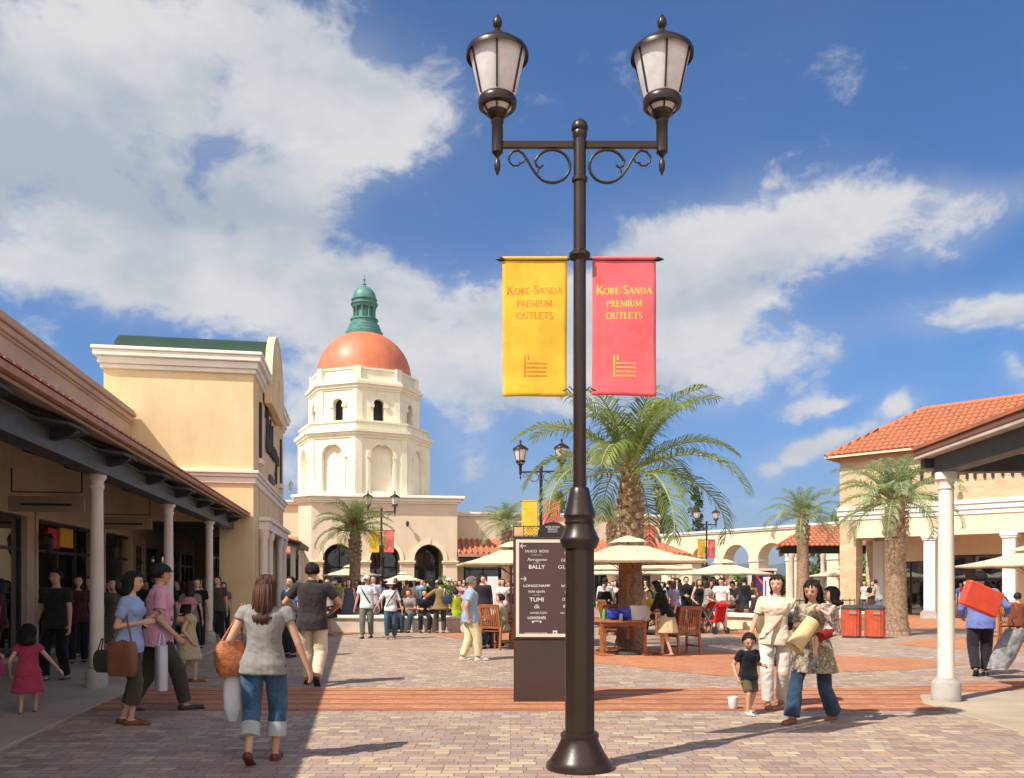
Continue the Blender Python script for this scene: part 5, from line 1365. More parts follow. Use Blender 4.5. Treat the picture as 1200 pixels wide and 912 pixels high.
mb = MB(); mb.lathe([(2.44, .0), (2.44, .3)], 0, 0, 24); mb.build('water', glass_mat('basin water', (.03, .06, .07), .05), b)
mb = MB(); mb.M = Matrix.Rotation(math.radians(-105), 4, 'Z'); mb.box(2.66, 2.70, -.13, .13, .1, .38); mb.build('pink_tile', mat('pink wall tile', (.75, .28, .25), .5), b)
mb = MB()
for k in range(11):
    a = math.radians(-140 + k * 10); mb.tube([(2.2 * math.cos(a), 2.2 * math.sin(a), .3), (2.2 * math.cos(a), 2.2 * math.sin(a), 1.0)], .015, 5)
for z in (.95,): mb.tube([(2.2 * math.cos(math.radians(-140 + k * 10)), 2.2 * math.sin(math.radians(-140 + k * 10)), z) for k in range(11)], .018, 5)
mb.build('railing', M_dark, b)
# red litter bins
M_bin = mat('red-brown bin slats', (.48, .085, .04), .45, .12, 5); M_binl = mat('dark bin lid', (.06, .065, .07), .35, .15, 5); M_plate = mat('steel plate', (.5, .5, .5), .3, .05, 5, metal=.8)
def make_bin():
    o = root('litter_bin', 'x', 'litter bin', (0, 0, 0), 0, 'twin slatted litter bins')
    mb = MB(); n = 36; rs_ = []
    for z in (.06, .80):
        rs_.append([((.255 + .012 * (k % 2)) * math.cos(2 * PI * k / n), (.255 + .012 * (k % 2)) * math.sin(2 * PI * k / n), z) for k in range(n)])
    mb.rings(rs_); mb.build('slat_body', M_bin, o)
    mb = MB(); mb.lathe([(.24, 0), (.24, .06)], 0, 0, 28); mb.build('foot_ring', M_binl, o)
    mb = MB(); mb.lathe([(.275, .80), (.28, .83), (.25, .87), (.17, .905)], 0, 0, 28, cap=False); mb.lathe([(.12, .89), (.12, .90), (.17, .906)], 0, 0, 28, cap=True); mb.build('lid', M_binl, o, smooth=40)
    mb = MB(); mb.box(-.09, .09, -.285, -.27, .66, .74); mb.build('label_plate', M_plate, o)
    return o
bi = make_bin(); place(bi, (9.38, 23.6, 0), -.25, 'red slatted litter bin, the left one of the pair by the palm')
bi2 = copy_tree(bi); place(bi2, (9.93, 23.35, 0), -.25, 'red slatted litter bin, the right one touching the palm side')
# kiosk board
b = root('poster_kiosk', 'dark kiosk with a framed pink and purple poster before the arches', 'kiosk', (12.0, 41.0, 0), 0)
mb = MB(); mb.box(-.62, .62, -.25, .25, 0, 1.1); mb.build('cabinet', mat('maroon cabinet', (.11, .03, .03), .5), b)
mb = MB(); mb.box(-.62, -.54, -.2, .2, 1.1, 2.1); mb.box(.54, .62, -.2, .2, 1.1, 2.1); mb.box(-.66, .66, -.24, .24, 2.1, 2.2); mb.build('frame', M_sgw, b)
mb = MB(); mb.box(-.539, .539, .0, .05, 1.11, 2.09); po = mb.build('poster', mat('purple poster', (.07, .02, .10), .5), b)
mb = MB(); mb.yprism([(-.4, 1.95), (.42, 1.95), (.1, 1.35)], -.012, -.002); mb.build('pink_graphic', mat('pink print', (.75, .12, .2), .5), po)
mb = MB(); mb.yprism([(-.2, 1.86), (.28, 1.86), (.08, 1.5)], -.02, -.013); mb.build('dark_graphic', mat('purple poster', (.07, .02, .1), .5), po)
b = root('standing_sign', 'white and blue standing sign in front of the poster kiosk', 'sign', (10.35, 34.2, 0), .1)
mb = MB(); mb.box(-.28, .28, -.03, .03, .1, 1.75); mb.build('panel', M_paper, b); mb = MB(); mb.box(-.24, -.18, -.034, -.031, .3, 1.6); mb.build('blue_stripe', mat('blue print', (.05, .15, .4), .5), b); mb = MB(); mb.box(-.3, .3, -.2, .2, 0, .1); mb.build('foot', M_dark, b)
b = root('standing_sign', 'white and pink standing sign among the crowd left of the directory', 'sign', (-.62, 27.5, 0), .05)
mb = MB(); mb.box(-.17, .17, -.03, .03, .3, 1.72); mb.build('panel', M_paper, b); mb = MB(); mb.box(-.17, .17, -.034, -.031, .3, .42); mb.build('pink_stripe', mat('pink print', (.75, .12, .2), .5), b); mb = MB(); mb.box(-.22, .22, -.18, .18, 0, .06); mb.bar((0, 0, .06), (0, 0, .3), .04, .04); mb.build('foot', M_dark, b)
mb = MB(); mb.box(-.45, .45, -.25, .25, 0, .42); mb.box(-.48, .48, -.28, .28, .42, .47); o = mb.build('storage_crate', mat('green plastic crate', (.03, .22, .17), .5), bevel=.02); o.location = (-1.42, 26.75, .5); tag(o, 'teal green crate on the low bench wall', 'crate')
# ================================================================== people
SKIN = {'a': (.66, .38, .26), 'b': (.58, .32, .205), 'c': (.68, .42, .30)}
def skin_mat(k):
    n = 'skin ' + k
    if n in MATS: return MATS[n]
    m, t, b = newmat(n); tc = t.node('ShaderNodeTexCoord').outputs['Object']; c = SKIN[k]
    t.link(t.ramp(t.noise(tc, 14, 3), [(.3, tuple(x * .9 for x in c)), (.7, c)]), b.inputs['Base Color'])
    b.inputs['Roughness'].default_value = .5; b.inputs['Subsurface Weight'].default_value = .0; MATS[n] = m; return m
M_eye = mat('dark eye', (.03, .02, .018), .3, .1, 5); M_lip = mat('lip', (.42, .13, .11), .5, .05, 5)
def hair_mat(c):
    cols = {'black': (.012, .009, .008), 'dark': (.028, .015, .011), 'brown': (.075, .030, .018), 'grey': (.20, .19, .18)}
    n = 'hair ' + c
    if n in MATS: return MATS[n]
    m = mat(n, cols[c], .6, .35, 22, .6, 90, spec=.3, stretch=(1, 1, .12)); return m

PEND = []   # (object, appended raw mesh parts, fold amplitude)
def ik(a, t, l1, l2, pole):
    a = Vector(a); t = Vector(t); d = t - a; L_ = d.length
    mx = (l1 + l2) * .998
    if L_ > mx: t = a + d * (mx / L_); d = t - a; L_ = mx
    x = (l1 * l1 - l2 * l2 + L_ * L_) / (2 * L_); h = math.sqrt(max(0, l1 * l1 - x * x))
    dn = d.normalized(); p = Vector(pole); p = (p - dn * p.dot(dn)).normalized()
    return a + dn * x + p * h, t

def ell_ring(c, up, sx, rx, ry, n=20, pw=1.0):
    up = Vector(up).normalized(); sx = (Vector(sx) - up * Vector(sx).dot(up)).normalized(); sy = up.cross(sx)
    out = []
    for k in range(n):
        a = 2 * PI * k / n; ca, sa = math.cos(a), math.sin(a)
        ca = math.copysign(abs(ca) ** .85, ca); sa = math.copysign(abs(sa) ** .85, sa)
        out.append(Vector(c) + sx * (rx * ca) + sy * (ry * sa))
    return out

def person(label, X, Y, H, face, det=1, sex='m', child=0, skin='a', hair='short', hc='black', top=('plain', '888888', 'short'), bottom=('trousers', '444444'), shoes='222222',
           hands=None, feet=None, lean=0, leanside=0, headturn=0, headpitch=0, sit=None, z0=0.0, hat=None, group=None, build=1.0, pole_r=None, pole_l=None, fold=1.0, scale_leg=1.0, strap=None, vox=None, cat='person', twist=0, apron=None):
    """det 2 = near, 1 = middle, 0 = far.  face = heading in degrees, 0 looks away from the viewer (+Y), 180 looks at the viewer, 90 looks left"""
    o = root('person', label, cat, (X, Y, z0), math.radians(face), group)
    r_ = random.Random(hash(label) & 0xffff if False else sum(map(ord, label)))
    k = H
    w = build * (1.0 if sex == 'm' else .90)
    hs = (1.0, 1.18, 1.36)[child]                  # head scale for children
    legk = (1.0, .93, .86)[child]
    V = vox or {2: .0085, 1: .016, 0: .026}[det]
    feet = feet or {'R': (.065, .0, 0), 'L': (-.065, .03, 0)}
    hipz = .525 * H * legk
    for v_ in feet.values():
        hipz = min(hipz, (.01 + .045 + (v_[2] if len(v_) > 2 else 0)) * H + math.sqrt(max(.01, (.482 * .992 * legk) ** 2 - v_[1] ** 2 - .0004)) * H)
    if sit is not None: hipz = sit
    pel = Vector((0, 0, hipz))
    la, lb = math.radians(lean), math.radians(leanside)
    up = Vector((math.sin(lb), math.sin(la), math.cos(la) * math.cos(lb))).normalized()
    tw = math.radians(twist)
    R_ = Vector((1, 0, 0)); Rs = Vector((math.cos(tw), math.sin(tw), 0)); Rs = (Rs - up * Rs.dot(up)).normalized()
    fw = up.cross(R_) * -1 if up.cross(R_).y < 0 else up.cross(R_)
    torso = H * .335 * (1.0 if child == 0 else .95)
    def T(f): return pel + up * (torso * f)
    nk = T(.93)
    sh = .107 * H * w * (1.0 if child == 0 else .97)
    SR = T(.80) + Rs * sh; SLt = T(.80) - Rs * sh
    l1, l2 = .165 * H, .150 * H
    dh = {'R': (.155 * w, .03, .475), 'L': (-.155 * w, .02, .475)}
    hands = hands or {}
    def tgt(s):
        v = hands.get(s)
        if v is None:
            v = dh[s]; v = (v[0], v[1] + math.sin(la) * .1, v[2] + (0 if sit is None else (sit / H - .515)))
        return Vector(v) * H
    ER, WR = ik(SR, tgt('R'), l1, l2, pole_r or (.35, -1, -.1)); EL, WL = ik(SLt, tgt('L'), l1, l2, pole_l or (-.35, -1, -.1))
    hw = .055 * H * (1.0 if sex == 'm' else 1.08)
    HR = pel + Vector((hw, 0, -.01 * H)); HL = pel + Vector((-hw, 0, -.01 * H))
    def ft(s): v = feet[s]; return Vector((v[0] * H, v[1] * H, (v[2] if len(v) > 2 else 0) * H + .045 * H))
    t1, t2 = .245 * H * legk * 1.0, .237 * H * legk
    KR, AR = ik(HR, ft('R'), t1, t2, (.12, 1, .1)); KL, AL = ik(HL, ft('L'), t1, t2, (-.12, 1, .1))
    # ---------------- body
    mb = MB(); seg = 16
    hipw = .092 * (1.0 if sex == 'm' else 1.06) * w; ww = (.083 if sex == 'm' else .070) * w; cw = .100 * w
    secs = [(-.16, hipw * .72, .060), (-.06, hipw, .070), (.05, hipw, .070), (.30, ww, .055 + .01 * (build - 1) * 10), (.48, ww * 1.06, .060), (.66, cw, .066), (.78, cw * 1.0, .060), (.85, cw * .80, .046), (.90, cw * .42, .034), (.95, .031, .033)]
    mb.rings([ell_ring(T(f) + fw * (.008 * H if .5 < f < .8 else 0), up, R_.lerp(Rs, max(0, min(1, f))), a * H, b * H * build, 20) for f, a, b in secs])
    if sex == 'f' and child == 0:
        for s_ in (-1, 1): mb.ellipsoid(T(.64) + Rs * (s_ * .045 * H) + fw * (.048 * H), (.036 * H, .03 * H, .036 * H), seg=12, lat=8)
    aw = w * (.92 if sex == 'f' else 1) * (1.12 if child else 1)
    for S_, E_, W_ in ((SR, ER, WR), (SLt, EL, WL)):
        mb.capsule(S_, E_, .029 * H * aw, .0215 * H * aw, seg); mb.capsule(E_, W_, .0225 * H * aw, .0145 * H * aw, seg)
        mb.ellipsoid(S_.lerp(T(.82), .3), (.032 * H, .032 * H, .03 * H), seg=12, lat=8)
    for h_, K_, A_ in ((HR, KR, AR), (HL, KL, AL)):
        mb.capsule(h_ + Vector((0, 0, -.01 * H)), K_, .047 * H * w, .030 * H * w, seg); mb.capsule(K_, A_, .030 * H * w, .019 * H * w, seg)
        c_ = K_.lerp(A_, .28); d_ = (A_ - K_).normalized(); bk = (Vector((0, -1, 0)) - d_ * Vector((0, -1, 0)).dot(d_)).normalized()
        mb.ellipsoid(c_ + bk * .009 * H, (.028 * H, .028 * H, .055 * H), seg=12, lat=8)
    # feet
    toes = {}
    for s_, A_ in (('R', AR), ('L', AL)):
        v = feet[s_]; pitch = v[3] if len(v) > 3 else 0; yaw = math.radians(v[4] if len(v) > 4 else 0)
        fd = Vector((math.sin(yaw) * math.cos(pitch), math.cos(yaw) * math.cos(pitch), math.sin(pitch)))
        toes[s_] = fd; fl = .098 * H
        heel = A_ + Vector((0, 0, -.022 * H)) - fd * .018 * H; toe = A_ + Vector((0, 0, -.031 * H)) + fd * fl
        mb.capsule(heel, toe, .0215 * H, .0135 * H, 12, sy=.95)
        mb.ellipsoid(toe - fd * .02 * H, (.025 * H, .03 * H, .0125 * H), seg=12, lat=6)
    # neck and head
    yw, pt = math.radians(headturn), math.radians(headpitch)
    HRot = Matrix.Rotation(yw + tw, 3, 'Z') @ Matrix.Rotation(pt, 3, 'X')
    hh = H * .063 * hs
    hbase = nk + up * (.02 * H)
    hc_ = hbase + HRot @ Vector((0, .012 * H, hh * 1.05))
    mb.capsule(nk - up * .02 * H, hc_ - Vector((0, 0, hh * .4)) - (HRot @ Vector((0, .01 * H, 0))), .030 * H * w, .028 * H * min(1.15, hs), 14)
    def hp(x, y, z): return hc_ + HRot @ Vector((x * hh, y * hh, z * hh))
    mb.ellipsoid(hp(0, -.08, .14), (hh * .76, hh * .90, hh * .86), HRot, 18, 12)
    mb.ellipsoid(hp(0, .16, -.28), (hh * .60, hh * .64, hh * .70), HRot, 16, 10)
    mb.ellipsoid(hp(0, .42, -.66), (hh * .30, hh * .27, hh * .24), HRot, 12, 8)
    if det:
        mb.capsule(hp(0, .72, .12), hp(0, .88, -.18), hh * .07, hh * .13, 10); 
        for s_ in (-1, 1):
            mb.ellipsoid(hp(s_ * .76, -.05, -.08), (hh * .09, hh * .17, hh * .24), HRot, 10, 6)
            mb.ellipsoid(hp(s_ * .34, .56, -.22), (hh * .22, hh * .2, hh * .2), HRot, 10, 6)
    body = mb.build('body', skin_mat(skin), o, smooth=180, recalc=False)
    body.data.materials.append(M_eye); body.data.materials.append(M_lip)
    raw = []
    def rawadd(m_, idx): raw.append((m_.v, m_.f, idx))
    if det:
        e = MB()
        for s_ in (-1, 1):
            e.ellipsoid(hp(s_ * .31, .755, .02), (hh * .11, hh * .04, hh * .04), HRot, 10, 6); e.capsule(hp(s_ * .16, .80, .20), hp(s_ * .48, .70, .22), hh * .035, hh * .025, 6)
        rawadd(e, 1); e = MB(); e.ellipsoid(hp(0, .80, -.46), (hh * .2, hh * .06, hh * .06), HRot, 10, 6); rawadd(e, 2)
    # hands
    for s_, E_, W_ in (('R', ER, WR), ('L', EL, WL)):
        sg = 1 if s_ == 'R' else -1
        d = (W_ - E_).normalized(); hl = .105 * H * (.9 if sex == 'f' else 1)
        nrm = Vector((sg * 1.0, -.25, .0)); nrm = (nrm - d * nrm.dot(d)).normalized(); side = d.cross(nrm).normalized()
        if side.y < 0: side = -side        # thumb side points forwards
        e = MB()
        p1 = W_ + d * hl * .46
        e.capsule(W_ - d * .004 * H, p1, hl * .15, hl * .21, 12, sy=.42, side=side)
        if det:
            curl = .5
            for q, ln in ((-.135, .78), (-.045, .93), (.045, 1.0), (.135, .92)):
                b0 = W_ + d * hl * .42 + side * hl * q; inn = -nrm
                f1 = b0 + (d * math.cos(curl * .5) + inn * math.sin(curl * .5)) * hl * .28 * ln
                f2 = f1 + (d * math.cos(curl * 1.5) + inn * math.sin(curl * 1.5)) * hl * .19 * ln
                f3 = f2 + (d * math.cos(curl * 2.4) + inn * math.sin(curl * 2.4)) * hl * .11 * ln
                e.tube([b0 - d * .01 * H, f1, f2, f3], [hl * .052, hl * .05, hl * .045, hl * .036], 7)
            tb0 = W_ + d * hl * .12 + side * hl * .14
            e.tube([tb0, tb0 + (d * .6 + side * .7 - nrm * .3).normalized() * hl * .22, tb0 + (d * .9 + side * .55 - nrm * .5).normalized() * hl * .42], [hl * .07, hl * .058, hl * .042], 7)
        else:
            e.capsule(p1 - d * .01 * H, W_ + d * hl * .85 - nrm * hl * .1, hl * .2, hl * .12, 8, sy=.45, side=side)
        rawadd(e, 0)
    PEND.append((body, V, raw, 0, 2))
    # ---------------- clothes
    inf = .0085 * H if child == 0 else .0105 * H
    style, tcol, slv = top[:3]; pat = top[3] if len(top) > 3 else None
    tm = cloth_mat('cloth ' + tcol + (pat or ''), tcol, pat)
    loose = 1.15 if style in ('loose', 'dress', 'tunic') else 1.0
    mt = MB()
    hemf = {'plain': -.16, 'loose': -.26, 'dress': -.1, 'tunic': -.1, 'polo': -.22, 'tucked': .05}.get(style, -.16)
    s2 = []
    for f, a, b in [(hemf, hipw * 1.04 * loose, .072 * loose), (.0, hipw * 1.03 * loose, .072), (.18, (hipw + ww) * .53 * loose, .064 * loose), (.32, ww * 1.12 * loose, .062), (.48, ww * 1.12, .065), (.66, cw * 1.02, .070), (.78, cw, .062), (.85, cw * .80, .047), (.895, cw * .50, .037)]:
        if f < hemf: continue
        ex_ = (.010 * H if f < .1 else 0); s2.append(ell_ring(T(f) + fw * (.008 * H if .5 < f < .8 else 0), up, R_.lerp(Rs, max(0, min(1, f))), a * H + inf + ex_, b * H * build + inf + ex_ * 1.2, 24))
    mt.rings(s2)
    if sex == 'f' and child == 0:
        for s_ in (-1, 1): mt.ellipsoid(T(.64) + Rs * (s_ * .045 * H) + fw * (.048 * H), (.036 * H + inf * .9, .03 * H + inf * .9, .036 * H + inf), seg=12, lat=8)
    frac = {'short': .62, 'cap': .30, 'long': 2.0, 'elbow': .95, 'none': 0, '3q': 1.45}[slv]
    for S_, E_, W_ in ((SR, ER, WR), (SLt, EL, WL)):
        if slv != 'none': mt.ellipsoid(S_.lerp(T(.80), .22), ((.034 if not child else .027) * H + inf * .8, (.034 if not child else .027) * H + inf * .8, (.032 if not child else .024) * H + inf * .7), seg=12, lat=8)
        if frac > 0:
            f = min(1, frac); mt.capsule(S_, S_.lerp(E_, f), .030 * H * aw + inf, (.030 - .006 * f) * H * aw + inf * 1.15, 14, flat=(False, frac < 1))
        if frac > 1:
            f = min(1, frac - 1) * .96; mt.capsule(E_, E_.lerp(W_, f), .0235 * H * aw + inf, .017 * H * aw + inf * .8, 14, flat=(False, True))
    if style in ('dress', 'tunic', 'loose'):
        hemz = {'dress': .28, 'tunic': .335, 'loose': .45}[style] * H * (legk if sit is None else 1)
        if sit is None:
            rr = []
            for i in range(6):
                u = i / 5; z_ = hipz + torso * .12 + (hemz - hipz - torso * .12) * u
                rr.append(ell_ring((0, u * .01 * H, z_), (0, 0, 1), (1, 0, 0), (hipw * 1.02 + .055 * u * loose) * H + inf, (.07 + .06 * u) * H + inf, 28))
            mt.rings(rr)
    if style == 'polo' or style == 'collar':
        mt.rings([ell_ring(T(.89), up, Rs, .047 * H + inf * .4, .044 * H, 16), ell_ring(T(.975), up, Rs, .038 * H, .040 * H, 16)])
    tn = {'dress': 'dress', 'tunic': 'tunic'}.get(style, 'shirt')
    if style in ('polo',): tn = 'polo_shirt'
    t_o = mt.build(tn, tm, o, smooth=180, recalc=False); PEND.append((t_o, V, [], (.0052 if det == 2 else .006) * fold if det else 0, 2))
    bk_, bcol = bottom[:2]; bpat = bottom[2] if len(bottom) > 2 else None
    if bk_ != 'none':
        bm_ = cloth_mat('cloth ' + bcol + (bpat or ''), bcol, bpat); m2 = MB()
        binf = .0085 * H
        rr = [ell_ring(T(f), up, R_, a * H + binf, b * H * build + binf, 22) for f, a, b in ((-.15, hipw * .86, .062), (-.06, hipw * 1.01, .072), (.05, hipw * 1.0, .070), (.17, (hipw + ww) * .52, .062))]
        if bk_ in ('trousers', 'jeans', 'capri', 'shorts', 'flared'):
            m2.rings(rr); fr = {'trousers': .95, 'jeans': .93, 'capri': .62, 'shorts': 0, 'flared': .99}[bk_]
            for h_, K_, A_ in ((HR, KR, AR), (HL, KL, AL)):
                kr = (.040 if bk_ != 'trousers' else .041) * w
                if bk_ == 'shorts':
                    m2.capsule(h_, h_.lerp(K_, .88), .053 * H * w + binf, .044 * H + binf, 16, flat=(False, True))
                else:
                    m2.capsule(h_, K_, .052 * H * w + binf, kr * H + binf, 16)
                    er = {'trousers': .033, 'jeans': .028, 'capri': .033, 'flared': .045}[bk_]
                    m2.capsule(K_, K_.lerp(A_, fr), kr * H + binf, er * H + binf, 16, flat=(False, True))
                    if bk_ == 'capri' and len(bottom) > 3:
                        cf = MB(); cf.capsule(K_.lerp(A_, fr - .30), K_.lerp(A_, fr + .02), .042 * H + binf, .044 * H + binf, 20, flat=(True, True)); cf.build('cuff', cloth_mat('cloth ' + bottom[3], bottom[3]), o, smooth=40)
            nm = 'shorts' if bk_ == 'shorts' else 'trousers'
        else:
            ln = {'skirt': .30, 'miniskirt': .40, 'longskirt': .17}[bk_]; flare = {'skirt': .075, 'miniskirt': .035, 'longskirt': .09}[bk_]
            if sit is None:
                rr2 = []
                for i in range(7):
                    u = i / 6; z_ = hipz + torso * .14 + (ln * H - hipz - torso * .14) * u
                    q = ell_ring((0, 0, z_), (0, 0, 1), (1, 0, 0), ((hipw + ww) * .52 + (hipw - ww) * .5 * min(1, u * 3) + flare * u) * H + binf, (.062 + .01 * min(1, u * 3) + flare * .8 * u) * H + binf, 40)
                    cc = Vector((0, 0, z_)); rr2.append([cc + (v - cc) * (1 + .05 * u * math.cos(j * PI / 2)) for j, v in enumerate(q)])
                m2.rings(rr2)
            else:
                m2.rings(rr)
                for h_, K_ in ((HR, KR), (HL, KL)): m2.capsule(h_, K_, .056 * H + binf, .045 * H + binf, 16)
            nm = 'skirt'
        b_o = m2.build(nm, bm_, o, smooth=180, recalc=False); PEND.append((b_o, V, [], (.0045 if det else 0) * fold, 2))
    # shoes
    if shoes:
        sm = mat('shoe ' + shoes, hexc(shoes), .5, .15, 9)
        for s_, A_ in (('R', AR), ('L', AL)):
            fd = toes[s_]; m3 = MB(); fl = .102 * H
            sx = Vector((fd.y, -fd.x, 0)).normalized()
            heel = A_ + Vector((0, 0, -.026 * H)) - fd * .022 * H; toe = A_ + Vector((0, 0, -.031 * H)) + fd * fl
            m3.capsule(heel, toe, .0255 * H, .0165 * H, 14, sy=.85); m3.ellipsoid(toe - fd * .025 * H, (.029 * H, .034 * H, .0165 * H), seg=12, lat=6)
            m3.capsule(heel + Vector((0, 0, -.012 * H)), toe + Vector((0, 0, -.006 * H)), .026 * H, .024 * H, 12, sy=.35, side=sx)
            m3.build('shoe', sm, o, smooth=60)
    # ---------------- hair
    if hair != 'none':
        hm = hair_mat(hc); nU, nV = (36, 26) if det else (18, 12); vs = []
        rr_ = random.Random(len(label)); lenk = {'short': 0, 'crop': 0, 'bob': .75, 'mid': 1.5, 'long': 2.6, 'tail': .1, 'bun': .1}[hair]
        for j in range(nV + 1):
            el = -PI / 2 + PI * j / nV
            for i in range(nU):
                az = 2 * PI * i / nU; d = Vector((math.cos(el) * math.cos(az), math.cos(el) * math.sin(az), math.sin(el)))
                # hairline: back and top are covered, face is not
                low = {'short': -.45, 'crop': -.35, 'bob': -2, 'mid': -2, 'long': -2, 'tail': -.4, 'bun': -.4}[hair]
                front = d.y - (.34 if d.z < .55 else .34 + (d.z - .55) * 3.0) + (.18 if low > -1 and d.z < .1 else 0)
                f = 1 - max(0, min(1, (front + .02) / .22)); 
                if d.z < low: f *= max(0, 1 - (low - d.z) * 3)
                thick = 1.10 + .05 * noise.noise(d * 3 + Vector((len(label), 0, 0))) + .03 * noise.noise(d * 11)
                s_ = .72 + (thick - .72) * f
                p = Vector((d.x * .80, d.y * .93 - .10, d.z * .92 + .14)) * s_
                if lenk and d.z < 0 and f > .4:
                    dn = min(1, -d.z * 1.5); p.z -= lenk * dn * (.8 + .2 * rr_.random()); p.y -= .12 * dn; 
                    if d.z < -.5: p.x *= (1.3 if hair == 'bob' else 1.6); p.y = p.y * 1.3 - .3
                vs.append(hc_ + HRot @ (p * hh))
        if lenk > 1: # keep long hair hanging straight whatever the head does
            pass
        m4 = MB(); m4.add(vs, [(j * nU + i, j * nU + (i + 1) % nU, (j + 1) * nU + (i + 1) % nU, (j + 1) * nU + i) for j in range(nV) for i in range(nU)])
        if det == 2:
            for q in range(170):
                a = rr_.uniform(0, 2 * PI); e = math.asin(rr_.uniform(-.1, .98)); d = Vector((math.cos(e) * math.cos(a), math.cos(e) * math.sin(a), math.sin(e)))
                if d.y > .42 + max(0, d.z - .5) * .9: continue
                pts_ = []
                for k_ in range(4):
                    e2 = e - k_ * (.26 if hair in ('short', 'crop') else .34); 
                    low_ = -.42 if hair in ('short', 'crop') else -.8
                    if d.y > .12: low_ = max(low_, .30 + .5 * (d.y - .12))
                    e2 = max(e2, low_); a2_ = a + k_ * .06 * math.sin(q * 1.7)
                    dd = Vector((math.cos(e2) * math.cos(a2_) * .80, math.cos(e2) * math.sin(a2_) * .93 - .10, math.sin(e2) * .92 + .14)) * (1.085 + .05 * rr_.random())
                    pts_.append(hc_ + HRot @ (dd * hh))
                m4.tube(pts_, [hh * .05, hh * .06, hh * .05, hh * .012], 5)
        if hair == 'tail': m4.tube([hp(0, -.9, .3), hp(0, -1.25, .1), hp(0, -1.3, -.6), hp(0, -1.15, -1.2)], [hh * .2, hh * .26, hh * .22, hh * .06], 10)
        if hair == 'bun': m4.ellipsoid(hp(0, -1.1, .35), (hh * .35, hh * .32, hh * .35), HRot, 12, 8)
        if det == 2 and hair in ('long', 'mid'):
            for q in range(60):
                a = rr_.uniform(PI * 1.02, PI * 1.98); rad = rr_.uniform(.82, 1.05)
                x_, y_ = math.cos(a) * .86 * rad, math.sin(a) * .95 * rad - .14; zl = -.3 - lenk * rr_.uniform(.75, 1.15)
                m4.tube([hp(x_, y_, .3), hp(x_ * 1.1, y_ * 1.12, -.5), hp(x_ * 1.12 + rr_.uniform(-.1, .1), y_ * 1.1 - .2, zl * .6), hp(x_ * .95 + rr_.uniform(-.2, .2), y_ - .2, zl)], [hh * .10, hh * .12, hh * .09, hh * .012], 5)
        m4.build('hair', hm, o, smooth=180)
    if hat:
        m5 = MB(); hmx = mat('hat ' + hat[1], hexc(hat[1]), .8, .08, 6)
        rs_ = []
        for q in range(7):
            a = q / 6 * PI / 2; rs_.append([hp(.93 * math.cos(a) * math.cos(t), 1.08 * math.cos(a) * math.sin(t) - .08, .28 + .92 * math.sin(a)) for t in [2 * PI * i / 24 for i in range(24)]])
        m5.rings(rs_)
        if hat[0] == 'brim': m5.rings([[hp(r * math.cos(t), r * 1.1 * math.sin(t) - .08, z) for t in [2 * PI * i / 24 for i in range(24)]] for r, z in ((.9, .34), (1.5, .16), (1.5, .12), (.9, .28))])
        else: m5.add([hp(-.75, .7, .32), hp(.75, .7, .32), hp(.6, 1.55, .18), hp(-.6, 1.55, .18), hp(0, 1.7, .2), hp(0, .9, .42)], [(0, 5, 4, 3), (5, 1, 2, 4), (0, 3, 4, 5), (0, 1, 2, 4, 3)])
        m5.build('hat', hmx, o, smooth=50)
    if strap:   # cross-body strap as part of the outfit
        m6 = MB(); pts = []
        s_ = strap[0]
        for q in range(25):
            t = q / 24 * 2 * PI; a = Vector((s_ * -.075, 0, 0)); 
            x_ = -s_ * .095 * math.cos(t) ; f = .42 + .43 * math.cos(t) if True else 0
            rx = (ww + (cw - ww) * max(0, min(1, (f - .3) / .4)))
            y_ = math.sin(t) * (.074 * H * build + inf * 1.9)
            pts.append(T(f) + Rs * (x_ * H * .9) + fw * (y_ + (.012 * H if math.sin(t) > 0 else 0)))
        m6.tube(pts, .0105 * H, 6); m6.build('strap', mat('strap ' + strap[1], hexc(strap[1]), .6), o, smooth=60)
    o['_hands'] = 0
    del o['_hands']
    info = dict(o=o, R=WR, L=WL, SR=SR, SL=SLt, T=T, hc=hc_, fw=fw, up=up, H=H, rz=math.radians(face), hip=pel)
    info['w'] = lambda v: Vector((X, Y, z0)) + Matrix.Rotation(math.radians(face), 3, 'Z') @ Vector(v)
    return info

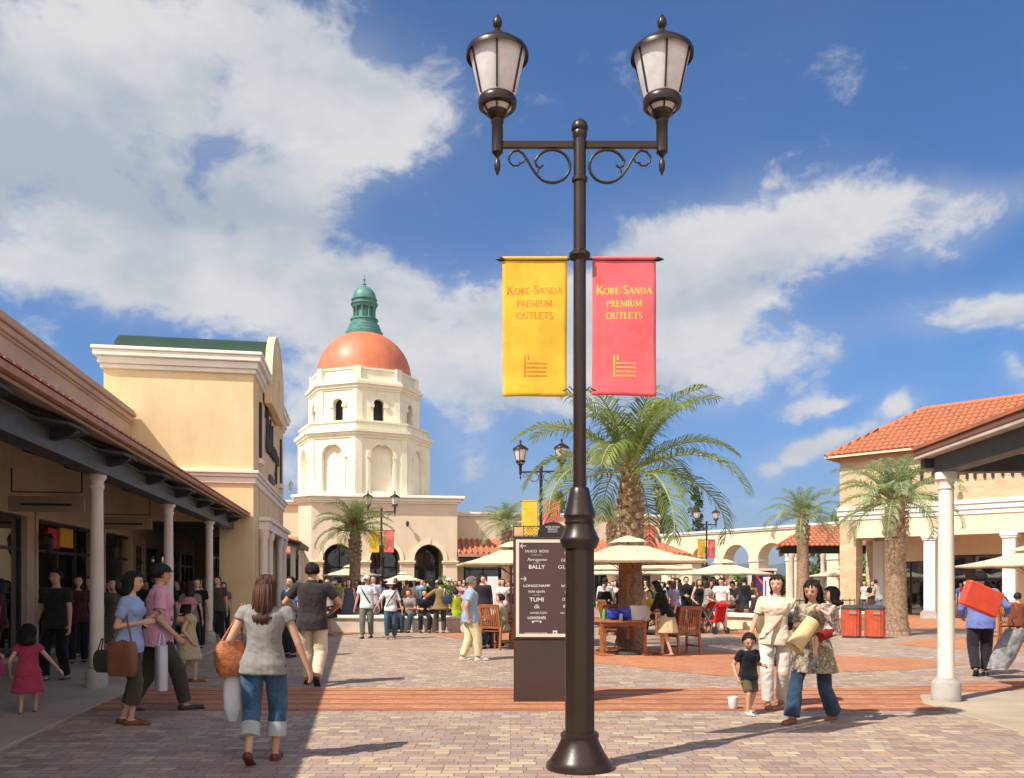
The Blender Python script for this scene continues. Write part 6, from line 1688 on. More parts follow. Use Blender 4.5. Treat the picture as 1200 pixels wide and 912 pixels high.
def finalize_people():
    for (o, V, raw, fold, sm) in PEND:
        m = o.modifiers.new('r', 'REMESH'); m.mode = 'VOXEL'; m.voxel_size = V; m.use_smooth_shade = True
        s = o.modifiers.new('s', 'SMOOTH'); s.factor = .5; s.iterations = sm if o.name.startswith('body') else 1
    bpy.context.view_layer.update()
    dg = bpy.context.evaluated_depsgraph_get()
    out = []
    for (o, V, raw, fold, sm) in PEND:
        me = bpy.data.meshes.new_from_object(o.evaluated_get(dg)); out.append(me)
    for (o, V, raw, fold, sm), me in zip(PEND, out):
        o.modifiers.clear(); mats = [m for m in o.data.materials]
        if fold:
            off = Vector((len(o.name) * 1.7, o.location.x, sum(map(ord, o.parent.get('label', ''))) % 97))
            import numpy as np
            n = len(me.vertices); nor = [v.normal.copy() for v in me.vertices]
            for v, nn_ in zip(me.vertices, nor):
                p = v.co
                a = noise.noise(Vector((p.x * 9, p.y * 9, p.z * 5)) + off); b = 1 - abs(noise.noise(Vector((p.x * 16 + p.z * 8, p.y * 16, p.z * 13)) + off)) * 2
                c2_ = 1 - abs(noise.noise(Vector((p.x * 30 - p.z * 14, p.y * 30, p.z * 22)) - off)) * 2.4
                v.co = p + nn_ * (fold * (a * 1.1 + b * 1.0 + c2_ * .12 - .1))
        if raw:
            vs = [tuple(v.co) for v in me.vertices]; fs = [tuple(p.vertices) for p in me.polygons]; mi = [0] * len(fs)
            for rv, rf, idx in raw:
                b = len(vs); vs += rv; fs += [tuple(i + b for i in f) for f in rf]; mi += [idx] * len(rf)
            m2 = bpy.data.meshes.new(o.name); m2.from_pydata(vs, [], fs)
            for m in mats: m2.materials.append(m)
            m2.polygons.foreach_set('material_index', mi); m2.shade_smooth(); me = m2
        else:
            if not len(me.materials):
                for m in mats: me.materials.append(m)
            me.shade_smooth()
        o.data = me
# ================================================================== the people of the photograph
def gp(px, py, Y=None):
    Y = Y or CAMZ * FPX / (py - 683); return (px - 600) * Y / FPX, Y
WALK = {'R': (.05, .16, 0, 0), 'L': (-.05, -.17, .015, -.45)}
WALKL = {'L': (-.05, .16, 0, 0), 'R': (.05, -.17, .015, -.45)}
STEP = {'R': (.055, .07, 0), 'L': (-.055, -.06, 0)}

# A woman in grey tee, seen from behind
x, y = gp(309, 893)
wa = person('woman in a grey t-shirt and cuffed blue jeans walking away with an orange shoulder bag', x, y, 1.60, 4, det=2, sex='f', skin='b', hair='long', hc='brown', top=('plain', '8a8784', 'cap'), bottom=('capri', '2c4a66', 'denim', 'a9b0b0'),
       shoes='6a3320', build=1.12, feet={'R': (.05, .05, 0), 'L': (-.05, -.13, .03, -.6)}, hands={'R': (.235, .02, .475), 'L': (-.185, .05, .53)}, headturn=-14, leanside=2)
def bag_mesh(mb, w, d, h, r=.3, wr=0):
    rs_ = []
    for q in range(9):
        t = q / 8; s_ = (1 - abs(2 * t - 1) ** 3 * r); rs_.append([((w / 2) * s_ * math.copysign(abs(math.cos(a)) ** .6, math.cos(a)) * (1 + wr * math.sin(q * 3 + a * 4)), (d / 2) * s_ * math.copysign(abs(math.sin(a)) ** .6, math.sin(a)), -h * (1 - t)) for a in [2 * PI * i / 28 for i in range(28)]])
    mb.rings(rs_)
def hung_bag(name, label, loc, rz, w, d, h, m, strap_to=None, cat='bag', strap_m=None, wr=0, r=.3, tilt=0, group=None):
    o = root(name, label, cat, loc, rz, group); mb = MB(); bag_mesh(mb, w, d, h, r, wr)
    b = mb.build('pouch', m, o, smooth=50); b.rotation_euler = (0, tilt, 0)
    mb = MB()
    if strap_to:
        inv = Matrix.Rotation(-rz, 3, 'Z')
        top_ = inv @ (Vector(strap_to) - Vector(loc))
        for s_ in (-1, 1):
            mb.tube([(s_ * w * .33, 0, -.02), Vector((s_ * w * .25, 0, 0)).lerp(top_, .5), top_ + Vector((s_ * .012, 0, 0))], .009, 6)
    else:
        for s_ in (-.3, .3): mb.tube([(-w * .25, s_ * d, -.01), (-w * .12, s_ * d * .4, .12), (w * .12, s_ * d * .4, .12), (w * .25, s_ * d, -.01)], .007, 6)
    mb.build('strap', strap_m or m, o, smooth=60); return o
M_orbag = mat('orange woven leather', (.46, .15, .05), .55, .3, 26, 1.0, 60); M_wbag = mat('white plastic bag', (.66, .68, .70), .35, .06, 6, .3, 20)
M_brbag = mat('brown leather', (.20, .075, .035), .45, .2, 6, .3, 60); M_blkbag = mat('black bag nylon', (.02, .02, .022), .5, .2, 5)
W = wa['w']
hung_bag('shoulder_bag', 'orange woven shoulder bag under the left arm of the woman in grey', W((-.27, .0, 1.03)), .5, .27, .15, .30, M_orbag, strap_to=W((-.165, .0, 1.345)), r=.35, wr=.02)
hung_bag('plastic_bag', 'white plastic bag hanging behind the left leg of the woman in grey', W((-.27, .06, .80)), .3, .16, .11, .46, M_wbag, strap_to=W((-.29, .08, .9)), r=.55, wr=.04)

# B man in charcoal shirt
x, y = gp(366, 803)
person('man in an untucked charcoal shirt and pale beige trousers walking away', x, y, 1.83, 2, det=2, skin='b', hair='short', top=('polo', '342e30', 'short'), bottom=('trousers', 'cfc3ab'), shoes='1d1613', build=1.12,
       feet={'L': (-.05, .06, 0), 'R': (.055, -.12, .035, -.7)}, hands={'R': (.14, .14, .60), 'L': (-.15, .13, .60)}, pole_r=(.8, -.6, 0), pole_l=(-.8, -.6, 0), headturn=10)
# C woman light blue, profile facing right
x, y = gp(150, 849)
wc = person('woman in a light blue top and olive trousers carrying a brown bag in the shade', x, y, 1.66, -82, det=2, sex='f', skin='a', hair='bob', hc='black', top=('plain', '93aad2', 'short'), bottom=('capri', '4d4638'), shoes='7a4526',
       feet={'R': (.04, .03, 0), 'L': (-.04, -.04, .0)}, hands={'R': (.06, .10, .66), 'L': (-.06, .14, .70)}, headpitch=-6, lean=3)
W = wc['w']; hung_bag('shoulder_bag', 'brown flap shoulder bag at the hip of the woman in light blue', W((.20, .0, .90)), math.radians(-5), .33, .11, .36, M_brbag, strap_to=W((.10, 0, 1.33)), r=.15)
hung_bag('handbag', 'dark green handbag hanging behind the woman in light blue', W((-.02, -.24, .80)), math.radians(-10), .26, .10, .24, mat('dark green canvas', (.03, .04, .03), .7))
# D man in pink polo
x, y = gp(184, 833)
wd = person('man in a pink polo shirt with a black strap striding right in the shade', x, y, 1.80, -62, det=2, skin='b', hair='short', top=('polo', 'd49ab4', 'short'), bottom=('trousers', '3f3b30'), shoes='20242a',
       feet={'R': (.05, .17, 0), 'L': (-.06, -.16, 0, -.25)}, hands={'L': (-.12, .12, .60), 'R': (.14, .10, .50)}, hat=('cap', '14110f'), strap=(1, '15151a'), lean=3, build=1.08)
W = wd['w']; hung_bag('shopping_bag', 'white shopping bag hanging in front of the man in pink', tuple(P(189, 756, 9.55)), math.radians(-60), .30, .12, .50, mat('white paper carrier', (.58, .58, .64), .6), r=.03)
# E girl/woman in cream dress with pink hat
x, y = gp(212, 800)
person('girl in a cream dress and pink sun hat beside the man in pink', x + .08, y + .1, 1.34, -70, det=1, sex='f', child=1, hair='mid', hc='dark', top=('dress', 'b5a888', 'cap'), bottom=('none', '0'), shoes='8a4a3a', feet=STEP, hat=('brim', 'b56a78'))
# F girl in pink dress, G edge child
x, y = gp(33, 838)
person('small girl in a rose pink dress walking away with her right arm out', x, y, 1.10, 20, det=2, sex='f', child=2, hair='bob', hc='black', top=('dress', 'b3405a', 'cap'), bottom=('none', '0'), shoes='7a3a2a', feet={'R': (.06, .05, 0), 'L': (-.06, -.05, 0)}, hands={'R': (.30, .05, .44), 'L': (-.17, .02, .45)})
x, y = gp(-12, 815)
person('child in a bright pink dress cut by the left edge of the photo', x, y, 1.15, -20, det=1, sex='f', child=2, hair='short', top=('dress', 'b23a6a', 'short'), bottom=('none', '0'), shoes='6a3a2a')
# H man in dark tee facing us
x, y = gp(66, 799)
person('man in a dark olive t-shirt and black jeans facing the viewer by the shop window', x, y, 1.74, 172, det=2, skin='b', hair='short', top=('plain', '2b2823', 'short'), bottom=('jeans', '14161c'), shoes='2a2c30', strap=(1, '17140f'), feet=STEP, hands={'L': (-.20, .10, .47), 'R': (.19, .02, .48)})
x, y = gp(134, 782)
person('woman in a grey dress standing just behind the first left column', x, y, 1.62, 160, det=1, sex='f', hair='bob', hc='dark', top=('dress', '5b544c', 'short'), bottom=('none', '0'), shoes='3a2a22')
x, y = gp(20, 792)
person('person in a dark red top by the shop window at far left', x - .6, y + .5, 1.6, 120, det=1, sex='f', hair='long', hc='black', top=('plain', '4a2226', 'short'), bottom=('trousers', '26242a'), shoes='1a1614')

# K the couple in white
x, y = gp(430, 748)
person('man in a white t-shirt and cream cap with a dark cross-body strap', x, y, 1.74, 176, det=1, skin='b', hair='short', top=('plain', 'dedce2', 'short'), bottom=('jeans', '6d6f68'), shoes='26262a', hat=('cap', 'ddd6c2'), strap=(-1, '3a342e'), feet={'R': (.05, .08, 0), 'L': (-.05, -.07, 0)}, hands={'L': (-.205, .03, .47), 'R': (.19, .02, .47)})
x, y = gp(458, 749)
person('woman in a white t-shirt and pale hat holding the hand of the man in white', x, y, 1.60, 182, det=1, sex='f', skin='b', hair='mid', hc='dark', top=('plain', 'dcd4dc', 'elbow'), bottom=('jeans', '33455a', 'denim'), shoes='b0765a', hat=('brim', 'd8d4cc'), strap=(1, '2a2622'), feet=STEP, hands={'R': (.27, .04, .50), 'L': (-.19, .02, .48)})
# L old man
x, y = gp(551, 774)
wl = person('grey-haired man in a light blue polo and cream trousers walking right', x, y, 1.66, -78, det=2, vox=.012, skin='b', hair='crop', hc='grey', top=('polo', '93a9bd', 'short'), bottom=('trousers', 'd9cda4'), shoes='c9c8b8', build=1.12, feet={'R': (.05, .09, 0), 'L': (-.05, -.08, 0)}, hands={'L': (-.12, -.03, .50), 'R': (.13, -.04, .50)}, headpitch=-8)
W = wl['w']; hung_bag('carrier_bag', 'pale carrier bag standing on the ground against the bench wall', (gp(547, 742)[0], gp(547, 742)[1], .62), .1, .42, .22, .60, M_wbag, r=.3)
# M woman at table
x, y = gp(782, 769)
wm = person('woman in a black cardigan and beige skirt leaning over the near teak table', x, y, 1.62, 72, det=1, sex='f', hair='mid', hc='black', top=('plain', '141316', '3q'), bottom=('skirt', 'b9a684'), shoes='7a3f26', lean=20, headpitch=-22, hands={'L': (-.08, .24, .50), 'R': (.10, .26, .50)}, feet=STEP)
x, y = gp(747, 771, 19.0)
person('person in a pale yellow top on the far side of the near table', x + .2, y + .9, 1.62, 110, det=1, sex='f', hair='bun', hc='dark', top=('plain', 'b9a071', 'short'), bottom=('trousers', '3a2a28'), shoes='40302a', hands={'R': (.12, .2, .56), 'L': (-.14, .18, .56)}, headpitch=-15)
person('seated person in a pale grey-blue top between lamp post and near table', 1.30, 18.75, 1.6, -75, det=1, sex='f', sit=.50, hair='short', hc='black', top=('plain', '8f93b0', 'short'), bottom=('shorts', '4a4a52'), shoes='b8b0a8', feet={'R': (.06, .22, 0), 'L': (-.06, .24, 0)}, hands={'R': (.1, .22, .40), 'L': (-.1, .22, .40)}, lean=14)
x, y = gp(711, 739)
person('waiter in a white shirt and brown trousers seen from behind right of the lamp post', x - .05, y, 1.70, 6, det=1, skin='b', hair='short', top=('tucked', 'c9c9d2', 'long'), bottom=('trousers', '4a2c1c'), shoes='1a1614', feet=STEP, hands={'R': (.19, .05, .48)})
x, y = gp(727, 737)
person('woman in a pale pink sleeveless top near the waiter', x, y + 1.2, 1.62, 120, det=0, sex='f', hair='mid', hc='dark', top=('plain', 'cdb9ac', 'none'), bottom=('jeans', '3a4658'), shoes='6a4a3a')

# N the family of four
x, y = gp(877, 837)
person('small boy in a navy t-shirt and khaki shorts', x, y, 1.00, 205, det=2, skin='b', child=2, hair='short', top=('plain', '14161f', 'short'), bottom=('shorts', '5f5540'), shoes='b9c2bb', feet={'R': (.06, .06, 0), 'L': (-.06, -.06, 0)}, hands={'L': (-.15, .10, .56), 'R': (.17, .0, .44)}, headpitch=-24, headturn=-30)
x, y = gp(908, 829)
person('woman in a cream top and white trousers reaching down to the small boy', x, y, 1.63, 165, det=2, sex='f', skin='a', hair='bob', hc='dark', top=('plain', 'd8cab4', 'short'), bottom=('trousers', 'd5cfc8'), shoes='9a6a44', feet={'R': (.05, .06, 0), 'L': (-.05, -.09, .01, -.3)}, hands={'L': (.12, .20, .475), 'R': (.19, .03, .50)}, leanside=-3, headturn=-14, headpitch=-4, build=1.05)
x, y = gp(954, 845)
wp = person('woman in a patterned beige tunic over jeans carrying a small girl', x, y, 1.63, 135, det=2, sex='f', skin='b', hair='mid', hc='black', top=('tunic', 'b3a58a', 'short', 'floral'), bottom=('flared', '26384e', 'denim'), shoes='8a6048', feet={'R': (.06, .20, 0), 'L': (-.06, -.16, .01, -.3)}, hands={'L': (-.02, .16, .64), 'R': (.08, .17, .60)}, headpitch=-16, headturn=8, lean=2)
W = wp['w']; q = P(975, 700, 9.0)
person('small girl in a pale floral shirt carried by the woman in the tunic', q.x, q.y, .92, 80, det=2, sex='f', child=2, skin='a', hair='bob', hc='black', top=('plain', 'c3b2aa', 'short', 'floral'), bottom=('shorts', '7a1f1c'), shoes='8f959c', sit=.22, z0=.80, feet={'R': (.08, .17, -.12, -.9), 'L': (-.07, .19, -.10, -.8)}, hands={'R': (.10, .15, .50), 'L': (-.10, .15, .48)}, vox=.008)
q = P(940, 744, 8.85); o = root('rolled_mat', 'cream rolled mat under the arm of the woman in the tunic', 'mat', tuple(q), 0)
mb = MB(); A_, B_2 = Vector((-.11, -.05, -.13)), Vector((.12, .03, .14)); D_2 = (B_2 - A_).normalized(); S_2 = D_2.cross(Vector((0, 1, 0))).normalized(); T_2 = D_2.cross(S_2)
rs_ = []
for c_, r_ in ((A_ + D_2 * .05, .055), (A_ + D_2 * .0, .082), (A_, .092), (A_ + D_2 * .1, .088), (A_ + D_2 * .25, .082), (B_2, .078), (B_2 - D_2 * .02, .06)):
    rs_.append([c_ + (S_2 * math.cos(t_) + T_2 * math.sin(t_)) * r_ * (1 + .03 * math.sin(t_ * 2)) for t_ in [2 * PI * i / 28 for i in range(28)]])
mb.rings(rs_); mb.build('roll', mat('cream straw mat', (.66, .48, .25), .8, .1, 12, .5, 60), o, smooth=50)
mb = MB(); mb.tube([A_ + D_2 * .045 + (S_2 * math.cos(t_) + T_2 * math.sin(t_)) * (.012 + .0035 * t_) for t_ in [k * .4 for k in range(32)]], .003, 5); mb.build('inner_turns', mat('straw mat edge', (.35, .24, .12), .8), o)
q = P(859, 829, 10.3); o = root('drinking_cup', 'white cup lying low beside the small boy', 'cup', (q.x, q.y, 0)); mb = MB(); mb.lathe([(.042, 0), (.052, .02), (.062, .14), (.062, .145), (.058, .145), (.048, .03)], 0, 0, 20); mb.build('body', M_paper, o, smooth=40)
hung_bag('handbag', 'khaki handbag on the arm of the woman in cream', gp(895, 700, 10.48) + (1.18,), .3, .22, .1, .28, mat('khaki canvas', (.22, .17, .10), .8), r=.3)

# O man in lavender shirt with red bag
x, y = gp(1149, 792)
wo = person('man in a lavender shirt and dark trousers walking away with a red bag', x, y, 1.72, -22, det=2, vox=.011, skin='b', hair='short', hc='black', top=('polo', '6f7cb8', 'long'), bottom=('trousers', '2a2630'), shoes='1d1613', feet={'R': (.05, .05, 0), 'L': (-.05, -.10, .02, -.5)}, hands={'R': (.24, .12, .60), 'L': (-.14, .16, .56)}, build=1.08)
W = wo['w']; q = P(1156, 688, 13.2)
o = root('duffel_bag', 'bright red-orange rectangular bag slung on the back of the man in lavender', 'bag', (q.x, q.y, q.z), math.radians(6)); mb = MB(); mb.M = Matrix.Rotation(math.radians(22), 4, 'Y')
mb.box(-.31, .29, -.065, .065, -.40, 0); mb.M = None; c = mb.build('body', mat('red-orange fabric', (.72, .075, .03), .55, .1, 5, .3, 30), o, bevel=.022, seg=3, smooth=60)
mb = MB(); mb.tube([(.26, 0, -.14), (.34, .03, -.16), (.42, .08, -.22)], .012, 6); mb.build('strap', mat('red-orange fabric', (.7, .08, .03)), o, smooth=60)
q = P(1184, 745, 13.5); M_silver = mat('silver grey garment plastic', (.30, .31, .32), .22, .3, 9, .8, 14)
o = root('garment_bag', 'crumpled silver plastic garment bag held low by the man in lavender', 'bag', (q.x, q.y, q.z), 0); mb = MB(); rs_ = []
for k in range(14):
    t = k / 13; c = Vector((.10 - .30 * t, 0, .10 - .62 * t)); rs_.append([c + Vector(((.15 + .05 * math.sin(t * 3)) * math.cos(a) * (1 + .16 * noise.noise(Vector((a * 2, t * 7, 1)))), .10 * math.sin(a) * (1 + .3 * noise.noise(Vector((a * 3, t * 8, 4)))), .06 * noise.noise(Vector((a * 2, t * 5, 9))))) for a in [2 * PI * i / 30 for i in range(30)]])
mb.rings(rs_); mb.build('body', M_silver, o, smooth=60)
mb = MB(); mb.tube([(.06, 0, .16), (.02, 0, .26), (.10, -.02, .30)], .01, 6); mb.build('hook', M_dark, o)
person('seated person in a brown top at the table by the right edge', 12.75, 21.6, 1.66, -60, det=1, sit=.50, skin='b', hair='short', top=('plain', '6b3a24', 'short'), bottom=('trousers', '2f2a2a'), shoes='1d1613', feet={'R': (.06, .24, 0), 'L': (-.06, .26, 0)}, hands={'R': (.08, .24, .45), 'L': (-.08, .24, .45)}, lean=8)

# P.. people by the brick shop
x, y = gp(997, 722)
person('man in a pale grey t-shirt and jeans leaning beyond the litter bins', x - .2, 35.5, 1.70, 50, det=1, hair='short', top=('plain', '9c9c98', 'short'), bottom=('jeans', '4c5a72', 'denim'), shoes='d0ccc8', lean=16, feet={'R': (.06, .1, 0), 'L': (-.06, -.12, 0)}, hands={'L': (-.12, .25, .60), 'R': (.12, .22, .58)})
person('woman in a black top and brown skirt standing in the brick shop porch', .422 * 36.8, 36.8, 1.60, 170, det=1, sex='f', hair='mid', hc='dark', top=('plain', '1d1a1a', 'short'), bottom=('skirt', '4a3026'), shoes='2a1a16')
person('person in a white top half hidden behind the woman in black by the porch', .413 * 38.2, 38.2, 1.62, 150, det=0, sex='f', hair='bob', hc='dark', top=('plain', 'cfc8c0', 'short'), bottom=('trousers', '4c4a50'), shoes='2a1a16')
person('woman in a mauve top beside the square white column of the brick shop', .497 * 37.4, 37.4, 1.62, 200, det=1, sex='f', hair='bob', hc='dark', top=('plain', '93706a', 'none'), bottom=('skirt', '3a2420'), shoes='2a1a16')
person('person in a dark red top in the porch behind the man in lavender', .531 * 35.8, 35.8, 1.62, 150, det=0, sex='f', hair='short', hc='black', top=('plain', '8c1f2a', 'short'), bottom=('jeans', '2c3a55'), shoes='2a1a16')
person('person in a blue top in the porch left of the man in lavender', .525 * 36.8, 36.8, 1.55, 190, det=0, sex='f', hair='mid', hc='dark', top=('plain', '3a5f9c', 'short'), bottom=('trousers', '6a2c2c'), shoes='2a1a16')
# S group by the fountain
def g1(px, Y): return (px - 600) * Y / 1000
person('man in a black suit and white shirt right of the large parasol', g1(804, 29.5), 29.5, 1.74, 190, det=1, hair='short', top=('collar', '16161b', 'long'), bottom=('trousers', '16161b'), shoes='101010', hands={'R': (.1, .2, .62), 'L': (-.1, .2, .62)})
person('long-haired woman in a black dress with a black bag near the fountain', g1(819, 26.6), 26.6, 1.64, 200, det=1, sex='f', hair='long', hc='brown', top=('dress', '141417', 'none'), bottom=('none', '0'), shoes='141414', hands={'R': (.15, .12, .56)})
hung_bag('handbag', 'black handbag held by the long-haired woman in black', (g1(826, 26.5), 26.5, .75), 0, .3, .12, .3, M_blkbag)
person('woman in a grey striped top and olive trousers behind the red stroller', g1(829, 26.2), 26.2, 1.62, 235, det=1, sex='f', hair='bob', hc='dark', top=('plain', 'a39d92', 'short', 'stripe'), bottom=('capri', '6a5f44'), shoes='b8a894', lean=5, hands={'R': (.1, .2, .58), 'L': (-.1, .2, .58)}, headpitch=-10)
person('man in a white t-shirt and white trousers behind the red stroller', g1(845, 27.0), 27.0, 1.70, 165, det=1, hair='short', top=('plain', 'dcdad8', 'short'), bottom=('trousers', 'cfccc8'), shoes='9a9a9a', headpitch=-18, hands={'R': (.14, .18, .56), 'L': (-.14, .18, .56)})
person('man in a slate grey shirt bending over by the fountain rim', g1(868, 29.6), 29.6, 1.72, 120, det=1, hair='short', top=('plain', '5a6170', 'short'), bottom=('trousers', '7b7264'), shoes='26221f', lean=38, z0=0, hands={'R': (.1, .34, .50), 'L': (-.1, .34, .50)}, headpitch=-20)
person('man in a pale shirt standing far behind the fountain', g1(860, 40), 40, 1.72, 180, det=0, hair='short', top=('plain', 'd5c3c3', 'short'), bottom=('trousers', '3a3a40'), shoes='222222')
person('person in a dark brown top standing behind the striped top', g1(836, 30.5), 30.5, 1.74, 170, det=0, hair='mid', hc='black', top=('plain', '3a2a2a', 'short'), bottom=('trousers', '2a2a30'), shoes='222222')
person('person with long black hair standing behind the fountain group', g1(841, 31.5), 31.5, 1.66, 10, det=0, sex='f', hair='long', hc='black', top=('plain', '2b2020', 'short'), bottom=('skirt', '242424'), shoes='222222')
# red stroller
def stroller(label, X, Y, rz, col):
    o = root('stroller', label, 'stroller', (X, Y, 0), rz); m = cloth_mat('stroller ' + col, col)
    mb = MB()
    for s_ in (-.22, .22): mb.bar((s_, -.35, .95), (s_, .3, .12), .025, .025); mb.bar((s_, .32, .75), (s_, -.25, .12), .025, .025)
    mb.tube([(-.22, -.35, .95), (-.18, -.42, .99), (.18, -.42, .99), (.22, -.35, .95)], .015, 6); mb.build('frame', M_plate, o)
    mb = MB(); mb.xprism([(-.12, .42), (.22, .40), (.24, .34), (-.2, .34), (-.34, .88), (-.26, .9)], -.19, .19); mb.build('seat', m, o, bevel=.03, seg=2)
    mb = MB(); rs_ = []
    for k in range(9):
        a = math.radians(20 + k * 16); rs_.append([(x_, -.14 + .36 * math.cos(a), .62 + .36 * math.sin(a)) for x_ in (-.22, -.1, 0, .1, .22)])
    mb.rings(rs_, cap=False, closed=False); h_ = mb.build('hood', m, o, smooth=60); md = h_.modifiers.new('t', 'SOLIDIFY'); md.thickness = .01
    for sx in (-.24, .24):
        for sy in (-.25, .3):
            mb = MB(); mb.M = Matrix.Translation((sx, sy, .1)) @ Matrix.Rotation(PI / 2, 4, 'Y'); mb.lathe([(.03, -.02), (.1, -.02), (.1, .02), (.03, .02)], 0, 0, 20); mb.build('wheel', M_blkbag, o, smooth=30)
stroller('red stroller with a baby seat in front of the fountain wall', g1(838, 25.4), 25.4, .5, 'c01a16')
x, y = gp(906, 778); stroller('dark stroller mostly hidden behind the woman in cream', x, 15.8, .3, '23242a')

# U group in front of the tower building
person('woman in a grey vest and black skirt facing the viewer behind the charcoal shirt', g1(384, 24.8), 24.8, 1.66, 178, det=1, sex='f', skin='b', hair='bob', hc='brown', top=('plain', 'a39a90', 'none'), bottom=('skirt', '141418'), shoes='6a4030', hands={'L': (-.17, .08, .52)})
hung_bag('handbag', 'black handbag on the arm of the woman in the grey vest', (g1(377, 24.7), 24.7, .95), 0, .3, .14, .32, M_blkbag)
person('man in an olive green shirt seen from behind left of the couple', g1(398, 29.5), 29.5, 1.68, -20, det=0, hair='short', hc='dark', top=('plain', '7d8a4a', 'short'), bottom=('trousers', '4a4236'), shoes='2a2622')
person('woman in a slate blue dress with tall black boots left of the couple', g1(409, 27.5), 27.5, 1.66, 175, det=0, sex='f', hair='long', hc='dark', top=('dress', '474a5c', 'none'), bottom=('none', '0'), shoes='101012')
person('child in a pink shirt and white cap far behind the grey vest', g1(391, 31.5), 31.5, 1.58, 150, det=0, sex='f', hair='short', hc='dark', top=('plain', 'c0506a', 'short'), bottom=('trousers', '5a5a60'), hat=('cap', 'cfc6c0'), shoes='444444')
person('woman in a coral top between the green shirt and the slate dress', g1(404, 31), 31, 1.62, 200, det=0, sex='f', hair='mid', hc='brown', top=('plain', 'c85a50', 'short'), bottom=('skirt', '4a4048'), shoes='444444')
person('man in a light blue shirt directly behind the man in white', g1(438, 27), 27, 1.76, 170, det=0, skin='b', hair='crop', hc='dark', top=('plain', '9aa6c4', 'short'), bottom=('trousers', '4a4a50'), shoes='222222')
# seated on the bench wall
def seated(label, px, Y, face, topc, botc, hair='short', hc='black', sex='m', det=1, seat=.56, lean=6, top='plain', slv='short', **kw):
    return person(label, g1(px, Y), Y, 1.64, face, det=det, sex=sex, sit=seat, hair=hair, hc=hc, top=(top, topc, slv), bottom=('trousers', botc), shoes='24211f', feet={'R': (.08, .24, 0), 'L': (-.07, .27, 0)}, hands={'R': (.08, .22, seat / 1.64 + .10), 'L': (-.08, .22, seat / 1.64 + .10)}, lean=lean, **kw)
seated('person in a grey top and jeans sitting on the bench wall with crossed arms', 481, 26.35, 165, '8a8580', '2f3f52', hc='dark', lean=14)
seated('person in black sitting on the bench wall left of the khaki coat', 497, 26.3, 190, '1a1a1f', '18181c', hair='mid', sex='f', lean=16)
person('woman in a khaki coat with a blue-black shoulder bag standing with her back turned', g1(516, 25.6), 25.6, 1.62, 15, det=1, sex='f', hair='short', hc='black', top=('loose', '86714c', 'long'), bottom=('trousers', '3a3a42'), shoes='5a3022', hands={'L': (-.26, .1, .66), 'R': (.15, .08, .58)}, build=1.05)
hung_bag('shoulder_bag', 'blue-black shoulder bag on the back of the khaki coat', (g1(524, 25.35), 25.35, 1.18), .2, .32, .12, .30, mat('blue black leather', (.03, .05, .08), .3), strap_to=(g1(521, 25.45), 25.45, 1.36))
seated('person in a lime green shirt sitting on the bench wall', 536, 26.35, 40, '9aa81c', '2a2a2e', hc='black', lean=10)
seated('person in a dark coat sitting at the left end of the bench wall', 466, 26.4, 170, '2b2826', '20222a', hair='bob', sex='f', hc='dark', lean=18)
seated('person in a pale shirt sitting beyond the bench wall by the shrub', 549, 27.6, 10, 'bdb8b8', '5a5a62', hc='dark', lean=0, seat=.62)
person('man in a navy shirt standing beyond the teal crate', g1(564, 28.4), 28.4, 1.72, 20, det=1, hair='short', top=('plain', '161c33', 'short'), bottom=('trousers', '2c2c34'), shoes='222222')
person('chef in a white tall hat and dark jacket behind the shrub', g1(527, 30.5), 30.5, 1.70, 170, det=0, hair='short', top=('plain', '2c3028', 'long'), bottom=('trousers', '8a8a88'), hat=('cap', 'd8d6d0'), shoes='222222')
person('woman in a pale pink top behind the navy shirt', g1(572, 30.2), 30.2, 1.60, 140, det=0, sex='f', hair='mid', hc='brown', top=('plain', 'c7a3ac', 'short'), bottom=('jeans', '3a4a60'), shoes='222222')
person('woman with long black hair left of the khaki coat', g1(507, 29.5), 29.5, 1.68, 5, det=0, sex='f', hair='long', hc='black', top=('plain', '242026', 'short'), bottom=('skirt', '2a2a2a'), shoes='222222')
person('person in a bright blue bag-coloured jacket behind the seated people', g1(513, 31), 31, 1.62, 160, det=0, hair='short', hc='brown', top=('plain', '2e6cb8', 'short'), bottom=('trousers', '5a5246'), hat=('cap', 'd0b8a0'), shoes='222222')
seated('seated woman in a cream top at the table behind the sign', 603, 20.9, 100, 'cbb48e', '2b3038', hair='mid', hc='brown', sex='f', seat=.50, lean=10)
seated('seated person in dark jeans with legs stretched left of the sign', 590, 19.6, 75, '9d9484', '1c2730', hair='short', sex='m', seat=.50)
person('person in a white blouse standing under the parasol left of the sign', g1(589, 27), 27, 1.66, 170, det=0, sex='f', hair='bob', hc='brown', top=('plain', 'd0ccd0', 'short'), bottom=('jeans', '3a4658'), shoes='222222')
person('man in a dark jacket right behind the grey-haired man', g1(566, 25.5), 25.5, 1.76, 190, det=0, skin='b', hair='short', hc='black', top=('plain', '2a2833', 'long'), bottom=('trousers', '6e6a66'), shoes='222222')
person('person in a white cap passing behind the yellow shop corner', g1(350, 31), 31, 1.62, 160, det=0, sex='f', hair='bob', hc='brown', top=('plain', 'd2cfc8', 'short'), bottom=('trousers', '77746c'), hat=('cap', 'c9c08c'), shoes='222222')
person('man in a light blue shirt almost hidden by the man in charcoal', g1(341, 17.5), 17.5, 1.66, 150, det=1, skin='b', hair='short', hc='black', top=('plain', '7287ab', 'short'), bottom=('trousers', '24262c'), shoes='222222')
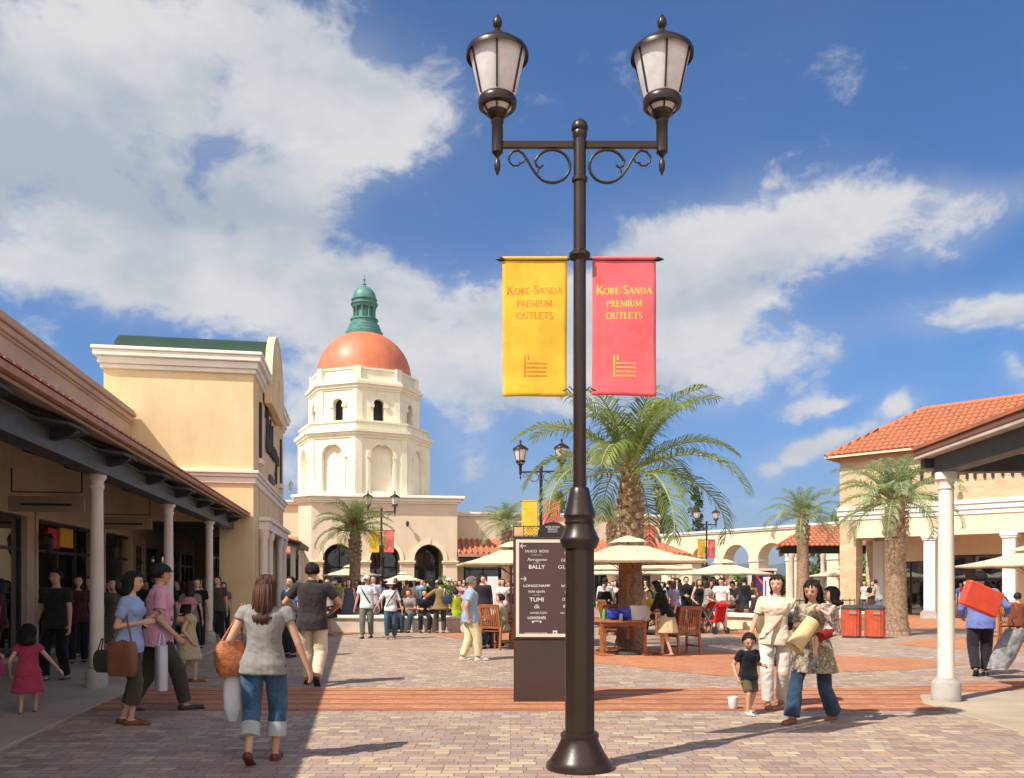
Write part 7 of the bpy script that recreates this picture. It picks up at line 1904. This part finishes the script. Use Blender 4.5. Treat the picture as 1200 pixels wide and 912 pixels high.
# shaded arcade crowd
AC = [(197, 18.6, 'man in a black jacket walking under the arcade behind the second column', '17161a', '26221f', 'm', 'short', 170), (223, 17.2, 'woman in a light grey top and black shorts in the shaded arcade', '77706c', '111114', 'f', 'mid', 10),
      (231, 19.5, 'man in a black shirt close to the third column of the arcade', '131217', '1c1c22', 'm', 'short', 190), (236, 22.5, 'person in a wine red top deep in the shaded arcade', '5a2028', '2a2a30', 'f', 'bob', 160), (255, 21.5, 'person in a grey-brown shirt just right of the third column', '4a423c', '20242c', 'm', 'short', 175),
      (262, 24.0, 'woman in a dusty pink top at the far end of the arcade', '7d5a5a', '2a2a2e', 'f', 'mid', 190), (208, 22.8, 'man in a navy polo at the far shop door of the arcade', '1a2038', '33302c', 'm', 'short', 150), (247, 31.0, 'person in a dark green top inside the passage under the yellow shop', '2a3a2a', '26262a', 'm', 'short', 10),
      (92, 16.0, 'woman in a maroon top standing by the window right of the dark tee', '4b1f24', '1d1d22', 'f', 'long', 200), (106, 17.4, 'man in a charcoal shirt left of the first column by the window', '26262b', '2a2420', 'm', 'short', 165), (129, 19.0, 'woman in black just right of the first column', '141418', '2f2a2c', 'f', 'bob', 170)]
for i, (px, Y, lb, tc_, bc, sx, hr, fc) in enumerate(AC):
    person(lb, g1(px, Y), Y, 1.58 + .03 * (i % 5), fc, det=0 if Y > 17 else 1, sex=sx, hair=hr, hc=('black', 'dark')[i % 2], top=('plain', tc_, 'short'), bottom=(('trousers', 'jeans', 'shorts' if i == 1 else 'trousers')[i % 3], bc), shoes='1a1816', feet=[STEP, WALK][i % 2])

# the rest of the crowd between the parasols
FR = random.Random(41)
cols = [('white', 'd4d2d2'), ('cream', 'cbbd9c'), ('black', '17171b'), ('navy', '1c2440'), ('grey', '83817f'), ('pink', 'c48a94'), ('sky blue', '86a4c6'), ('red', '9c1f22'), ('brown', '54382a'), ('olive', '5d6038'), ('lilac', '9a8cb0'), ('tan', '9c7a55'), ('charcoal', '302e33'), ('yellow', 'c6a33c'), ('green', '38683e')]
bots = [('black trousers', 'trousers', '17171a'), ('blue jeans', 'jeans', '2f4360'), ('beige trousers', 'trousers', 'a08f74'), ('grey skirt', 'skirt', '5c5a5c'), ('brown trousers', 'trousers', '463325'), ('white trousers', 'trousers', 'b9b6b0'), ('navy shorts', 'shorts', '1f2740'), ('khaki shorts', 'shorts', '857a58'), ('black skirt', 'skirt', '1a1a1c')]
zones = [('by the reddish palm', 376, 398, 31, 37, 9), ('behind the couple in white', 418, 462, 29, 38, 17), ('by the third tower arch', 462, 522, 31.5, 42, 24), ('left of the directory sign', 528, 602, 29, 44, 24),
         ('just right of the lamp post', 702, 738, 26, 40, 10), ('behind the near palm trunk', 752, 800, 24, 40, 18), ('near the fountain and the arches', 806, 900, 32, 46, 20), ('beside the yellow shop', 334, 352, 36, 44, 4)]
combos = [(a, b_) for a in cols for b_ in bots]; FR.shuffle(combos); ci = 0; seen = set()
protos = []
for (zn, a0, a1, d0, d1, n) in zones:
    for k in range(n):
        (cn, cc_), (bn_, bk_, bc) = combos[ci]; ci += 1
        Y = FR.uniform(d0, d1); px = a0 + (a1 - a0) * (k + FR.uniform(.1, .9)) / n; X = g1(px, Y)
        sx = FR.choice('mf') if 'skirt' not in bn_ else 'f'; hr = FR.choice(['short', 'crop', 'short']) if sx == 'm' else FR.choice(['bob', 'mid', 'long', 'tail'])
        sitting = FR.random() < .22
        hcn = FR.choice(['black', 'dark', 'brown', 'black'])
        lb = '%s in a %s top and %s %s %s' % ('man' if sx == 'm' else 'woman', cn, bn_, 'sitting' if sitting else 'standing', zn)
        H = FR.uniform(1.60, 1.76) if sx == 'm' else FR.uniform(1.52, 1.64)
        fc = FR.choice([0, 30, 70, 110, 150, 180, 180, 200, 240, 290, 330]) + FR.uniform(-15, 15)
        hd = FR.choice([None, {'R': (.1, .2, .60)}, {'L': (-.1, .2, .62), 'R': (.1, .2, .60)}, {'L': (-.08, .14, .78)}]) if not sitting else {'R': (.08, .22, .42), 'L': (-.08, .22, .42)}
        person(lb, X, Y, H, fc, det=0, sex=sx, skin=FR.choice('abc'), hair=hr, hc=hcn, top=('plain', cc_, FR.choice(['short', 'short', 'long', 'none' if sx == 'f' else 'short'])), bottom=(bk_, bc), shoes='25211e',
               sit=.50 if sitting else None, feet={'R': (.07, .24, 0), 'L': (-.07, .26, 0)} if sitting else FR.choice([STEP, WALK, None]), hands=hd, lean=FR.uniform(0, 10) if not sitting else 8, group='people of the plaza crowd')
for i, (px_, Y_, lb_, tc_) in enumerate(((172, 25.2, 'man in a dark grey shirt by the mouth of the passage', '34323a'), (216, 28.5, 'woman in a pale peach top inside the passage under the yellow shop', '8f7466'), (188, 21.5, 'woman in a teal top in the arcade between the first two columns', '2f5a60'), (258, 33.5, 'man in a cream shirt at the far end of the passage', '8f876f'))):
    person(lb_, g1(px_, Y_), Y_, 1.6 + .04 * i, (170, 190, 20, 160)[i], det=0, sex='mffm'[i], hair=('short', 'mid', 'long', 'short')[i], hc='black', top=('plain', tc_, 'short'), bottom=('trousers', '26242a'), shoes='1a1816', feet=STEP)
finalize_people()
# ---- goods on display behind the arcade windows
def display(label, lx, ly, seed):
    R = random.Random(seed); p = L(lx, ly); o = root('display_shelf', label, 'display shelf', (p[0], p[1], .052), TH, 'display shelves in the arcade windows')
    mb = MB(); mb.box(-.25, .25, -.8, -.76, 0, 2.0); mb.box(-.25, .25, .76, .8, 0, 2.0); mb.box(-.25, -.22, -.759, .759, 0, 2.0); mb.build('frame', mat('pale shelf board', (.5, .42, .32), .5), o)
    for k in range(4):
        mb = MB(); mb.box(-.219, .25, -.759, .759, .35 + .45 * k, .38 + .45 * k); sh_ = mb.build('shelf', mat('pale shelf board', (.5, .42, .32), .5), o)
        c_ = R.choice(['c8452e', 'd8c9a8', '3b5f8f', 'b98a3a', 'e0dcd4', '7a2f48', '4d7a58'])
        mb = MB(); q = -.70
        while q < .6: w_ = R.uniform(.12, .22); mb.box(-.15, .2, q, q + w_, .381 + .45 * k, .381 + .45 * k + R.uniform(.12, .3)); q += w_ + R.uniform(.02, .09)
        mb.build('folded_clothes', cloth_mat('cloth ' + c_, c_), sh_)
for i, (lx, ly, lb) in enumerate(((-7.5, 6.6, 'display shelf behind the window nearest the left edge of the photo'), (-7.4, 11.2, 'display shelf behind the window left of the first visible column'), (-7.6, 12.6, 'display shelf partly hidden by the first visible column'), (-7.4, 15.8, 'display shelf behind the window between the first and second columns'), (-7.5, 20.6, 'display shelf behind the window past the second column'))): display(lb, lx, ly, 60 + i)
for px_, w_, col_, lb in ((78, .30, 'e8b020', 'small yellow banner hanging inside an arcade window left of the first column'), (63, .24, 'd83a50', 'small pink banner hanging inside an arcade window beside the small yellow one')):  # reflections of the plaza banners, added as coloured cloth on rods behind the glass
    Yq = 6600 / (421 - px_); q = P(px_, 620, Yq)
    o = root('window_banner', lb, 'banner', (q.x, q.y, q.z), TH, 'small banners in the arcade window'); mb = MB()  # added cloth, stands in for a plaza banner reflected in the glass
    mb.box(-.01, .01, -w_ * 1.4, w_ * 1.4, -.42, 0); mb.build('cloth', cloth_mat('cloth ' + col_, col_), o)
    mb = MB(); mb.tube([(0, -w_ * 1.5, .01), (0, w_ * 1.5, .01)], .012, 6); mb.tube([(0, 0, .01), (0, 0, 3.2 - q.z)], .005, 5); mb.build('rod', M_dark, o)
SB = [o for o in scene.objects if o.name == 'arcade_shop_building'][0]
M_bulb, t_, b_2 = newmat('warm shop downlight'); b_2.inputs['Emission Color'].default_value = (1, .78, .5, 1); b_2.inputs['Emission Strength'].default_value = 5
for ly in (4.5, 7.5, 10.2, 12.4, 15.0, 17.2, 19.6, 22.2):
    for lx in (-7.6, -9.4):
        mb = MB(); mb.lathe([(.14, 3.17), (.14, 3.199)], lx, ly, 16); mb.build('ceiling_light', M_bulb, SB)

# ================================================================== turn all writing into plain meshes
bpy.context.view_layer.update()
dg_ = bpy.context.evaluated_depsgraph_get()
for o in [o for o in scene.objects if o.type == 'FONT']:
    me = bpy.data.meshes.new_from_object(o.evaluated_get(dg_)); n = bpy.data.objects.new('lettering', me); COL.objects.link(n)
    n.parent = o.parent; n.matrix_basis = o.matrix_basis.copy()
    if not me.materials: me.materials.append(M_ink)
    bpy.data.objects.remove(o, do_unlink=True)
